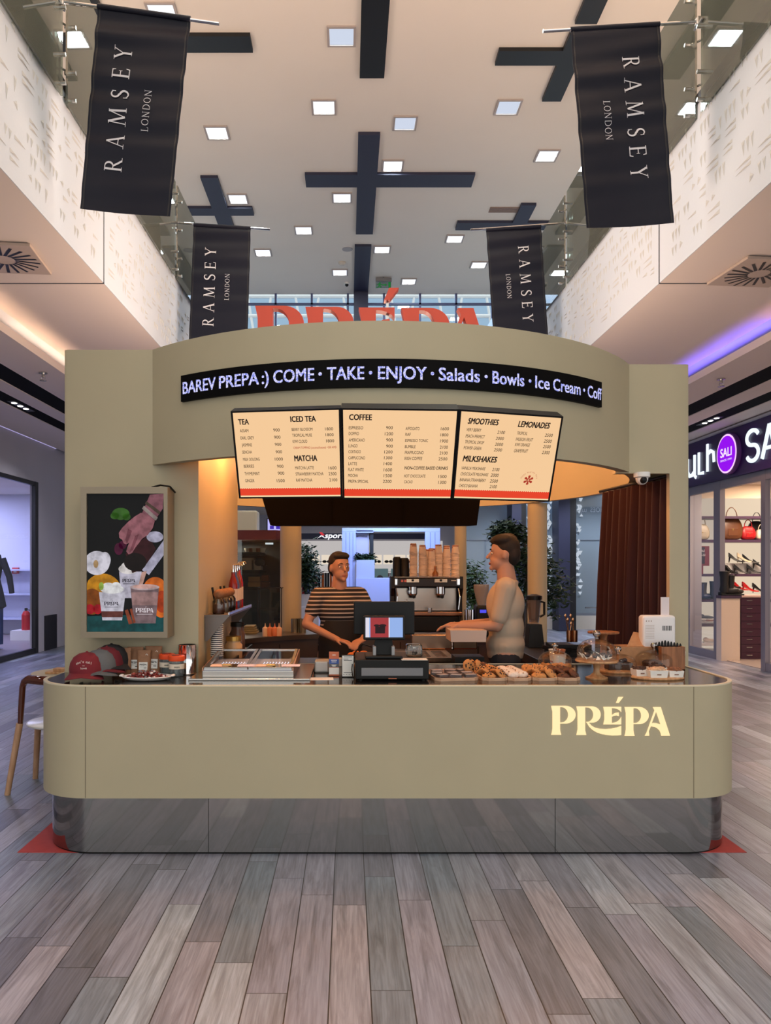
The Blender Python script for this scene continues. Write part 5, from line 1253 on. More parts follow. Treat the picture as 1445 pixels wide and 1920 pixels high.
pic('picture_spoon', (24, 16, 16), [E(98, 136, 23, 18)], .9)
pic('picture_arm', (158, 100, 112), [[(128, 2), (156, 0), (154, 30), (136, 56), (108, 48)]], .75)
pic('picture_hand', (176, 112, 122), [[(110, 38), (124, 43), (138, 54), (134, 68), (124, 82), (112, 90), (106, 98), (98, 108), (92, 118), (85, 121), (80, 115), (83, 105), (86, 98), (80, 101), (75, 99), (72, 92), (66, 88), (65, 78), (72, 68), (84, 56), (98, 45)]], .75)
pic('picture_finger', (142, 80, 92), [[(84, 70), (92, 74), (82, 100), (78, 92)], [(98, 84), (106, 80), (94, 112), (86, 118)]], .75)
pic('picture_bracelet', (168, 152, 146), [[(112, 30), (116, 24), (144, 48), (140, 54)]], .8); pic('picture_bead_bracelet', (92, 74, 62), [[(118, 20), (121, 15), (150, 36), (147, 42)]], .8)
pic('picture_milk', (204, 160, 146), [[(112, 156), (122, 154), (112, 186), (104, 186)]], .9)
pic('picture_front_cup', (214, 210, 224), [cupshape(52, 196, 252, 27, 20)], .95); pic('picture_cup_band', (112, 60, 54), [cupshape(52, 234, 246, 22.2, 20.8)], .9)
pic('picture_whipped_cream', (246, 242, 244), [E(52, 190, 24, 9), E(44, 184, 12, 7), E(60, 184, 10, 8)], .95); pic('picture_lime', (160, 190, 80), [E(30, 184, 5, 8)], .9)
pic('picture_clear_cup', (132, 108, 112), [cupshape(118, 186, 258, 29, 22)], .9); pic('picture_shake', (172, 134, 132), [cupshape(118, 196, 222, 27, 25)], .9)
pic('picture_lid', (206, 182, 184), [E(118, 186, 30, 6)], .9); pic('picture_shake_top', (228, 180, 170), [E(118, 185, 24, 4)], .9)
pic('picture_cinnamon', (150, 70, 44), [[(78, 232), (84, 230), (94, 258), (86, 260)], [(88, 230), (92, 228), (100, 256), (95, 258)]], .9)
def plogo(cx, cy, w_, col):
    LAY[0] += 1; m = M()
    for p in LOGO: m.flat([(cx+(q[0]-.5)*w_, cy-q[1]*w_) for q in p], scr, LAY[0])
    m.flat([(cx-w_*.45, cy+3), (cx+w_*.45, cy+3), (cx+w_*.45, cy+4), (cx-w_*.45, cy+4)], scr, LAY[0]); m.build('picture_lettering', emit('scr_l'+str(LAY[0]), col, .8), t)
plogo(86, 176, 26, (30, 26, 40)); plogo(51, 222, 29, (30, 26, 40)); plogo(118, 236, 36, (226, 214, 220))
m = M(); z_ = a.z+.004; m.tube([(b.x-.11, YP+.06, z_), (b.x-.05, YP+.03, z_+.01), (b.x+.0, YP+.06, z_+.005), (b.x+.015, YP+.135, a.z-.02)], .006, 6); m.build('cable', BLK, t)

# --- caps
def cap_(lab, p, col, yaw, tilt=0, lettering=False):
    t = thing('cap', lab, 'cap', p, yaw, 'caps nested in a row on the counter')
    c = mat('cap_'+'_'.join(map(str, col)), col, .85, bump=.1, nscale=200)
    m = M(); prof = [(.098, .0), (.1, .03), (.094, .065), (.075, .098), (.045, .118), (.012, .125), (0, .126)]
    m.lathe(prof, (0, 0, 0.0), 32, cap=False); m.build('crown', c, t, smooth=60, world=False)
    m = M(); n = 16; R0, R1 = .096, .17    # brim towards -Y
    top_ = []; 
    for i in range(n+1):
        a_ = radians(200+140*i/n); k = sin(pi*i/n)
        top_.append(((R0*cos(a_), R0*sin(a_), .012), ((R0+.075*k**.6)*cos(a_), (R0+.075*k**.6)*sin(a_), .012-.028*abs(cos(a_))-.012)))
    for (p0, p1), (q0, q1) in zip(top_, top_[1:]):
        m.poly([p0, p1, q1, q0]); m.poly([(v[0], v[1], v[2]-.004) for v in (p0, p1, q1, q0)]); m.poly([p1, q1, (q1[0], q1[1], q1[2]-.004), (p1[0], p1[1], p1[2]-.004)])
    m.build('brim', c, t, smooth=50, world=False)
    m = M(); m.sph((0, 0, .127), (.008, .008, .005), 10, 6); m.build('button', c, t, world=False)
    if lettering:
        m = M(); g = lambda u, v, d: Vector((.1005*sin(u/.1), -.1005*cos(u/.1)*(1-max(0, v-.05)*4.2), v+.003))
        s = "don't call"; 
        for i, ch in enumerate(s):
            if ch == ' ': continue
            u = -.045+.0093*i; put_text(m, ch, g, u, .060+.010*sin(pi*i/9), .014, .008 if ch not in "'l" else .003, bold=.02)
        put_text(m, 'me', g, -.006, .052, .006, .012); put_text(m, 'lové', g, -.016, .034, .012, .034, bold=.02); m.build('lettering', mat('thread_white', (225, 215, 210), .8), t, world=False)
    return t
p = topc(163, 4.46); cap_('maroon cap at the front of the cap row, white lettering on it', (p.x, p.y, TZ+.035), (112, 26, 38), radians(8), lettering=True)
p = topc(187, 4.52); cap_('grey cap nested behind the lettered maroon cap', (p.x, p.y, TZ+.045), (92, 96, 100), radians(14))
p = topc(200, 4.58); cap_('second maroon cap between the grey and black caps', (p.x, p.y, TZ+.055), (100, 22, 34), radians(18))
p = topc(209, 4.63); cap_('black cap at the back of the cap row', (p.x, p.y, TZ+.065), (30, 28, 32), radians(22))
# --- kraft pouches
def pouch(lab, px, py, w_, h, yaw=0, zt=TZ):
    p = topc(px, py); t = thing('coffee_pouch', lab, 'pouch', p, yaw, 'kraft pouches with white labels on the counter')
    m = M(); n = 10; rows = []
    for j in range(9):
        v = j/8; d = .03*(1-v)**.7+.004; ring = []
        for i in range(20):
            a_ = 2*pi*i/20; cx_ = cos(a_); sy_ = sin(a_); ring.append(m.bm.verts.new((w_/2*(abs(cx_)**.5)*(1 if cx_ > 0 else -1)*(1-.04*(1-v)), d*sy_, v*h)))
        rows.append(ring)
    for A, B in zip(rows, rows[1:]):
        for i in range(20): m.bm.faces.new((A[i], A[(i+1) % 20], B[(i+1) % 20], B[i]))
    m.bm.faces.new(rows[0]); m.bm.faces.new(rows[-1]); m.build('bag', mat('pouch_kraft', (150, 106, 76), .7, noise=.12, nscale=40), t, smooth=50, world=False)
    m = M(); f = lambda u, v, d: Vector((u, -.0345+.0*v-d+max(0, v-.02)*.16, v)); L = w_*.62
    m.flat([(-L/2, h*.2), (L/2, h*.2), (L/2, h*.2+L*.88), (-L/2, h*.2+L*.88)], f, .0); m.build('label', PAPER, t, world=False)
    m = M(); wrap_logo(m, lambda u, v, d: f(u, v, .0012), L*.82, 0, h*.2+L*.52); m.flat([(-L*.4, h*.2+L*.36), (L*.4, h*.2+L*.36), (L*.4, h*.2+L*.38), (-L*.4, h*.2+L*.38)], f, .0012); m.flat([(L*.1, h*.2+L*.2), (L*.4, h*.2+L*.2), (L*.4, h*.2+L*.26), (L*.1, h*.2+L*.26)], f, .0012); m.build('label_lettering', INK, t, world=False)
    m = M(); m.box(-w_/2*.97, w_/2*.97, -.006, .006, h*.86, h*.885); m.build('zip', mat('zip_brown', (112, 78, 54), .7), t, world=False)
    m = M()
    s_ = .008
    for (r0, r1) in ((s_, s_*.6),):
        for k in range(4):
            a0, a1 = pi/2*k, pi/2*(k+1); m.poly([(w_*.22+r0*cos(a0), -.0135, h*.80+r0*sin(a0)), (w_*.22+r0*cos(a1), -.0135, h*.80+r0*sin(a1)), (w_*.22+r1*cos(a1), -.0135, h*.80+r1*sin(a1)), (w_*.22+r1*cos(a0), -.0135, h*.80+r1*sin(a0))])
    m.build('diamond_mark', PAPER, t, world=False)
pouch('kraft coffee pouch standing nearest the caps, white label', 228, 4.66, .118, .165)
pouch('kraft pouch with a window partly hidden by the narrow pouch', 254, 4.715, .10, .165)
pouch('narrow kraft pouch in front, right of the middle of the pouch row', 270, 4.68, .085, .150, radians(4))
pouch('kraft pouch furthest right, mostly behind the orange lidded jars', 288, 4.72, .105, .170, radians(-3))
# --- reusable glass cups with orange lids
ORG = mat('orange_lid', (232, 82, 38), .4)
def keepcup(lab, px, py):
    p = topc(px, py); t = thing('reusable_cup', lab, 'cup', p, 0, 'glass cups with orange lids')
    m = M(); m.lathe([(0, 0), (.036, 0), (.040, .004), (.046, .098), (.0435, .098), (.0375, .008), (0, .008)], (0, 0, 0), 32, cap=False); m.build('glass_body', glass('cup_glass', (245, 248, 248), .5, haze=.08), t, smooth=40, world=False)
    m = M(); m.lathe([(.0445, .048), (.0462, .048), (.0472, .078), (.0452, .078)], (0, 0, 0), 32, cap=False); m.build('band', mat('band_cream', (226, 214, 196), .6), t, smooth=40, world=False)
    m = M(); m.lathe([(.048, .096), (.0495, .1), (.0495, .124), (.044, .128), (.030, .128), (.030, .122), (0, .122)], (0, 0, 0), 32, cap=False); m.lathe([(.048, .096), (0, .096)], (0, 0, 0), 32, cap=False); m.build('lid', ORG, t, smooth=40, world=False)
    m = M(); m.box(-.022, .022, -.036, -.02, .1265, .132, .002); m.build('plug', mat('plug_brown', (90, 34, 26), .5), t, world=False)
    m = M(); g = lambda u, v, d: Vector((.0476*sin(u/.0476), -.0476*cos(u/.0476), v)); wrap_logo(m, g, .034, .012, .057); m.build('lettering', INK, t, world=False)
keepcup('glass cup with orange lid standing behind the other one', 313, 4.67); keepcup('front glass cup with orange lid beside the steel cylinder', 331, 4.58)
# --- polished steel canister
p = topc(351, 4.69); t = thing('steel_canister', 'polished open steel cylinder standing right of the orange lidded cups', 'canister', p)
m = M(); m.lathe([(0, 0), (.056, 0), (.058, .006), (.055, .010), (.055, .178), (.057, .182), (.052, .182), (.051, .01), (0, .01)], p, 36, cap=False); m.build('body', CHROME, t, smooth=40)
# --- oval plate of dried fruit
p = topc(276, 4.44); t = thing('oval_plate', 'white oval plate with curled handles on the counter before the pouches', 'plate', p)
m = M(); m.lathe([(0, 0), (.10, 0), (.135, .010), (.150, .022), (.147, .025), (.13, .014), (.1, .006), (0, .006)], p, 40, cap=False, sy=.62); 
for s in (-1, 1): m.sph(p+Vector((s*.150, .0, .026)), (.014, .030, .008), 12, 8)
m.build('plate', mat('porcelain', (232, 228, 226), .2), t, smooth=50)
for nm, col, n, lab in (('dried_fruit', (112, 26, 24), 150, 'pile of dark red glistening sweets heaped on the white oval plate'), ('candy', (226, 110, 92), 26, 'pink and coral sweets mixed on the oval plate'), ('dragee', (150, 156, 166), 26, 'grey blue dragees mixed on the oval plate'), ('wrapped_sweet', (222, 214, 214), 16, 'pale wrapped sweets on the oval plate')):
    rnd = random.Random(n); m = M()
    for i in range(n):
        a_ = rnd.random()*6.28; r_ = rnd.random()**.5; x, y = r_*.118*cos(a_), r_*.07*sin(a_); z = .012+.034*(1-r_**2)*(rnd.random()*.5+.5)
        if nm != 'dried_fruit': x *= 1.05; z = .016+.036*(1-r_**2)
        s = .006+.005*rnd.random(); m.sph(p+Vector((x, y, z)), (s, s*(.6+.6*rnd.random()), s*.7), 8, 5, Matrix.Rotation(rnd.random()*3, 3, 'X') @ Matrix.Rotation(rnd.random()*3, 3, 'Z'))
    tag(m.build(nm, mat('sweet_'+nm, col, .3), smooth=60), lab, 'sweets', kind='stuff')

# --- refrigerated topping display with two glass lids
t = thing('cold_display', 'low steel display box with two sloping glass lids and small lit dots', 'display case', top(470, 1270))
a, b = top(381, 1272), top(551, 1272)
x0, x1, y0 = a.x, b.x, 4.46; y1 = 5.05
m = M(); m.box(x0-.07, x1+.10, y0-.06, y1+.05, TZ, TZ+.012, .003); m.build('base_tray', STEEL, t)
m = M(); m.box(x0, x1, y0, y1, TZ+.012, TZ+.050, .004); m.build('housing', STEEL, t)
m = M(); m.box(x0+.01, x1-.01, y0-.003, y0+.01, TZ+.052, TZ+.058); m.build('front_rail', CHROME, t)
zl0, zl1 = TZ+.058, TZ+.105; mid = (x0+x1)/2
for k, (u0, u1) in enumerate(((x0+.012, mid-.004), (mid+.004, x1-.012))):
    fz = lambda y: zl0+(y-y0)/(y1-y0)*(zl1-zl0)
    m = M()
    def bar(xa, xb, ya, yb):
        A = [(xa, ya, fz(ya)), (xb, ya, fz(ya)), (xb, yb, fz(yb)), (xa, yb, fz(yb))]
        lo = [m.bm.verts.new(q) for q in A]; hi = [m.bm.verts.new((q[0], q[1], q[2]+.012)) for q in A]; m.bm.faces.new(lo); m.bm.faces.new(hi)
        for i in range(4): j = (i+1) % 4; m.bm.faces.new((lo[i], lo[j], hi[j], hi[i]))
    bar(u0, u1, y0, y0+.10); bar(u0, u1, y1-.02, y1); bar(u0, u0+.018, y0+.1, y1-.02); bar(u1-.018, u1, y0+.1, y1-.02); fr = m.build('lid_frame', STEEL, t)
    m = M(); m.poly([(u0+.018, y0+.1, fz(y0+.1)+.008), (u1-.018, y0+.1, fz(y0+.1)+.008), (u1-.018, y1-.02, fz(y1-.02)+.008), (u0+.018, y1-.02, fz(y1-.02)+.008)]); m.build('lid_glass', glass('lid_glass', (240, 243, 248), .25), fr)
    m = M(); xm = (u0+u1)/2; m.box(xm-.028, xm+.028, y0+.03, y0+.07, fz(y0+.05)+.012, fz(y0+.05)+.022, .004); m.build('lid_handle', mat('brass_knob', (196, 166, 110), .3, .8), fr)
    for q, col in ((.03, (236, 206, 190)), (.19, (224, 214, 232))):
        m = M(); xa = u0+q; m.poly([(xa, y0+.02, fz(y0+.02)+.0135), (xa+.13*(u1-u0)/.3, y0+.02, fz(y0+.02)+.0135), (xa+.13*(u1-u0)/.3, y0+.085, fz(y0+.085)+.0135), (xa, y0+.085, fz(y0+.085)+.0135)]); m.build('price_label', mat('label_%d' % col[0], col, .6), fr)
m = M(); m.box(x0+.012, x1-.012, y0+.1, y1-.02, TZ+.050, TZ+.053); m.build('liner', mat('liner_grey', (206, 208, 224), .4, .2), t)
for i in range(11): pass
m = M()
for k, u0 in enumerate((x0+.07, mid+.06)):
    for i in range(11):
        for j in range(2): m.sph((u0+.019*i, y0+.30+.05*j, TZ+.056), .0035, 8, 5)
m.build('led_dots', emit('led_dot', (235, 240, 255), 1.3), t)
for s, xx in ((0, x0+.004), (1, x1-.004)):
    m = M(); A = [(xx-.004, y0, TZ+.05), (xx+.004, y0, TZ+.05), (xx+.004, y1, TZ+.05), (xx-.004, y1, TZ+.05)]; B = [(xx-.004, y0, zl0+.01), (xx+.004, y0, zl0+.01), (xx+.004, y1, zl1+.01), (xx-.004, y1, zl1+.01)]
    A = [m.bm.verts.new(q) for q in A]; B = [m.bm.verts.new(q) for q in B]; m.bm.faces.new(A); m.bm.faces.new(B)
    for i in range(4): j = (i+1) % 4; m.bm.faces.new((A[i], A[j], B[j], B[i]))
    m.build('side_panel', mat('side_copper', (176, 140, 118), .3, .8), t)
# --- receipt printer, cards, leaflets
p = top(603, 1262); t = thing('receipt_printer', 'small silver receipt printer between the cold display and the payment cards', 'printer', p)
m = M(); m.box(p.x-.045, p.x+.045, p.y, p.y+.13, TZ, TZ+.075, .01, 3); m.build('body', mat('silver_plastic', (168, 166, 160), .35, .3), t)
m = M(); m.box(p.x-.052, p.x+.052, p.y+.02, p.y+.12, TZ+.002, TZ+.03, .004); m.build('base', BLK, t)
m = M(); m.box(p.x-.036, p.x+.036, p.y-.003, p.y+.002, TZ+.012, TZ+.066, .001); m.build('cover', mat('silver_light', (186, 184, 180), .3, .3), t)
p = top(626, 1268); t = thing('payment_card_stand', 'tall narrow orange, blue and grey payment card standing on the counter', 'sign', p)
hw, hh = .030, .149
m = M(); m.box(p.x-hw, p.x+hw, p.y, p.y+.003, TZ, TZ+hh); m.box(p.x-hw, p.x+hw, p.y, p.y+.05, TZ, TZ+.003); m.build('card', mat('card_orange', (206, 112, 76), .5), t)
for z0, z1, c, nm in ((.105, .075, (52, 86, 160), 'blue_field'), (.075, .055, (92, 92, 96), 'grey_field'), (.052, .012, (232, 228, 222), 'white_field')):
    m = M(); m.box(p.x-hw, p.x+hw, p.y-.001, p.y, TZ+z1, TZ+z0); m.build(nm, mat('card_'+nm, c, .5), t)
m = M(); f = lambda u, v, d: Vector((p.x+u, p.y-.002, TZ+v))
for v, l in ((.127, .020), (.095, .036), (.085, .030), (.066, .03), (.06, .02)): m.flat([(-l/2, v), (l/2, v), (l/2, v+.004), (-l/2, v+.004)], f)
m.build('printed_lines', PAPER, t)
p = top(652, 1270); t = thing('payment_sign', 'white framed payment notice standing left of the cash drawer', 'sign', p); hw = .037
m = M(); m.box(p.x-hw, p.x+hw, p.y, p.y+.006, TZ, TZ+.135, .002); m.box(p.x-hw, p.x+hw, p.y, p.y+.06, TZ, TZ+.004); m.build('holder', BLK, t)
m = M(); m.box(p.x-hw+.003, p.x+hw-.003, p.y-.001, p.y, TZ+.006, TZ+.130); m.build('sheet', PAPER, t)
m = M(); f = lambda u, v, d: Vector((p.x+u, p.y-.002, TZ+v))
for v, l, o in ((.121, .05, 0), (.108, .03, -.012), (.100, .05, 0), (.028, .05, 0), (.016, .006, -.024), (.016, .006, -.008), (.016, .006, .008), (.016, .006, .024)): m.flat([(-l/2+o, v), (l/2+o, v), (l/2+o, v+.003), (-l/2+o, v+.003)], f)
m.build('printed_lines', mat('grey_ink', (90, 90, 100), .7), t)
def leaflet(lab, px, py, w_, d_, yaw, mt=PAPER, z=TZ):
    p = top(px, py); m = M(); m.box(-w_/2, w_/2, -d_/2, d_/2, 0, .0015); o = m.build('leaflet', mt); o.location = (p.x, p.y, z); o.rotation_euler.z = yaw; tag(o, lab, 'leaflet')
    m = M()
    for i in range(5): m.box(-w_*.4, w_*(.1+.25*((i*37) % 3)/2), -d_*.35+d_*.16*i, -d_*.33+d_*.16*i, .0016, .0018)
    m.build('printed_lines', mat('pink_ink', (190, 150, 160), .7), o, world=False)
leaflet('flat printed leaflet on the counter before the receipt printer', 601, 1273, .15, .10, .05)
m = M(); p = P(637, 1222, 5.15); m.box(-.055, .055, 0, .05, 0, .055, .003); o = tag(m.build('paper_roll_box', mat('paper_cream', (206, 198, 186), .7)), 'cream paper box on the back edge of the counter behind the payment cards', 'box'); o.location = (p.x, 5.04, TZ)
# --- cash drawer with two-sided till
p = top(735, 1277); t = thing('cash_drawer', 'wide black cash drawer with grey front plate under the till', 'cash drawer', p)
x0, x1 = (666-VX)*p.y/F, (804-VX)*p.y/F; y0 = p.y; zt = CH-(1237-VY)*y0/F
m = M(); m.box(x0, x1, y0, y0+.42, TZ+.008, zt, .006, 2); m.build('body', BLK, t)
m = M(); m.box(x0+.035, x1-.035, y0-.004, y0+.002, TZ+.03, TZ+.076, .002); m.build('front_plate', mat('drawer_grey', (122, 122, 126), .35), t)
m = M(); m.box((x0+x1)/2-.022, (x0+x1)/2+.026, y0-.005, y0, TZ+.012, TZ+.018); m.build('maker_plate', mat('plate_copper', (170, 100, 70), .4), t)
for s in (x0+.03, x1-.03):
    m = M(); m.cyl((s, y0+.04, TZ), .015, .01); m.build('foot', BLK, t)
t = thing('till', 'black two-sided till with a lit customer screen facing the camera', 'till', ((x0+x1)/2, y0+.2, zt)); cx_ = (720-VX)*4.42/F
m = M(); m.box(cx_-.11, cx_+.11, 4.42, 4.62, zt, zt+.018, .006); m.prism([(-.06, 0), (.06, 0), (.045, .15), (-.045, .15)], lambda u, v, d: Vector((cx_+u, 4.50+d+.05*v, zt+.015+v)), 0, .05); m.build('stand', BLK, t)
for s in (-1, 1):
    m = M(); m.box(cx_+s*.055-.01, cx_+s*.055+.01, 4.46, 4.54, zt+.015, zt+.07, .004); m.build('stand_trim', mat('trim_silver', (150, 148, 148), .3, .5), t)
Yt = 4.42; a, b = P(681, 1155, Yt), P(759, 1200, Yt)
m = M(); m.box(a.x, b.x, Yt, Yt+.03, b.z, a.z, .005); sc1 = m.build('customer_display', BLK, t)
a2, b2 = P(685, 1158, Yt), P(755, 1195, Yt)
f = lambda u, v, d: Vector((a2.x+u*(b2.x-a2.x), Yt-.001-d, b2.z+v*(a2.z-b2.z)))
m = M(); m.flat([(0, 0), (1, 0), (1, 1), (0, 1)], f); m.build('screen', emit('till_blue', (150, 180, 236), .95), sc1)
m = M(); m.flat([(0, 0), (.1, 0), (.1, 1), (0, 1)], f, .0005); m.flat([(.62, 0), (.65, 0), (.65, 1), (.62, 1)], f, .0005); m.build('screen_pale', emit('till_pale', (226, 222, 236), .95), sc1)
m = M(); m.flat([(.13, 0), (.62, 0), (.62, 1), (.13, 1)], f, .001); m.build('screen_photo', emit('till_red', (172, 58, 62), .85), sc1)
m = M(); m.flat([(.26, .2), (.52, .2), (.53, .55), (.26, .55)], f, .0015); m.flat(E(.3, .6, .08, .06), f, .0015); m.flat(E(.46, .6, .1, .07), f, .0015); m.build('screen_basket', emit('till_basket', (40, 20, 26), .8), sc1)
m = M(); put_text(m, 'AXIOM', lambda u, v, d: Vector((cx_+u, Yt-.001, b.z+v)), 0, .003, .0065, .055, 'c', bold=.01); m.build('lettering', mat('silver_text', (170, 170, 176), .4), sc1)
Yr = 4.62; a, b = P(663, 1128, Yr), P(777, 1190, Yr)
m = M(); m.box(a.x, b.x, Yr, Yr+.035, b.z, a.z, .006); m.box(cx_-.04, cx_+.04, Yr-.04, Yr+.01, a.z-.16, a.z-.1); m.build('rear_monitor', BLK, t)
m = M(); m.tube([(cx_-.05, 4.58, zt+.05), (cx_-.12, 4.60, zt+.07), (cx_-.17, 4.66, zt+.01), (cx_-.2, 4.72, TZ+.02)], .004, 6); m.tube([(x0-.012, y0+.2, zt), (x0-.02, y0+.12, TZ+.05), (x0-.014, y0+.08, TZ+.01)], .003, 6); m.build('cable', BLK, t)
# tip jar and sheet on the drawer
p = P(776, 1230, 4.55); p.z = zt
t = thing('tip_jar', 'square glass tip jar standing on the cash drawer right of the till', 'jar', (p.x, 4.56, zt))
m = M(); m.box(p.x-.048, p.x+.048, 4.52, 4.60, zt+.001, zt+.075, .012, 3); m.build('glass_body', glass('jar_glass', (232, 232, 228), 1.3), t, smooth=40)
m = M(); put_text(m, 'TIP', lambda u, v, d: Vector((p.x+u, 4.518, zt+v)), 0, .012, .022, .034, 'c', bold=.03); m.build('lettering', INK, t)
m = M(); m.tube([(p.x+.03*cos(a_), 4.545+.02*sin(a_), zt+.05+.006*sin(3*a_)) for a_ in [2*pi*i/24 for i in range(24)]], .004, 6, closed=True); m.build('wire_heart', CHROME, t)
leaflet('printed sheet lying on the cash drawer before the tip jar', 776, 1238, .15, .10, .0, PAPER, zt)
o = [q for q in COL.objects if q.name.startswith('leaflet')][-1]; o.location = ((776-VX)*4.41/F, 4.41, zt)
# --- pastry trays
def tray(lab, px, py, w_, d_, yaw=0.0):
    p = top(px, py); t = thing('wooden_tray', lab, 'tray', p, yaw, 'long wooden trays of baked goods')
    c = .03
    def oct_(w_, y0, y1, c): return [(-w_/2+c, y0), (w_/2-c, y0), (w_/2, y0+c), (w_/2, y1-c), (w_/2-c, y1), (-w_/2+c, y1), (-w_/2, y1-c), (-w_/2, y0+c)]
    o, i = oct_(w_, 0, d_, c), oct_(w_-.014, .007, d_-.007, c*.9)
    m = M(); lo = [m.bm.verts.new((x, y, 0)) for x, y in o]; A = [m.bm.verts.new((x, y, .018)) for x, y in o]; B = [m.bm.verts.new((x, y, .018)) for x, y in i]; C_ = [m.bm.verts.new((x, y, .006)) for x, y in i]
    m.bm.faces.new(lo); m.bm.faces.new(C_)
    for k in range(8):
        j = (k+1) % 8; m.bm.faces.new((lo[k], lo[j], A[j], A[k])); m.bm.faces.new((A[k], A[j], B[j], B[k])); m.bm.faces.new((B[k], B[j], C_[j], C_[k]))
    m.build('board', PALEW, t, world=False)
    return t, p
def bake_mat(name, c, dark):
    m_ = mat(name, c, .8, noise=.22, nscale=45, bump=.5); return m_
COOK = bake_mat('cookie_gold', (190, 132, 78), 0); CHOC = bake_mat('cookie_choc', (92, 54, 36), 0); CHIP = mat('choc_chip', (44, 24, 18), .35); DUST = mat('sugar_dust', (226, 210, 196), .9, noise=.15, nscale=60)
def make_cookie(kind, seed):
    rnd = random.Random(seed); t = thing('cookie', '', 'cookie', (0, 0, 0)); R_ = .040
    m = M(); b = bmesh.new(); bmesh.ops.create_icosphere(b, subdivisions=3, radius=1)
    ph = [rnd.random()*6 for _ in range(6)]
    for v in b.verts:
        k = 1+.06*sin(v.co.x*7+ph[0])*sin(v.co.y*8+ph[1])+.035*sin(v.co.x*17+ph[2])*sin(v.co.y*15+ph[3])+.03*sin(v.co.z*14+ph[4])
        if kind == 'lobed': k += .12*abs(sin(3*math.atan2(v.co.y, v.co.x)))
        z = v.co.z*k; v.co = (v.co.x*R_*k, v.co.y*R_*k, (z*.5 if z > 0 else z*.28)*R_*1.0+.012)
    m._join(b); m.build('crumb', CHOC if kind == 'choc' else COOK, t, smooth=80, world=False)
    m = M()
    for _ in range(14 if kind != 'choc' else 8):
        a_, q = rnd.random()*6.28, rnd.random()**.6*.85; z = .012+.5*R_*math.sqrt(max(0, 1-q*q)); s = .0035+.0025*rnd.random()
        m.sph((q*R_*cos(a_), q*R_*sin(a_), z), (s, s, s*.8), 7, 5)
    m.build('chocolate_chips', CHIP, t, world=False)
    return t
protos = {k: make_cookie(k, i+3) for i, k in enumerate(('plain', 'choc', 'lobed'))}
used = set()
def cookie(kind, x, y, z, rot, lab, group, s=1.0):
    src = protos[kind]
    if kind in used: o = dup(src, (x, y, z), None, lab, group, s)
    else: o = src; o.location = (x, y, z); o['label'] = lab; o['group'] = group; o.scale = (s,)*3; used.add(kind)
    o.rotation_euler = rot; return o
SH = -.12
t0, p0 = tray('wide wooden tray of wrapped brownies right of the cash drawer', 858, 1277, .26, .40, radians(6))
t1, p1 = tray('narrow wooden tray with chocolate chip cookies nearest the brownies', 931, 1277, .155, .42, radians(5))
t2, p2 = tray('wooden tray with sugar dusted cookies in the middle', 977, 1277, .140, .42, radians(4))
t3, p3 = tray('wooden tray of golden biscuits right of the sugar dusted ones', 1025, 1277, .150, .42, radians(3))
t4, p4 = tray('narrow wooden tray of chocolate cookies beside the domed stand', 1070, 1277, .130, .42, radians(2))
def on(p, yaw, u, v): c, s = cos(yaw), sin(yaw); return (p.x+u*c-v*s, p.y+u*s+v*c)
# wrapped brownies
rnd = random.Random(5)
WRAP = glass('cellophane', (250, 244, 244), .9, .12, haze=.07, hazecol=(240, 225, 225))
for i, (u, v, rz, lab) in enumerate(((-.08, .05, .5, 'front left'), (.0, .04, -.3, 'front middle'), (.085, .05, .2, 'front right'), (-.09, .15, -.2, 'second row left'), (.0, .14, .4, 'second row middle'), (.09, .15, .1, 'second row right'), (-.07, .25, .1, 'back left'), (.02, .26, -.4, 'back middle'), (.09, .27, .5, 'back right'))):
    x, y = on(p0, radians(6), u, v); t = thing('brownie', 'cellophane wrapped dark brownie with pale label, %s of the wide tray' % lab, 'brownie', (x, y, TZ+.008), rz, 'wrapped brownies on the wide tray')
    m = M(); m.box(-.032, .032, -.022, .022, .0, .024, .003); m.build('cake', mat('brownie_dark', (48, 28, 22), .6, noise=.2, nscale=60), t, world=False)
    m = M(); m.box(-.028, .03, -.0235, .018, .0245, .0252); m.build('label', mat('label_pinkwhite', (236, 214, 214) if i % 2 else (226, 226, 232), .5), t, world=False)
    m = M(); m.box(-.037, .037, -.026, .026, -.001, .030, .006); m.poly([(-.037, -.02, .012), (-.055, -.026, .018), (-.055, .026, .014), (-.037, .02, .012)]); m.poly([(.037, -.02, .012), (.055, -.026, .014), (.055, .026, .018), (.037, .02, .012)]); m.build('wrapper', WRAP, t, world=False)
words = ('nearest the camera', 'second from the camera', 'third from the camera', 'fourth from the camera', 'fifth from the camera', 'sixth from the camera')
def cookie_row(p, yaw, kind, us, n, lab, group, s=1.0, stand=False, v0=.05, dv=.058, zadd=0):
    k = 0
    for r in range(n):
        for ui, u in enumerate(us):
            x, y = on(p, yaw, u, v0+dv*r+.012*ui)
            rot = (radians(38+6*sin(r*3+ui)) if stand and (r or ui != 0) else radians(6), 0, r*1.7+ui)
            side = '' if len(us) == 1 else (', left' if u < 0 else ', right'); 
            cookie(kind, x, y, TZ+.010+(.012 if rot[0] > .3 else 0)+zadd, rot, '%s, %s%s' % (lab, words[r], side), group, s); k += 1
cookie_row(p1, radians(5), 'plain', (-.034, .036), 5, 'chip cookie on the tray nearest the brownies', 'chip cookies on the first narrow tray', 1.0, True)
for i, (u, v) in enumerate(((-.09, .30), (-.05, .27))):
    x, y = on(p1, radians(5), u, v); cookie('plain', x, y, TZ+.045, (radians(70), 0, .3+i), 'large chip cookie leaning at the %s back of the cookie trays' % ('far left', 'inner left')[i], 'large leaning cookies', 1.15)
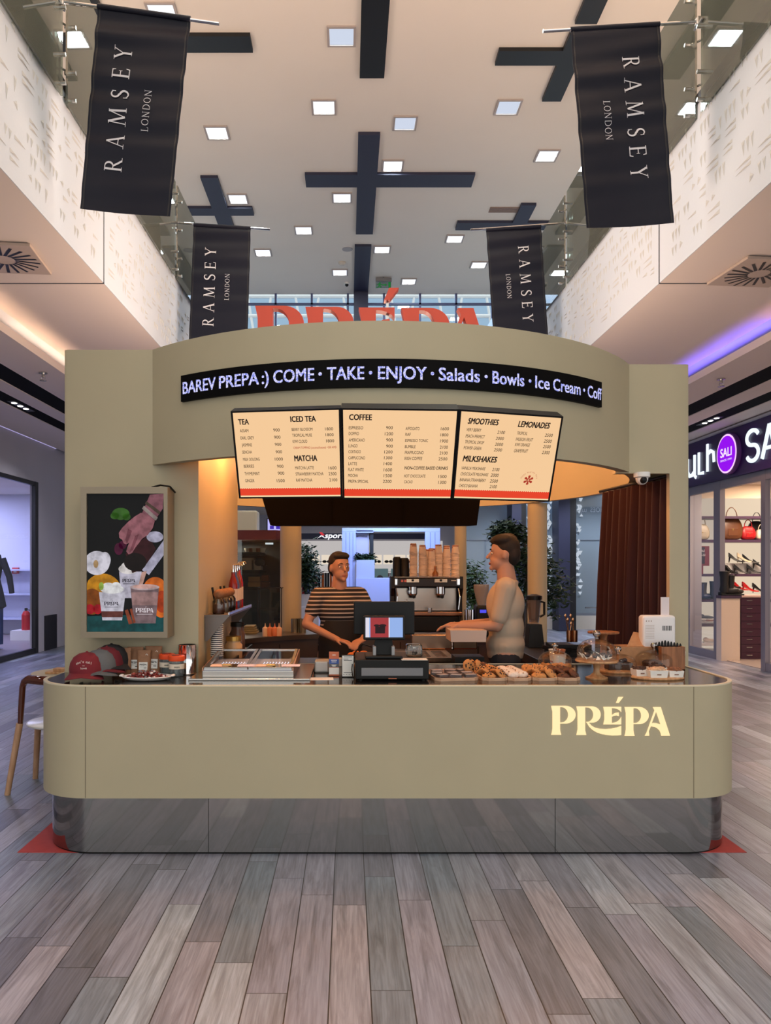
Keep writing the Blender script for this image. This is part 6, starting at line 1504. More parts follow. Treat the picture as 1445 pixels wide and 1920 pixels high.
# sugar-dusted long cookies
for r in range(5):
    for ui, u in enumerate((-.028, .03)):
        x, y = on(p2, radians(4), u, .06+.066*r+.01*ui); t = thing('dusted_cookie', 'oval cookie white with icing sugar, %s%s' % (words[r], ', left row' if ui == 0 else ', right row'), 'cookie', (x, y, TZ+.010), .5+.3*ui, 'sugar dusted cookies')
        if r == 0 and ui == 0: me0 = None
        m = M(); m.sph((0, 0, .018), (.040, .028, .021), 18, 10); m.build('crumb', DUST, t, smooth=80, world=False)
        m = M(); 
        rr = random.Random(r*2+ui)
        for _ in range(9): m.sph((rr.uniform(-.028, .028), rr.uniform(-.018, .018), .031), (.005, .004, .004), 7, 5)
        m.build('almond_flakes', mat('almond', (170, 120, 84), .7), t, world=False)
cookie_row(p3, radians(3), 'lobed', (-.032, .034), 5, 'golden lobed biscuit on the fourth tray', 'golden biscuits on the fourth tray', 1.02, True)
cookie_row(p4, radians(2), 'choc', (-.028, .030), 5, 'dark chocolate cookie on the last tray', 'chocolate cookies on the last tray', .92, True)
cookie_row(Vector((p1.x-.03, p1.y+.36, TZ)), 0, 'choc', (-.03, .03, ), 1, 'dark chocolate cookie on the back of the cookie trays', 'dark cookies behind the trays', 1.0, True, .02)
x, y = on(p3, 0, .03, .02); 

# --- glass domes
DOME = glass('dome_glass', (252, 252, 250), .55)
def dome(t, c, r, h):
    m = M(); x, y, z = c; pr = [(r, 0), (r*1.0, h*.42)]+[(r*cos(a_), h*.42+(h*.58)*sin(a_)) for a_ in [pi/2*i/8 for i in range(1, 9)]]; pr[-1] = (0.012, h)
    m.lathe(pr, c, 40, cap=False); m.lathe([(r+.004, 0), (r+.004, .006), (r-.002, .006)], c, 40, cap=False); m.build('dome', DOME, t, smooth=60)
    m = M(); m.lathe([(.012, h-.002), (.01, h+.008), (.02, h+.018), (.024, h+.03), (.018, h+.043), (0, h+.048)], c, 24, cap=False); m.build('knob', glass('knob_glass', (235, 235, 235), 3.0), t, smooth=60)
def dome_board(name, lab, px, py, r, h, z=TZ):
    p = top(px, py, z); t = thing(name, lab, 'cake stand', (p.x, p.y, z)); m = M(); m.lathe([(0, 0), (r*1.12, 0), (r*1.14, .006), (r*1.12, .014), (0, .014)], (p.x, p.y, z), 40, cap=False); m.build('board', OAK, t, smooth=40); return t, Vector((p.x, p.y, z+.014))
# pedestal stand with dome (front)
p = top(1118, 1272); c = Vector((p.x, p.y+.0, TZ)); t = thing('cake_stand', 'wooden pedestal cake stand under a tall glass dome with dark pralines', 'cake stand', c)
m = M(); m.lathe([(0, 0), (.062, 0), (.064, .008), (.04, .016), (.020, .035), (.017, .06), (.024, .092), (.03, .098), (0, .1)], c, 36, cap=False); m.build('pedestal', OAK, t, smooth=50)
m = M(); m.lathe([(0, .096), (.118, .098), (.122, .104), (.12, .112), (0, .112)], c, 48, cap=False); m.build('plate', OAK, t, smooth=40)
dome(t, c+Vector((0, 0, .113)), .112, .125); dc = c+Vector((0, 0, .113))
m = M(); rnd = random.Random(9)
for i in range(26):
    a_ = 6.28*i/26; r_ = .05+.05*rnd.random(); q = dc+Vector((r_*cos(a_), r_*sin(a_), .004)); s = .03; a2 = rnd.random()*6
    m.poly([q, q+Vector((s*cos(a2), s*sin(a2), .02*rnd.random())), q+Vector((s*cos(a2+1.5), s*sin(a2+1.5), .034*rnd.random()+.004))])
tag(m.build('greaseproof_paper', PAPER), 'crumpled white paper sheets under the dark pralines in the tall dome', 'paper', kind='stuff')
for i, (u, v) in enumerate(((-.062, -.01), (-.02, -.045), (.03, -.05), (.068, -.012), (.0, .02), (-.045, .05), (.05, .045))):
    m = M(); m.sph((0, 0, 0), (.021, .018, .012), 12, 8); o = m.build('praline', mat('praline', (52, 38, 44), .5, noise=.3, nscale=90), smooth=60); o.location = dc+Vector((u, v, .024))
    tag(o, 'dark praline under the tall dome, %s' % ('left edge', 'front left', 'front right', 'right edge', 'centre', 'back left', 'back right')[i], 'praline', 'pralines under the tall dome')
# dome with twisted pastries
t, c = dome_board('domed_board', 'low board with glass dome over round pastries behind the chocolate cookies', 1040, 1257, .105, .12); dome(t, c, .105, .115)
for i, (u, v) in enumerate(((-.06, -.03), (-.015, -.06), (.035, -.05), (.07, -.01), (.0, .0), (-.05, .04), (.04, .045))):
    m = M(); m.tube([(.022*cos(a_), .016*sin(a_), .016+.004*sin(2*a_)) for a_ in [2*pi*k/14 for k in range(14)]], .012, 8, closed=True); o = m.build('pastry_ring', COOK, smooth=60); o.location = c+Vector((u, v, 0)); o.rotation_euler.z = i
    tag(o, 'glazed brown ring pastry under the left dome, %s' % ('far left', 'front left', 'front right', 'far right', 'middle', 'rear left', 'rear right')[i], 'pastry', 'ring pastries under the left dome')
# dome over brownie loaf
t, c = dome_board('domed_board', 'round board with low glass dome over a dark brownie slab behind the pedestal', 1158, 1259, .115, .1); dome(t, c, .112, .10)
for i, (u, w_) in enumerate(((-.035, .075), (.045, .07))):
    m = M(); m.box(-w_/2, w_/2, -.045, .045, 0, .045, .005); o = m.build('brownie_slab', mat('brownie_top', (56, 34, 28), .6, noise=.3, nscale=50, bump=.4)); o.location = c+Vector((u, 0, 0)); tag(o, 'thick brownie slab, %s half under the low dome' % ('left', 'right')[i], 'brownie')
for i, (u, v) in enumerate(((-.05, -.01), (-.02, .02), (.02, -.01), (.05, .02))):
    m = M(); m.sph((0, 0, 0), (.017, .016, .013), 12, 8); o = m.build('dark_berry', mat('berry', (40, 22, 38), .3), smooth=60); o.location = c+Vector((u, v, .056)); tag(o, 'dark berry on the brownie slab, %s' % ('leftmost', 'second from left', 'third from left', 'rightmost')[i], 'berry', 'berries on the brownie')
# round board with three white boxes and dome behind
p = top(1232, 1272); t = thing('round_board', 'round wooden board at the right end holding white cake boxes', 'board', (p.x, p.y, TZ)); c = Vector((p.x, p.y, TZ))
m = M(); m.lathe([(0, 0), (.150, 0), (.155, .006), (.15, .014), (0, .014)], c, 48, cap=False, sy=.62); m.build('board', OAK, t, smooth=40)
def cakebox(lab, u, v, w_, h, rz, top_c):
    t = thing('cake_box', lab, 'cake', (c.x+u, c.y+v, c.z+.014), rz, 'small white cake boxes on the round board')
    m = M(); m.prism([(-w_/2, -.04), (w_/2, -.04), (w_/2, .04), (-w_/2, .04)], lambda a_, b_, d: Vector((a_*(.9+d*3), b_*(.9+d*3), d)), 0, h); m.build('box', PAPER, t, world=False)
    m = M(); m.sph((0, 0, h+.001), (w_*.52, .042, .016), 20, 10)
    rr = random.Random(int(w_*1000))
    for _ in range(26): m.sph((rr.uniform(-w_*.4, w_*.4), rr.uniform(-.03, .03), h+.011), .006, 7, 5)
    m.build('cake_top', mat('caketop_%d' % top_c[0], top_c, .8, noise=.3, nscale=70, bump=.6), t, smooth=70, world=False)
    m = M(); m.box(-.012, .012, -.0405, -.0395, h*.35, h*.5); m.build('label', mat('label_brown', (120, 80, 60), .6), t, world=False)
cakebox('white boxed cake with dark crumb on the left of the round board', -.095, .03, .075, .038, .1, (64, 40, 32)); cakebox('long white boxed cake with pale topping at the front of the board', -.018, -.035, .105, .042, -.02, (196, 160, 130)); cakebox('white boxed cake with nutty topping at the right of the board', .095, -.02, .082, .038, -.15, (122, 78, 52)); cakebox('white boxed cake hidden behind the front one, chocolate topped', .02, .05, .10, .045, .1, (58, 36, 30))
t, c2 = dome_board('domed_board', 'glass dome standing at the right end behind the white cake boxes', 1226, 1254, .118, .1); dome(t, c2, .115, .11)
m = M(); m.lathe([(0, 0), (.07, 0), (.075, .03), (.06, .04), (0, .042)], (0, 0, 0), 28, cap=False); o = m.build('chocolate_cake', mat('brownie_top', 0), smooth=50); o.location = c2; tag(o, 'flat dark chocolate cake under the right glass dome', 'cake')
# paper cups with logo
def papercup(lab, px, py, band=(150, 90, 66), h=.095, sleeve=False, Yf=None):
    p = top(px, py); t = thing('paper_cup', lab, 'cup', p, 0, 'white paper cups with lettering')
    m = M(); m.lathe([(0, .004), (.029, .004), (.029, 0), (.031, 0), (.0425, h-.003), (.044, h), (.041, h), (.030, .006), (0, .006)], (0, 0, 0), 32, cap=False); m.build('cup', CUPW, t, smooth=40, world=False)
    m = M(); m.lathe([(.0316, .004), (.0336, .018), (.0330, .018)], (0, 0, 0), 32, cap=False); m.build('band', mat('cup_band', band, .6), t, smooth=40, world=False)
    m = M(); g = lambda u, v, d: Vector(((.0322+.0115*v/h+.0008)*sin(u/.039), -(.0322+.0115*v/h+.0008)*cos(u/.039), v)); wrap_logo(m, g, .042, 0, h*.52); m.build('lettering', INK, t, world=False)
papercup('white paper cup with lettering seen through the right dome', 1226, 1248); papercup('white paper cup left of the last one beside the cutlery', 1252, 1249); papercup('rightmost white paper cup on the counter', 1272, 1248)
papercup('white sample cup standing behind the left dome', 1040, 1243)
# kraft catering box, cutlery box, white appliance
t = thing('kraft_box', 'open kraft cardboard box with a raised flap behind the glass domes', 'box', (2.02, 4.98, TZ)); a, b = P(1160, 1216, 4.98), P(1252, 1245, 4.98)
m = M(); m.box(a.x, b.x, 4.98, 5.16, TZ, a.z+.01, .002); m.build('tray', KRAFT, t)
m = M(); m.poly([(a.x+.06, 5.0, a.z+.012), (b.x-.05, 5.0, a.z+.012), (b.x-.0, 5.10, a.z+.075), (a.x+.14, 5.10, a.z+.10)]); m.poly([(a.x+.06, 5.003, a.z+.008), (b.x-.05, 5.003, a.z+.008), (b.x, 5.103, a.z+.071), (a.x+.14, 5.103, a.z+.096)]); m.build('flap', KRAFT, t)
a, b = P(1240, 1213, 4.86), P(1284, 1245, 4.86); t = thing('cutlery_box', 'wooden box holding black cutlery at the right end of the counter', 'box', (a.x, 4.86, TZ))
m = M(); m.box(a.x, b.x, 4.86, 4.868, TZ, a.z); m.box(a.x, b.x, 4.95, 4.958, TZ, a.z); m.box(a.x, a.x+.008, 4.868, 4.95, TZ, a.z); m.box(b.x-.008, b.x, 4.868, 4.95, TZ, a.z); m.box(a.x, b.x, 4.86, 4.958, TZ, TZ+.006); m.build('box', WALN, t)
rnd = random.Random(2)
for i in range(9):
    x = a.x+.015+.013*i; t = thing('plastic_knife', 'black plastic cutlery piece in the wooden box, %s' % ('first from the left', 'second from the left', 'third from the left', 'fourth from the left', 'middle one', 'fourth from the right', 'third from the right', 'second from the right', 'first from the right')[i], 'cutlery', (x, 4.91, TZ+.008), 0, 'black cutlery in the wooden box')
    m = M(); l = -(.02-.005*i)*1.2; h = .175-.004*abs(i-3)*(1+rnd.random()*.3); m.tube([(0, 0, 0), (l*.4, .005, h*.5), (l, .008, h*.8)], [.004, .005, .006], 6); m.sph((l*1.1, .008, h*.88), (.009, .003, .026), 8, 6); m.build('piece', BLK, t, world=False)
a, b = P(1205, 1154, 5.0), P(1283, 1215, 5.0); Ya = 5.0
t = thing('label_printer', 'white rounded table appliance with holes beside the right kiosk wall', 'appliance', ((a.x+b.x)/2, Ya, TZ))
m = M(); m.box(a.x+.0, b.x-.07, Ya, Ya+.05, TZ, a.z); m.bm.free(); m = M(); m.box(a.x, b.x-.055, Ya, Ya+.09, TZ+.0, a.z, .02, 4); m.build('body', mat('appliance_white', (226, 224, 226), .3), t, smooth=40)
m = M()
for i in range(9):
    for j in range(9):
        x = a.x+.022+.0095*i; z = a.z-.06-.0115*j
        if x < b.x-.1: m.cyl((0, 0, 0), .0026, .0012, 8); 
for i in range(8):
    for j in range(9):
        x = a.x+.02+.0075*i; z = a.z-.065-.0105*j; q = ell(x, z, .002, .002, 0, 360, 6)[:-1]; m.poly([(u, Ya-.0006, v) for u, v in q])
m.build('holes', mat('hole_tan', (160, 130, 112), .6), t) if False else m.bm.free()
m = M()
for i in range(8):
    for j in range(9): 
        q = ell(a.x+.02+.0075*i, a.z-.065-.0105*j, .0022, .0022, 0, 360, 6)[:-1]; m.poly([(u, Ya-.0006, v) for u, v in q])
m.build('holes', mat('hole_tan', (160, 130, 112), .6), t)
m = M()
for i in range(6): m.box(b.x-.145+.0105*i, b.x-.139+.0105*i, Ya-.0007, Ya, a.z-.10, a.z-.068)
m.build('vent_slots', DKGREY, t)
m = M()
for i, u in enumerate((.02, .036, .052)): m.cyl((0, 0, 0), .001, .001, 6) if False else m.box(a.x+u, a.x+u+.006, Ya-.0008, Ya, a.z-.04, a.z-.034)
m.build('buttons', mat('button_tan', (120, 90, 70), .5), t)
m = M(); x = (1250-VX)*Ya/F; m.box(x-.028, x+.028, Ya+.03, Ya+.034, a.z, a.z+.12); tag(m.build('sign_card', mat('card_white', (226, 214, 216), .6)), 'upright blank white card standing on the white appliance', 'sign')
# second empty wooden pedestal behind
c = P(1131, 1205, 5.55); c.z = TZ; t = thing('cake_stand', 'empty wooden pedestal stand behind the domes near the curtain', 'cake stand', (c.x, 5.05, TZ)); c = Vector(((1131-VX)*5.05/F, 5.05, TZ)); zz = CH-(1184-VY)*5.05/F
m = M(); m.lathe([(0, 0), (.06, 0), (.06, .01), (.03, .02), (.022, .06), (.02, zz-TZ-.05), (.03, zz-TZ-.015), (0, zz-TZ-.01)], c, 32, cap=False); m.build('pedestal', WALN, t, smooth=50)
m = M(); m.lathe([(0, zz-TZ-.014), (.100, zz-TZ-.012), (.102, zz-TZ-.004), (.10, zz-TZ), (0, zz-TZ)], c, 44, cap=False); m.build('plate', WALN, t, smooth=40)

# ================================================================= INSIDE THE KIOSK
# security camera under the right lintel
c = P(1203, 890, 5.05); c.z = 2.24; t = thing('dome_camera', 'white dome security camera hanging under the right end of the header', 'security camera', c)
m = M(); m.lathe([(0, 0), (.052, 0), (.052, -.03), (.044, -.036), (0, -.036)], c, 32, cap=False); m.build('base', WHT, t, smooth=40)
m = M(); m.sph(c+Vector((0, 0, -.042)), .040, 24, 14); m.build('ball', WHT, t, smooth=70)
m = M(); m.sph(c+Vector((0, -.020, -.050)), .026, 20, 12); m.build('lens', BLK, t, smooth=70)
# curtain
m = M(); n = 120; rnd = random.Random(8); ph = [rnd.random()*6 for _ in range(3)]
Cb = []; 
for i in range(n+1):
    u = i/n; x = 2.19-.10*u; y = 5.2+1.0*u; off = .035*sin(u*62+ph[0])*(1+.3*sin(u*17))+.012*sin(u*25+ph[1])
    Cb.append((x+off, y+off*.1))
rows = []
for j in range(13):
    z = 2.22-(2.22-.02)*j/12; k = .55+.45*min(1, j/4)
    rows.append([m.bm.verts.new((2.19-.1*i/n+(q[0]-(2.19-.1*i/n))*k-.05*(j/12)*(i/n)*1.6, q[1], z)) for i, q in enumerate(Cb)])
for A, B in zip(rows, rows[1:]):
    for i in range(n): m.bm.faces.new((A[i], A[i+1], B[i+1], B[i]))
CURT = mat('velvet_red', (44, 3, 9), .9); CURT.node_tree.nodes['Principled BSDF'].inputs['Sheen Weight'].default_value = .15
o = m.build('curtain', CURT, smooth=60); tag(o, 'dark red velvet curtain hanging in folds by the right kiosk wall', 'curtain'); sm = o.modifiers.new('thickness', 'SOLIDIFY'); sm.thickness = .004
m = M(); m.tube([(2.19, 5.15, 2.235), (2.08, 6.25, 2.235)], .012, 8); tag(m.build('curtain_rail', BLK), 'black curtain rail under the drum above the red curtain', 'rail')

# left wall shelf with jars
t = thing('wall_shelf', 'steel bracket shelf with spice jars on the orange left wall', 'shelf', (-.86, 5.5, 1.28))
z = 1.285
m = M(); SHS = mat('shelf_steel', (112, 104, 100), .42, .8); m.box(XL1, -.775, 4.95, 6.1, z, z+.012); m.build('board', SHS, t)
m = M(); m.box(-.782, -.775, 4.95, 6.1, z+.012, z+.028); m.build('front_lip', STEEL, t)
for y in (4.955, 6.08): m = M(); m.prism([(XL1+.003, z), (-.78, z), (XL1+.02, z-.16), (XL1+.003, z-.16)], lambda u, v, d: Vector((u, y+d, v)), 0, .008); m.build('bracket', SHS, t)
CORK = mat('cork', (138, 92, 60), .8, noise=.2, nscale=60)
def spice_jar(lab, x, y, col, h=.105, r=.038, knob=.036, spoon=True):
    t = thing('spice_jar', lab, 'jar', (x, y, z+.0125), 0, 'glass jars with cork balls on the wall shelf')
    m = M(); m.lathe([(0, 0), (r, 0), (r+.004, .01), (r+.004, h*.8), (r*.75, h), (r*.7, h), (0, h*.99)], (0, 0, 0), 24, cap=False); m.build('glass_body', glass('jar_glass', 0), t, smooth=50, world=False)
    m = M(); m.lathe([(0, .004), (r-.002, .004), (r, .012), (r, h*.62), (0, h*.62)], (0, 0, 0), 24, cap=False); m.build('powder', mat('powder_%d_%d' % (col[0], col[2]), col, .9), t, smooth=50, world=False)
    m = M(); m.sph((0, 0, h+knob*.75), (knob, knob, knob*.9), 20, 12); m.build('cork_ball', CORK, t, smooth=70, world=False)
    if spoon: m = M(); m.tube([(-.03, .02, h*.7), (-.05, .035, h+.07)], [.006, .008], 8); m.build('spoon', BLK, t, world=False)
for i, (y, col, lab) in enumerate(((5.06, (120, 62, 44), 'front jar of red brown powder with cork ball on the wall shelf'), (5.22, (190, 170, 150), 'second jar from the front on the wall shelf'), (5.38, (46, 30, 26), 'third jar with near black contents on the wall shelf'), (5.54, (70, 40, 30), 'fourth jar from the front on the wall shelf'))):
    spice_jar(lab, -.862, y, col, spoon=i != 1)
for i, (y, h, col, lab) in enumerate(((5.68, .30, (120, 22, 26), 'tall dark red syrup bottle with pump on the wall shelf'), (5.78, .30, (60, 80, 130), 'blue labelled syrup bottle with pump on the wall shelf'), (5.88, .31, (110, 60, 40), 'brown syrup bottle with pump on the wall shelf'), (5.98, .32, (150, 26, 26), 'furthest red syrup bottle on the wall shelf'))):
    t = thing('syrup_bottle', lab, 'bottle', (-.86, y, z+.012), 0, 'syrup bottles on the wall shelf'); r = .034
    m = M(); m.lathe([(0, 0), (r, 0), (r, h*.6), (r*.8, h*.7), (.014, h*.84), (.014, h*.92), (0, h*.92)], (0, 0, 0), 20, cap=False); m.build('bottle', mat('syrup_%d' % col[0], col, .2), t, smooth=50, world=False)
    m = M(); m.lathe([(r+.001, h*.2), (r+.001, h*.5)], (0, 0, 0), 20, cap=False); m.build('label', mat('syrup_label', (206, 190, 176), .6), t, world=False)
    m = M(); m.cyl((0, 0, h*.92), .016, .02, 12); m.tube([(0, 0, h*.95), (0, 0, h*1.1), (.05, -.0, h*1.11), (.055, 0, h*1.07)], .006, 8); m.build('pump', CHROME, t, world=False)
# lower ledge, striped cup stack, jars
def cup_mesh(r0, r1, h):
    m = M(); m.lathe([(0, .002), (r0, .002), (r1, h), (r1+.002, h+.001), (r1+.002, h-.004), (r1-.001, h-.006), (r0+.0005, 0), (0, 0)], (0, 0, 0), 24, cap=False); return m
t = thing('wall_ledge', 'narrow lower ledge along the orange wall under the jar shelf', 'ledge', (-.86, 5.4, .94))
m = M(); m.box(XL1, -.76, 4.93, 6.0, .953, .975); m.build('board', mat('ledge_wood', (112, 76, 50), .5), t)
m = M(); m.box(-.765, -.755, 5.0, 6.0, .975, 1.0); m.build('edge', BLK, t)
NAVYC = mat('cup_navy', (40, 34, 58), .6); TAN = mat('cup_tan', (206, 150, 112), .7)
src = None
for i in range(17):
    lab = 'dark striped paper cup in the upright stack under the wall shelf'
    if src is None:
        src = thing('paper_cup', lab, 'cup', (-.868, 5.02, .976), 0, 'dark striped cup stack under the wall shelf')
        cup_mesh(.028, .039, .05).build('cup', NAVYC, src, smooth=40, world=False); m = M(); m.lathe([(.0395, .045), (.0425, .047), (.0425, .053), (.0395, .053)], (0, 0, 0), 24); m.build('rim', CUPW, src, smooth=40, world=False)
    else: dup(src, (-.868, 5.02, .976+.0135*i))
def jar2(lab, x, y, zb, r, h, col, lid):
    t = thing('storage_jar', lab, 'jar', (x, y, zb)); m = M(); m.lathe([(0, 0), (r, 0), (r*1.03, h*.1), (r*1.03, h*.75), (r*.8, h*.88), (r*.8, h), (0, h)], (0, 0, 0), 24, cap=False); m.build('body', mat('jarbody_%d' % col[0], col, .3), t, smooth=50, world=False)
    m = M(); m.lathe([(0, h), (r*.9, h), (r*.9, h+.03), (0, h+.035)], (0, 0, 0), 24, cap=False); m.build('lid', lid, t, smooth=50, world=False)
jar2('wide cream jar with golden lid on the lower ledge', -.80, 5.30, .976, .06, .12, (196, 160, 118), mat('gold_lid', (190, 150, 80), .3, .8)); jar2('dark jar with black lid behind the cream jar', -.81, 5.55, .976, .055, .20, (84, 58, 48), BLK); jar2('tall pale jar further along the lower ledge', -.84, 5.8, .976, .05, .17, (170, 150, 140), STEEL)

# curved back counter of steel
t = thing('back_counter', 'curved stainless steel worktop running round the back of the kiosk', 'worktop', (CX, 7.8, 0))
def seg(m, r0, r1, z0, z1, a0, a1): ringwall(m, r0, r1, z0, z1, 40, radians(a0), radians(a1))
m = M(); seg(m, 1.38, 1.86, 0.90, .945, 33, 168); m.build('top', mat('worktop_steel', (150, 134, 122), .28, 1.0), t, smooth=30)
m = M(); seg(m, 1.42, 1.82, .08, .90, 33, 168); m.build('cabinet', mat('cabinet_steel', (104, 102, 104), .35, .8), t, smooth=30)
for a_ in range(42, 165, 17): m = M(); x, y = arc_pt(1.415, radians(a_)); m.box(x-.004, x+.004, y-.004, y+.004, .1, .86); m.build('door_gap', BLK, t)
BZ = .945
def at(px, Y): return (px-VX)*Y/F
# sauce pots, dishes on the back left counter
for i, (px, col, lab) in enumerate(((497, (214, 186, 160), 'cream sauce bottle at the left of the row'), (506, (196, 118, 76), 'orange sauce bottle second from the left'), (515, (204, 122, 82), 'orange sauce bottle third from the left'), (523, (216, 176, 150), 'pale sauce bottle at the right of the row'))):
    Y = 7.35; t = thing('sauce_bottle', lab+' on the back counter', 'bottle', (at(px, Y), Y, BZ), 0, 'squeeze bottles on the back counter')
    m = M(); m.lathe([(0, 0), (.027, 0), (.028, .075), (.02, .085), (.008, .09), (.003, .125), (0, .125)], (0, 0, 0), 16, cap=False); m.build('bottle', mat('sauce_%d' % col[2], col, .4), t, smooth=50, world=False)
for i, px in enumerate((552, 560, 567)):
    Y = 7.75; m = M(); m.lathe([(0, 0), (.035, 0), (.037, .14), (.033, .14), (.03, .01), (0, .01)], (0, 0, 0), 20, cap=False); o = m.build('steel_canister', mat('aged_steel', (140, 128, 104), .3, .9), smooth=50); o.location = (at(px, Y), Y+.05*(i % 2), BZ+.0); tag(o, 'steel shaker canister beside the left column, %s' % ('left', 'middle', 'right')[i], 'canister', 'steel canisters on the back counter')
m = M(); Y = 7.6
for k in range(4): m.box(at(452+k*1.5, Y), at(482-k*2, Y), Y, Y+.2, BZ+.02*k, BZ+.02*k+.018, .004)
tag(m.build('folded_cloths', mat('cloth_green', (126, 120, 92), .9)), 'stack of folded olive and beige cloths on the left back counter', 'cloths')
t = thing('glass_case', 'thin black framed glass case standing on the left back counter', 'display case', (at(510, 7.9), 7.9, BZ)); m = M(); x0, x1 = at(486, 7.9), at(530, 7.9); z1 = CH-(1101-VY)*7.9/F
for x in (x0, x1):
    for y in (7.75, 7.95): m.box(x-.004, x+.004, y-.004, y+.004, BZ, z1)
for y in (7.75, 7.95): m.box(x0, x1, y-.004, y+.004, z1-.008, z1)
for x in (x0, x1): m.box(x-.004, x+.004, 7.75, 7.95, z1-.008, z1)
m.build('frame', BLK, t); m = M(); m.poly([(x0, 7.75, BZ), (x1, 7.75, BZ), (x1, 7.75, z1), (x0, 7.75, z1)]); m.build('glass_pane', GLASS, t)
# espresso machine
YE_ = 7.62; x0, x1 = at(733, YE_), at(868, YE_); zt = CH-(1081-VY)*YE_/F; zb = CH-(1166-VY)*YE_/F+.0
t = thing('espresso_machine', 'wide dark two group espresso machine with steel splash plate on the back counter', 'coffee machine', ((x0+x1)/2, YE_, BZ))
DK = mat('machine_dark', (34, 26, 24), .3, .4); WARM = mat('machine_steel', (196, 170, 146), .25, 1.0)
mx = (x0+x1)/2
m = M(); m.box(x0+.04, x1-.04, YE_+.10, YE_+.46, zb+.10, zt-.02, .01); m.build('body', DK, t)
m = M(); m.box(x0+.0, x1-.0, YE_, YE_+.46, zt-.012, zt, .004); m.build('cup_rail', WARM, t)
m = M(); m.box(x0+.02, x1-.02, YE_, YE_+.2, zt-.105, zt-.014, .008); m.build('front_panel', DK, t)
for s, x in ((-1, x0), (1, x1)): m = M(); m.prism([(0, zb-.0), (.2, zb), (.3, zt-.1), (.28, zt), (-.005, zt), (-.01, zt-.12), (.06, zt-.2), (.05, zb+.1)], lambda u, v, d: Vector((x-s*d, YE_+u, v)), 0, .035); m.build('side_panel', BLK, t)
for s in (.12, .56):
    xx = x0+(x1-x0)*(.30 if s < .3 else .69); m = M(); m.box(xx-.065, xx+.065, YE_-.004, YE_+.01, zt-.062, zt-.022, .004); k_ = m.build('keypad', WARM, t); m = M(); m.box(xx-.012, xx+.012, YE_-.007, YE_-.003, zt-.05, zt-.028); m.build('display', BLK, k_)
    m = M(); m.cyl((xx, YE_+.04, zt-.175), .05, .07, 24); m.lathe([(.05, 0), (.038, -.02), (0, -.02)], (xx, YE_+.04, zt-.175), 24); g_ = m.build('group_head', CHROME, t, smooth=40)
    m = M(); m.tube([(xx, YE_+.0, zt-.19), (xx, YE_-.12, zt-.20)], [.014, .017], 10); m.cyl((xx, YE_+.03, zt-.215), .033, .03, 20); m.build('portafilter', BLK, g_)
m = M(); 
for i in range(3): m.box(x0+.1+.032*i, x0+.122+.032*i, YE_-.003, YE_+.004, zt-.055, zt-.033)
m.build('buttons', emit('button_red', (210, 90, 70), .6), t)
for x in (x0+.05, x1-.05):
    m = M(); m.lathe([(0, 0), (.012, 0)], (0, 0, 0), 8) if False else m.box(x-.018, x+.018, YE_-.012, YE_, zt-.09, zt-.018, .008); m.build('steam_knob', CHROME, t)
    m = M(); m.tube([(x, YE_-.01, zt-.12), (x+.012, YE_-.04, zt-.2), (x-.004, YE_-.05, zt-.33)], .007, 8); m.build('steam_wand', CHROME, t)
m = M(); m.box(x0+.06, x1-.06, YE_+.095, YE_+.10, zb+.11, zt-.12); m.build('splash_plate', mat('splash_steel', (176, 168, 160), .25, .9), t)
m = M(); m.box(x0+.03, x1-.01, YE_-.05, YE_+.42, zb+.065, zb+.10, .006); m.build('drip_tray', mat('tray_copper', (150, 112, 90), .3, .9), t)
m = M(); m.box(x0+.06, x1-.03, YE_-.02, YE_+.4, BZ+.015, zb+.066, .02, 3); m.build('base', BLK, t)
m = M(); m.cyl((mx-.18, YE_, zt-.16), .02, .02); m.tube([(x0+.16, YE_-.002, zt-.245+.02*sin(q)) for q in (0, 1)], .003); m.lathe([(.0, 0), (.022, 0), (.022, .01), (0, .01)], (x0+.16, YE_+.08, zt-.26), 20); m.build('gauge', CHROME, t)
for x in (x0+.1, x1-.1): m = M(); m.cyl((x, YE_+.05, BZ), .02, .02, 12); m.build('foot', BLK, t)
m = M(); put_text(m, 'ATTIVA', lambda u, v, d: Vector((u, YE_-.003, v)), x1-.14, zt-.045, .014, .06, bold=.02) if False else m.box(x1-.12, x1-.07, YE_-.002, YE_, zt-.045, zt-.037); m.build('badge', CUPW, t)
p = P(805, 1149, 7.6); m = M(); m.cyl((0, 0, 0), .022, .045, 18); o = m.build('steel_cup', CHROME, smooth=40); o.location = (p.x, 7.56, zb+.1); tag(o, 'small steel cup on the drip tray of the espresso machine', 'cup')
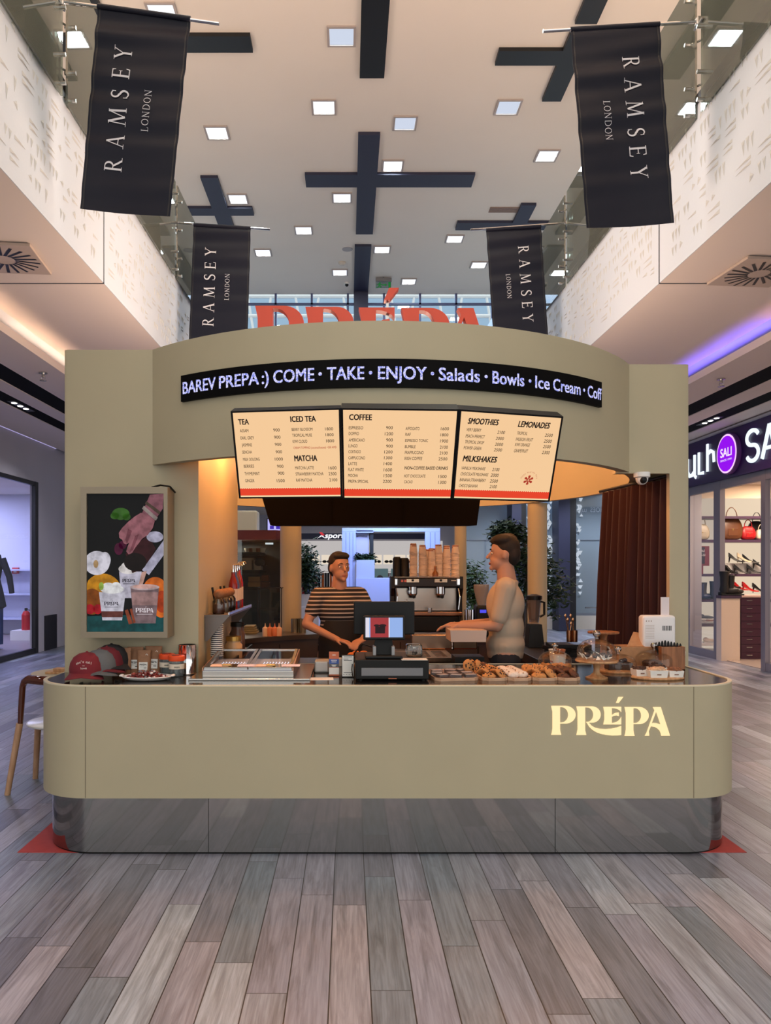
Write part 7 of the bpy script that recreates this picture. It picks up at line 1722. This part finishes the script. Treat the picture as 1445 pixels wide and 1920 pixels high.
# stacks of upturned cups on the machine
srcs = None
TCUP = mat('cup_kraft_warm', (234, 208, 184), .7); TRIM_ = mat('cup_brown_ring', (160, 84, 50), .7)
stacks = [(775, 1019, 17, 'first'), (792, 1022, 16, 'second'), (809, 1028, 14, 'third'), (822, 1021, 15, 'fourth'), (837, 1023, 14, 'fifth'), (853, 1022, 16, 'sixth'), (800, 1030, 13, 'half hidden seventh'), (829, 1036, 12, 'half hidden eighth')]
for si, (px, pt, n, nm) in enumerate(stacks):
    Y = 7.72 if si < 6 else 7.95; x = at(px, Y); ztop = CH-(pt-VY)*Y/F; step = (ztop-zt-.09)/(n-1)
    for i in range(n):
        lab = 'upturned kraft paper cup in the %s stack on the espresso machine' % nm; grp = 'upturned cup stack, the %s on the machine' % nm; loc = (x+.002*sin(i*2.3+si), Y+.002*cos(i*1.9), zt+.001+step*i)
        if srcs is None:
            srcs = thing('paper_cup', lab, 'cup', loc, 0, grp)
            m = M(); m.lathe([(.041, 0), (.043, .002), (.043, .006), (.040, .008), (.030, .088), (.030, .090), (.027, .088), (.027, .086), (0, .086)], (0, 0, 0), 24, cap=False); m.build('cup', TCUP, srcs, smooth=40, world=False)
            m = M(); m.lathe([(.0322, .074), (.0309, .084)], (0, 0, 0), 24, cap=False); m.build('brown_ring', TRIM_, srcs, smooth=40, world=False)
        else: dup(srcs, loc, si*1.0, lab, grp)
# black bottles / grinder left of the cups
for i, (px, r, lab) in enumerate(((744, .045, 'left black cylinder standing on the espresso machine'), (758, .05, 'right black cylinder standing on the espresso machine beside the cups'))):
    Y = 7.75; m = M(); h = CH-(1044+2*i-VY)*Y/F-zt; m.lathe([(0, 0), (r, 0), (r*.95, h*.9), (r*.7, h), (0, h)], (0, 0, 0), 24, cap=False); o = m.build('black_canister', BLK, smooth=50); o.location = (at(px, Y), Y, zt); tag(o, lab, 'canister')
p = P(818, 1078, 7.56); t = thing('syrup_decanter', 'small brown glass decanter with stopper before the cup stacks', 'bottle', (p.x, 7.66, zt)); m = M(); m.lathe([(0, 0), (.03, 0), (.032, .03), (.012, .06), (.012, .085), (0, .085)], (0, 0, 0), 20, cap=False); m.build('body', mat('amber', (130, 76, 36), .15), t, smooth=50, world=False); m = M(); m.sph((0, 0, .095), .013, 12, 8); m.build('stopper', CORK, t, world=False)
# worktable with sink in the middle
t = thing('sink_unit', 'low steel sink unit in the middle of the kiosk behind the till', 'sink', (.85, 6.0, 0)); x0, x1 = at(800, 6.0), at(851, 6.0); zs_ = .90
STW = mat('sink_steel', (176, 150, 130), .25, 1.0)
m = M(); m.box(.28, x1, 5.95, 6.55, .1, zs_-.03); m.build('cabinet', mat('sink_front', (110, 82, 68), .3, .8), t)
m = M()
for q in ((.28, x1, 5.93, 6.0), (.28, x1, 6.45, 6.6), (.28, .36, 6.0, 6.45), (x1-.05, x1, 6.0, 6.45), (.66, .70, 6.0, 6.45)): m.box(q[0], q[1], q[2], q[3], zs_-.03, zs_)
m.build('rim', STW, t)
m = M(); m.box(.36, x1-.05, 6.0, 6.45, zs_-.2, zs_-.19); m.build('basin', STW, t)
m = M(); m.tube([(.9, 6.52, zs_), (.9, 6.52, zs_+.2), (.9, 6.42, zs_+.24), (.9, 6.34, zs_+.2)], .012, 10); m.build('tap', CHROME, t)
m = M(); m.box(.55, 1.12, 6.55, 6.75, zs_, zs_+.13, .01); tag(m.build('steel_shelf_box', STW), 'steel box shelf standing behind the sink', 'shelf')
# chopping area with food in front of the striped barista
t = thing('prep_table', 'dark prep table in front of the striped barista', 'table', (-.1, 5.75, 0)); m = M(); m.box(-.45, .24, 5.6, 5.95, .87, .90); m.build('top', mat('prep_dark', (40, 36, 36), .4), t)
for x in (-.42, .21):
    for y in (5.63, 5.92): m = M(); m.cyl((x, y, 0), .02, .87, 10); m.build('leg', STEELD, t)
p = P(667, 1195, 5.75); m = M(); m.box(-.12, .12, -.08, .08, 0, .012, .003); o = m.build('cutting_board', BLK); o.location = (p.x, 5.75, .90); tag(o, 'black cutting board on the prep table', 'board')
m = M(); 
for k in range(5): m.sph((-.05+.03*k, .01*sin(k*2), .03+.012*(k % 2)), (.035, .028, .02), 12, 8, Matrix.Rotation(k, 3, 'Z'))
o = m.build('toasted_sandwich', mat('toast', (190, 106, 50), .7, noise=.3, nscale=40), smooth=60); o.location = (p.x+.02, 5.75, .915); tag(o, 'toasted orange sandwich on the black cutting board', 'food')
# right side equipment: blender, trays, utensils, black machine
Y = 6.35; x = at(1001, Y); t = thing('blender', 'bar blender with clear jug and black base right of the beige shirted barista', 'blender', (x, Y, BZ))
m = M(); m.prism([(-.065, -.09), (.065, -.09), (.065, .09), (-.065, .09)], lambda u, v, d: Vector((x+u*(1-d*1.3), Y+v*(1-d*1.3), BZ+d)), .0, .19); m.build('base', BLK, t)
m = M(); m.lathe([(.040, .20), (.042, .22), (.062, .40), (.058, .40), (.038, .22)], (x, Y, BZ), 8, cap=False); m.build('jug', glass('jug_glass', (200, 190, 186), 1.6, haze=.25, hazecol=(170, 160, 158)), t); m = M(); m.lathe([(0, .395), (.066, .395), (.066, .425), (.02, .44), (0, .44)], (x, Y, BZ), 24, cap=False); m.build('lid', BLK, t)
m = M(); m.tube([(x+.05, Y, BZ+.38), (x+.085, Y, BZ+.37), (x+.085, Y, BZ+.27), (x+.05, Y, BZ+.25)], .01, 8); m.build('handle', BLK, t)
t = thing('side_counter', 'dark side worktop below the blender on the right', 'worktop', (1.8, 6.0, 0)); m = M(); m.box(1.38, 1.97, 5.5, 6.8, .87, BZ-.005, .004); m.build('top', mat('slate_top', (44, 46, 54), .35), t); m = M(); m.box(1.42, 1.95, 5.54, 6.8, .05, .87); m.build('cabinet', mat('cabinet_dark', (34, 34, 40), .5), t)
for i in range(4):
    m = M(); m.box(-.15, .15, -.11, .11, 0, .012, .004); m.box(-.15, -.14, -.11, .11, 0, .03); m.box(.14, .15, -.11, .11, 0, .03); m.box(-.15, .15, -.11, -.1, 0, .03); o = m.build('black_tray', BLK); o.location = (at(1062, 5.75)+.012*(i % 2), 5.75, BZ-.004+.02*i); o.rotation_euler.z = .1*((i*7) % 3-1); tag(o, 'black plastic tray in the stack by the utensil pots, %s' % ('bottom one', 'second from the bottom', 'third from the bottom', 'top one')[i], 'tray', 'black trays')
COPP = mat('copper', (190, 140, 104), .2, 1.0)
for i, (px, lab) in enumerate(((1067, 'left copper pot holding tongs and spoons on the tray stack'), (1077, 'right copper pot with a scoop on the tray stack'))):
    Y = 5.78; x = at(px, Y); zz = BZ+.095; t = thing('utensil_pot', lab, 'pot', (x, Y, zz)); m = M(); m.lathe([(0, 0), (.021, 0), (.022, .088), (.02, .088), (.019, .004), (0, .004)], (0, 0, 0), 20, cap=False); m.build('pot', COPP, t, smooth=50, world=False)
    for k, (dx, h) in enumerate(((-.03, .19), (-.012, .16), (.014, .13))[:3 if i == 0 else 2]):
        m = M(); m.tube([(0, 0, .01), (dx*.5, 0, h*.6), (dx, 0, h)], .0035, 6); m.sph((dx, 0, h+.01), (.010, .004, .016), 10, 8); m.build('utensil', COPP, t, world=False)
t = thing('sugar_cup', 'pale cup filled with brown sachets behind the domes', 'cup', (at(1048, 5.05), 5.05, TZ)); m = M(); m.lathe([(0, 0), (.036, 0), (.047, .085), (.044, .085), (0, .07)], (0, 0, 0), 24, cap=False); m.build('cup', CUPW, t, smooth=40, world=False)
for i in range(8):
    m = M(); a_ = i*.785; m.obox((.026*cos(a_), .026*sin(a_), .092), (.022, .006, .05), (.2*sin(a_), .3*cos(a_), a_), .002); m.build('sachet', mat('sachet', (150, 92, 62), .7), t, world=False)
# bags bin and machine left of the beige barista
t = thing('coffee_grinder', 'steel and black coffee grinder between the espresso machine and the beige barista', 'grinder', (at(886, 7.3), 7.3, BZ)); x = at(886, 7.3)
m = M(); m.cyl((x-.03, 7.3, BZ), .05, .26, 24); m.build('steel_barrel', CHROME, t, smooth=40); m = M(); m.box(x+.03, x+.15, 7.25, 7.45, BZ, BZ+.30, .02, 3); m.build('body', BLK, t); m = M(); m.lathe([(.04, 0), (.075, .16), (.075, .2), (0, .2)], (x+.09, 7.34, BZ+.30), 20, cap=False); m.build('hopper', glass('hopper', (190, 180, 176), 1.4, haze=.4, hazecol=(200, 190, 185)), t, smooth=40)
m = M(); m.box(x+.06, x+.12, 7.24, 7.25, BZ+.23, BZ+.26); m.build('display', emit('grinder_blue', (80, 80, 235), 1.0), t)
t = thing('waste_bin', 'black square bin with a clear liner folded over its rim in front of the barista', 'bin', (.9, 5.62, 0)); x0, x1 = at(846, 5.35), at(900, 5.35)
m = M(); m.box(x0+.02, x1+.02, 5.3, 5.5, 0, .98); m.build('body', BLK, t)
m = M(); f4 = lambda u, v, d: Vector((u, v, d)); A = [(x0-.02, 5.26), (x1+.03, 5.26), (x1+.03, 5.54), (x0-.02, 5.54)]
m.prism([(x0-.02, 5.26), (x1+.03, 5.26), (x1+.03, 5.54), (x0-.02, 5.54)], lambda u, v, d: Vector((u+(.015 if u < .85 else -.015)*(1.17-d)*5, v, d)), 1.09, 1.17); tag(m.build('plastic_tub', mat('milky_plastic', (196, 172, 158), .4)), 'milky plastic tub held by the beige shirted barista', 'tub')

# ================================================================= CHAIR AND TABLE ON THE LEFT
t = thing('chair', 'chair with brown translucent back, white round seat and wooden legs left of the counter', 'chair', (-2.08, 5.55, 0))
AMB = mat('amber_acrylic', (96, 40, 16), .08, coat=.5); AMB.node_tree.nodes['Principled BSDF'].inputs['Transmission Weight'].default_value = .35
LEGW = wood('leg_wood', (178, 136, 104), (196, 156, 122), (12, 12, 2))
lx, ly = -2.36, 5.36; rx = -1.86
m = M(); m.tube([(lx+.035, ly+.02, .50), (lx+.04, ly+.02, .60), (lx+.05, ly+.02, .76), (lx+.065, ly+.02, .80), (lx+.10, ly+.0, .815), (-2.1, ly-.05, .81), (rx-.05, ly, .815), (rx-.015, ly+.02, .80), (rx, ly+.02, .76), (rx+.01, ly+.02, .60), (rx+.015, ly+.02, .50)], [.019, .021, .022, .026, .030, .034, .030, .026, .022, .021, .019], 12); m.build('backrest', AMB, t, smooth=60)
m = M(); m.lathe([(0, 0), (.21, .0), (.235, .012), (.238, .022), (.225, .032), (.0, .026)], (-2.12, 5.60, .448), 48, cap=False); m.build('seat', mat('seat_white', (232, 230, 226), .3), t, smooth=40)
for (x, y, X2, Y2) in ((lx+.03, ly+.02, lx-.045, ly-.01), (rx+.01, ly+.02, rx+.05, ly-.01), (-2.33, 5.70, -2.38, 5.77), (-1.99, 5.76, -1.95, 5.84)):
    m = M(); m.tube([(X2, Y2, 0), (x, y, .50 if y < 5.5 else .45)], [.020, .024], 14); m.build('leg', LEGW, t, smooth=60)
m = M(); m.box(-2.16, -2.08, 5.80, 5.86, 0, .44, .004); m.build('rear_brace', LEGW, t)
t = thing('cafe_table', 'round cream cafe table behind the chair on the left', 'table', (-2.42, 6.3, 0)); c = Vector((-2.30, 6.35, 0))
m = M(); m.lathe([(0, .715), (.33, .715), (.335, .722), (.33, .735), (0, .735)], c, 48, cap=False); m.build('top', CREAM, t, smooth=40); m = M(); m.cyl(c, .03, .715, 20); m.build('post', CREAM, t); m = M(); m.lathe([(0, 0), (.22, 0), (.22, .012), (0, .02)], c, 40, cap=False); m.build('foot', CREAM, t)
m = M(); m.box(-.10, .08, -.05, .05, 0, .02, .004); m.box(-.04, .09, -.04, .05, .02, .045, .004); o = m.build('wooden_block', OAK); o.location = (-2.38, 6.25, .735); tag(o, 'small wooden stepped block on the cream cafe table', 'block')

# ================================================================= PEOPLE
SKIN = mat('skin', (168, 124, 104), .6); SKINB = mat('skin_warm', (176, 134, 114), .6); HAIR = mat('hair_dark', (24, 16, 14), .75, noise=.3, nscale=90)
def blob(name, prims, voxel, mt, parent, smooth_iter=4):
    m = M()
    for pr in prims:
        if pr[0] == 'c':
            _, a_, ra, b_, rb_ = pr; a_, b_ = Vector(a_), Vector(b_); n = max(2, int((b_-a_).length/max(.004, min(ra, rb_)*.5)))
            m.tube([a_.lerp(b_, i/n) for i in range(n+1)], [ra+(rb_-ra)*i/n for i in range(n+1)], 12); m.sph(a_, ra, 14, 8); m.sph(b_, rb_, 14, 8)
        else: m.sph(pr[1], pr[2], 20, 12, pr[3] if len(pr) > 3 else None)
    o = m.build(name, mt); mo = o.modifiers.new('r', 'REMESH'); mo.mode = 'VOXEL'; mo.voxel_size = voxel
    ms = o.modifiers.new('s', 'SMOOTH'); ms.iterations = smooth_iter; ms.factor = .5
    bpy.context.view_layer.update(); me = bpy.data.meshes.new_from_object(o.evaluated_get(bpy.context.evaluated_depsgraph_get()))
    o.modifiers.clear(); old = o.data; o.data = me; bpy.data.meshes.remove(old); me.materials.clear(); me.materials.append(mt)
    for p_ in me.polygons: p_.use_smooth = True
    o.parent = parent; return o
def hand_prims(wr, fwd, side, up, s=1.0, curl=.5, thumb=1):
    """palm and five curled fingers; fwd, side, up are unit vectors."""
    wr, f, sd, u = Vector(wr), Vector(fwd).normalized(), Vector(side).normalized(), Vector(up).normalized(); P_ = []
    for k in (-.028, -.009, .010, .028): P_.append(('c', wr+sd*k*.7, .015*s, wr+f*.085*s+sd*k, .0125*s))
    for k, L in ((-.029, .062), (-.010, .075), (.010, .080), (.029, .070)):
        b0 = wr+f*.088*s+sd*k; d1 = (f*cos(curl*.5)-u*sin(curl*.5)); d2 = (f*cos(curl*1.3)-u*sin(curl*1.3)); d3 = (f*cos(curl*2.1)-u*sin(curl*2.1))
        b1 = b0+d1*L*.45*s; b2 = b1+d2*L*.32*s; b3 = b2+d3*L*.25*s
        P_ += [('c', b0, .0095*s, b1, .0088*s), ('c', b1, .0088*s, b2, .008*s), ('c', b2, .008*s, b3, .007*s)]
    t0_ = wr+f*.02*s+sd*.03*thumb; t1_ = t0_+(f*.6+sd*thumb*.7-u*.2).normalized()*.038*s; t2_ = t1_+(f*.9+sd*thumb*.2-u*.3).normalized()*.032*s
    P_ += [('c', t0_, .014*s, t1_, .0105*s), ('c', t1_, .0105*s, t2_, .0085*s)]; return P_
def person(name, lab, loc, yaw, s, armL, armR, handL, handR, shirt, trousers, skin, hairlen, sleeve=.5, apron=None, head_yaw=0, lean=0.0):
    """local frame: facing -Y; arms: (shoulder, elbow, wrist) in local metres before scaling."""
    t = thing(name, lab, 'person', loc, yaw); hy = Matrix.Rotation(head_yaw, 3, 'Z'); hc = Vector((0, -.014, 1.632))
    def H(x, y, z): return hc+hy @ Vector((x, y, z))
    B = [('e', (0, 0, .95), (.165, .115, .13)), ('e', (0, .005, 1.10), (.150, .105, .15)), ('e', (0, .0, 1.28), (.165, .115, .17)), ('c', (-.15, .0, 1.405), .055, (.15, 0, 1.405), .055), ('c', (0, .014, 1.42), .070, (0, 0, 1.54), .060),
         ('e', H(0, .008, .02), (.076, .094, .105), hy), ('e', H(0, -.03, -.055), (.056, .062, .06), hy), ('c', H(0, -.085, .01), .010, H(0, -.108, -.022), .014), ('e', H(.078, .008, -.008), (.012, .02, .032), hy), ('e', H(-.078, .008, -.008), (.012, .02, .032), hy),
         ('e', H(0, -.083, -.066), (.024, .012, .008), hy), ('e', H(0, -.078, -.098), (.024, .02, .018), hy), ('c', H(-.045, -.078, .028), .008, H(.045, -.078, .028), .008)]
    for sg in (-1, 1): B += [('c', (sg*.09, 0, .92), .092, (sg*.10, -.01, .50), .058), ('c', (sg*.10, -.01, .50), .055, (sg*.105, .01, .10), .038), ('c', (sg*.105, .02, .045), .040, (sg*.11, -.15, .035), .032)]
    for (sh_, el, wr), hd in ((armL, handL), (armR, handR)):
        B += [('c', sh_, .052, el, .040), ('c', el, .039, wr, .026)]; B += hand_prims(wr, *hd)
    blob('body', B, .0075, skin, t, 3)
    T = [('e', (0, 0, 1.0), (.182, .136, .11)), ('e', (0, .005, 1.12), (.170, .125, .16)), ('e', (0, .0, 1.28), (.186, .134, .17)), ('c', (-.155, .0, 1.405), .070, (.155, 0, 1.405), .070), ('e', (0, .012, 1.435), (.092, .082, .03)), ('e', (0, 0, .94), (.176, .128, .10))]
    for (sh_, el, wr) in (armL, armR): e_ = Vector(sh_).lerp(Vector(el), .35+sleeve*.9); T.append(('c', sh_, .072, e_, .060))
    blob('shirt', T, .010, shirt, t, 6)
    L = [('e', (0, 0, .93), (.172, .124, .11)), ('e', (0, 0, .99), (.171, .122, .10))]
    for sg in (-1, 1): L += [('c', (sg*.09, 0, .90), .100, (sg*.10, -.01, .50), .074), ('c', (sg*.10, -.01, .50), .072, (sg*.105, .01, .09), .062)]
    blob('trousers', L, .012, trousers, t, 4)
    Sh = []
    for sg in (-1, 1): Sh += [('c', (sg*.105, .02, .05), .052, (sg*.11, -.16, .042), .042)]
    blob('shoes', Sh, .010, BLK, t, 3)
    Hh = [('e', H(0, .026, .052), (.085, .092, .086), hy), ('e', H(0, .062, .0), (.078, .058, .085), hy), ('e', H(0, -.03, .095), (.07, .062, .035), hy)]
    if hairlen: Hh += [('e', H(.045, -.01, .10), (.05, .07, .04), hy), ('e', H(-.04, .03, .105), (.055, .07, .045), hy)]
    blob('hair', Hh, .007, HAIR, t, 3)
    for sg in (-1, 1):
        m = M(); m.sph(H(sg*.030, -.0795, .006), (.011, .006, .0055), 14, 10, hy); e_ = m.build('eye', WHT, t, world=False, smooth=60); m = M(); m.sph(H(sg*.030, -.0845, .006), (.0055, .0025, .0055), 12, 8, hy); m.build('iris', BLK, e_, world=False)
        m = M(); m.tube([H(sg*.014, -.090, .030), H(sg*.030, -.090, .035), H(sg*.047, -.080, .029)], [.003, .004, .002], 6); m.build('eyebrow', HAIR, t, world=False)
    m = M(); m.tube([H(-.021, -.088, -.064), H(0, -.097, -.062), H(.021, -.088, -.064)], [.002, .0045, .002], 8); m.tube([H(-.018, -.088, -.070), H(0, -.096, -.071), H(.018, -.088, -.070)], [.002, .005, .002], 8); m.build('lips', mat('lips', (150, 80, 70), .5), t, world=False)
    if apron:
        m = M(); R_ = lambda a_, z_: (.190*sin(a_)*(1 if z_ < 1.1 else .9), -.142*cos(a_)-.004, z_); n = 14; rows = []
        for z_ in (.52, .7, .9, 1.05, 1.2): rows.append([m.bm.verts.new(R_((-1.35+2.7*i/n)*(1 if z_ < 1.1 else .7), z_)) for i in range(n+1)])
        for A, B_ in zip(rows, rows[1:]):
            for i in range(n): m.bm.faces.new((A[i], A[i+1], B_[i+1], B_[i]))
        o = m.build('apron', apron, t, world=False, smooth=60); o.modifiers.new('th', 'SOLIDIFY').thickness = .006
    t.scale = (s, s, s); return t
# striped barista, facing the camera, working at the prep table
person('person', 'barista in a dark striped t-shirt and black apron working at the prep table', (at(636, 6.2), 6.2, 0), radians(14), .985,
       ((.175, 0, 1.40), (.275, -.10, 1.19), (.12, -.30, 1.06)), ((-.175, 0, 1.40), (-.29, -.06, 1.17), (-.08, -.27, 1.06)),
       ((-.7, -.7, -.2), (.7, -.7, 0), (0, 0, 1), 1.0, .6, -1), ((.7, -.7, -.2), (.7, .7, 0), (0, 0, 1), 1.0, .6, -1),
       stripes('striped_cotton', (24, 21, 26), (180, 166, 156), 30.0, .68), mat('trousers_khaki', (112, 88, 66), .9), SKIN, 0, .25, mat('apron_black', (16, 14, 16), .8), head_yaw=radians(12))
# beige shirted barista, side-on, facing left
person('person', 'barista with short dark hair in a loose beige t-shirt seen side-on, facing left', (at(947, 5.55), 5.55, 0), radians(-100), 1.045,
       ((.16, 0, 1.40), (.17, -.06, 1.14), (.10, -.32, 1.13)), ((-.16, 0, 1.40), (-.18, -.04, 1.14), (-.12, -.30, 1.13)),
       ((-.1, -1, 0), (1, 0, 0), (0, 0, 1), 1.0, .5, 1), ((.1, -1, 0), (1, 0, 0), (0, 0, 1), 1.0, .5, -1),
       mat('beige_cotton', (178, 162, 144), .9), mat('trousers_dark', (34, 34, 42), .9), SKINB, 1, .45)
# seated customer far away
t = thing('person', 'distant seated customer in a pale top seen from behind beyond the pavilion', 'person', (at(712, 16.5), 16.5, 0)); x = at(712, 16.5)
blob('body', [('e', (x, 16.5, 1.32), (.075, .09, .11)), ('c', (x, 16.5, 1.2), .05, (x, 16.5, 1.1), .055), ('c', (x-.13, 16.5, 1.05), .06, (x+.13, 16.5, 1.05), .06), ('e', (x, 16.5, .8), (.17, .12, .3)), ('c', (x-.08, 16.5, .55), .08, (x-.08, 16.9, .52), .07), ('c', (x+.08, 16.5, .55), .08, (x+.08, 16.9, .52), .07), ('c', (x-.08, 16.9, .5), .06, (x-.08, 16.92, .05), .05), ('c', (x+.08, 16.9, .5), .06, (x+.08, 16.92, .05), .05)], .02, SKIN, None)
o = [q for q in COL.objects if q.name.startswith('body') and q.parent is None][-1]; o.parent = t; o.location = -Vector(t.location)
m = M(); m.sph((x, 16.5, .85), (.21, .15, .33), 20, 12); m.sph((x, 16.5, 1.05), (.2, .12, .12)); m.build('top', mat('pale_top', (214, 206, 196), .9), t, smooth=60); m = M(); m.sph((x, 16.49, 1.36), (.082, .095, .1)); m.build('hair', HAIR, t, smooth=60)
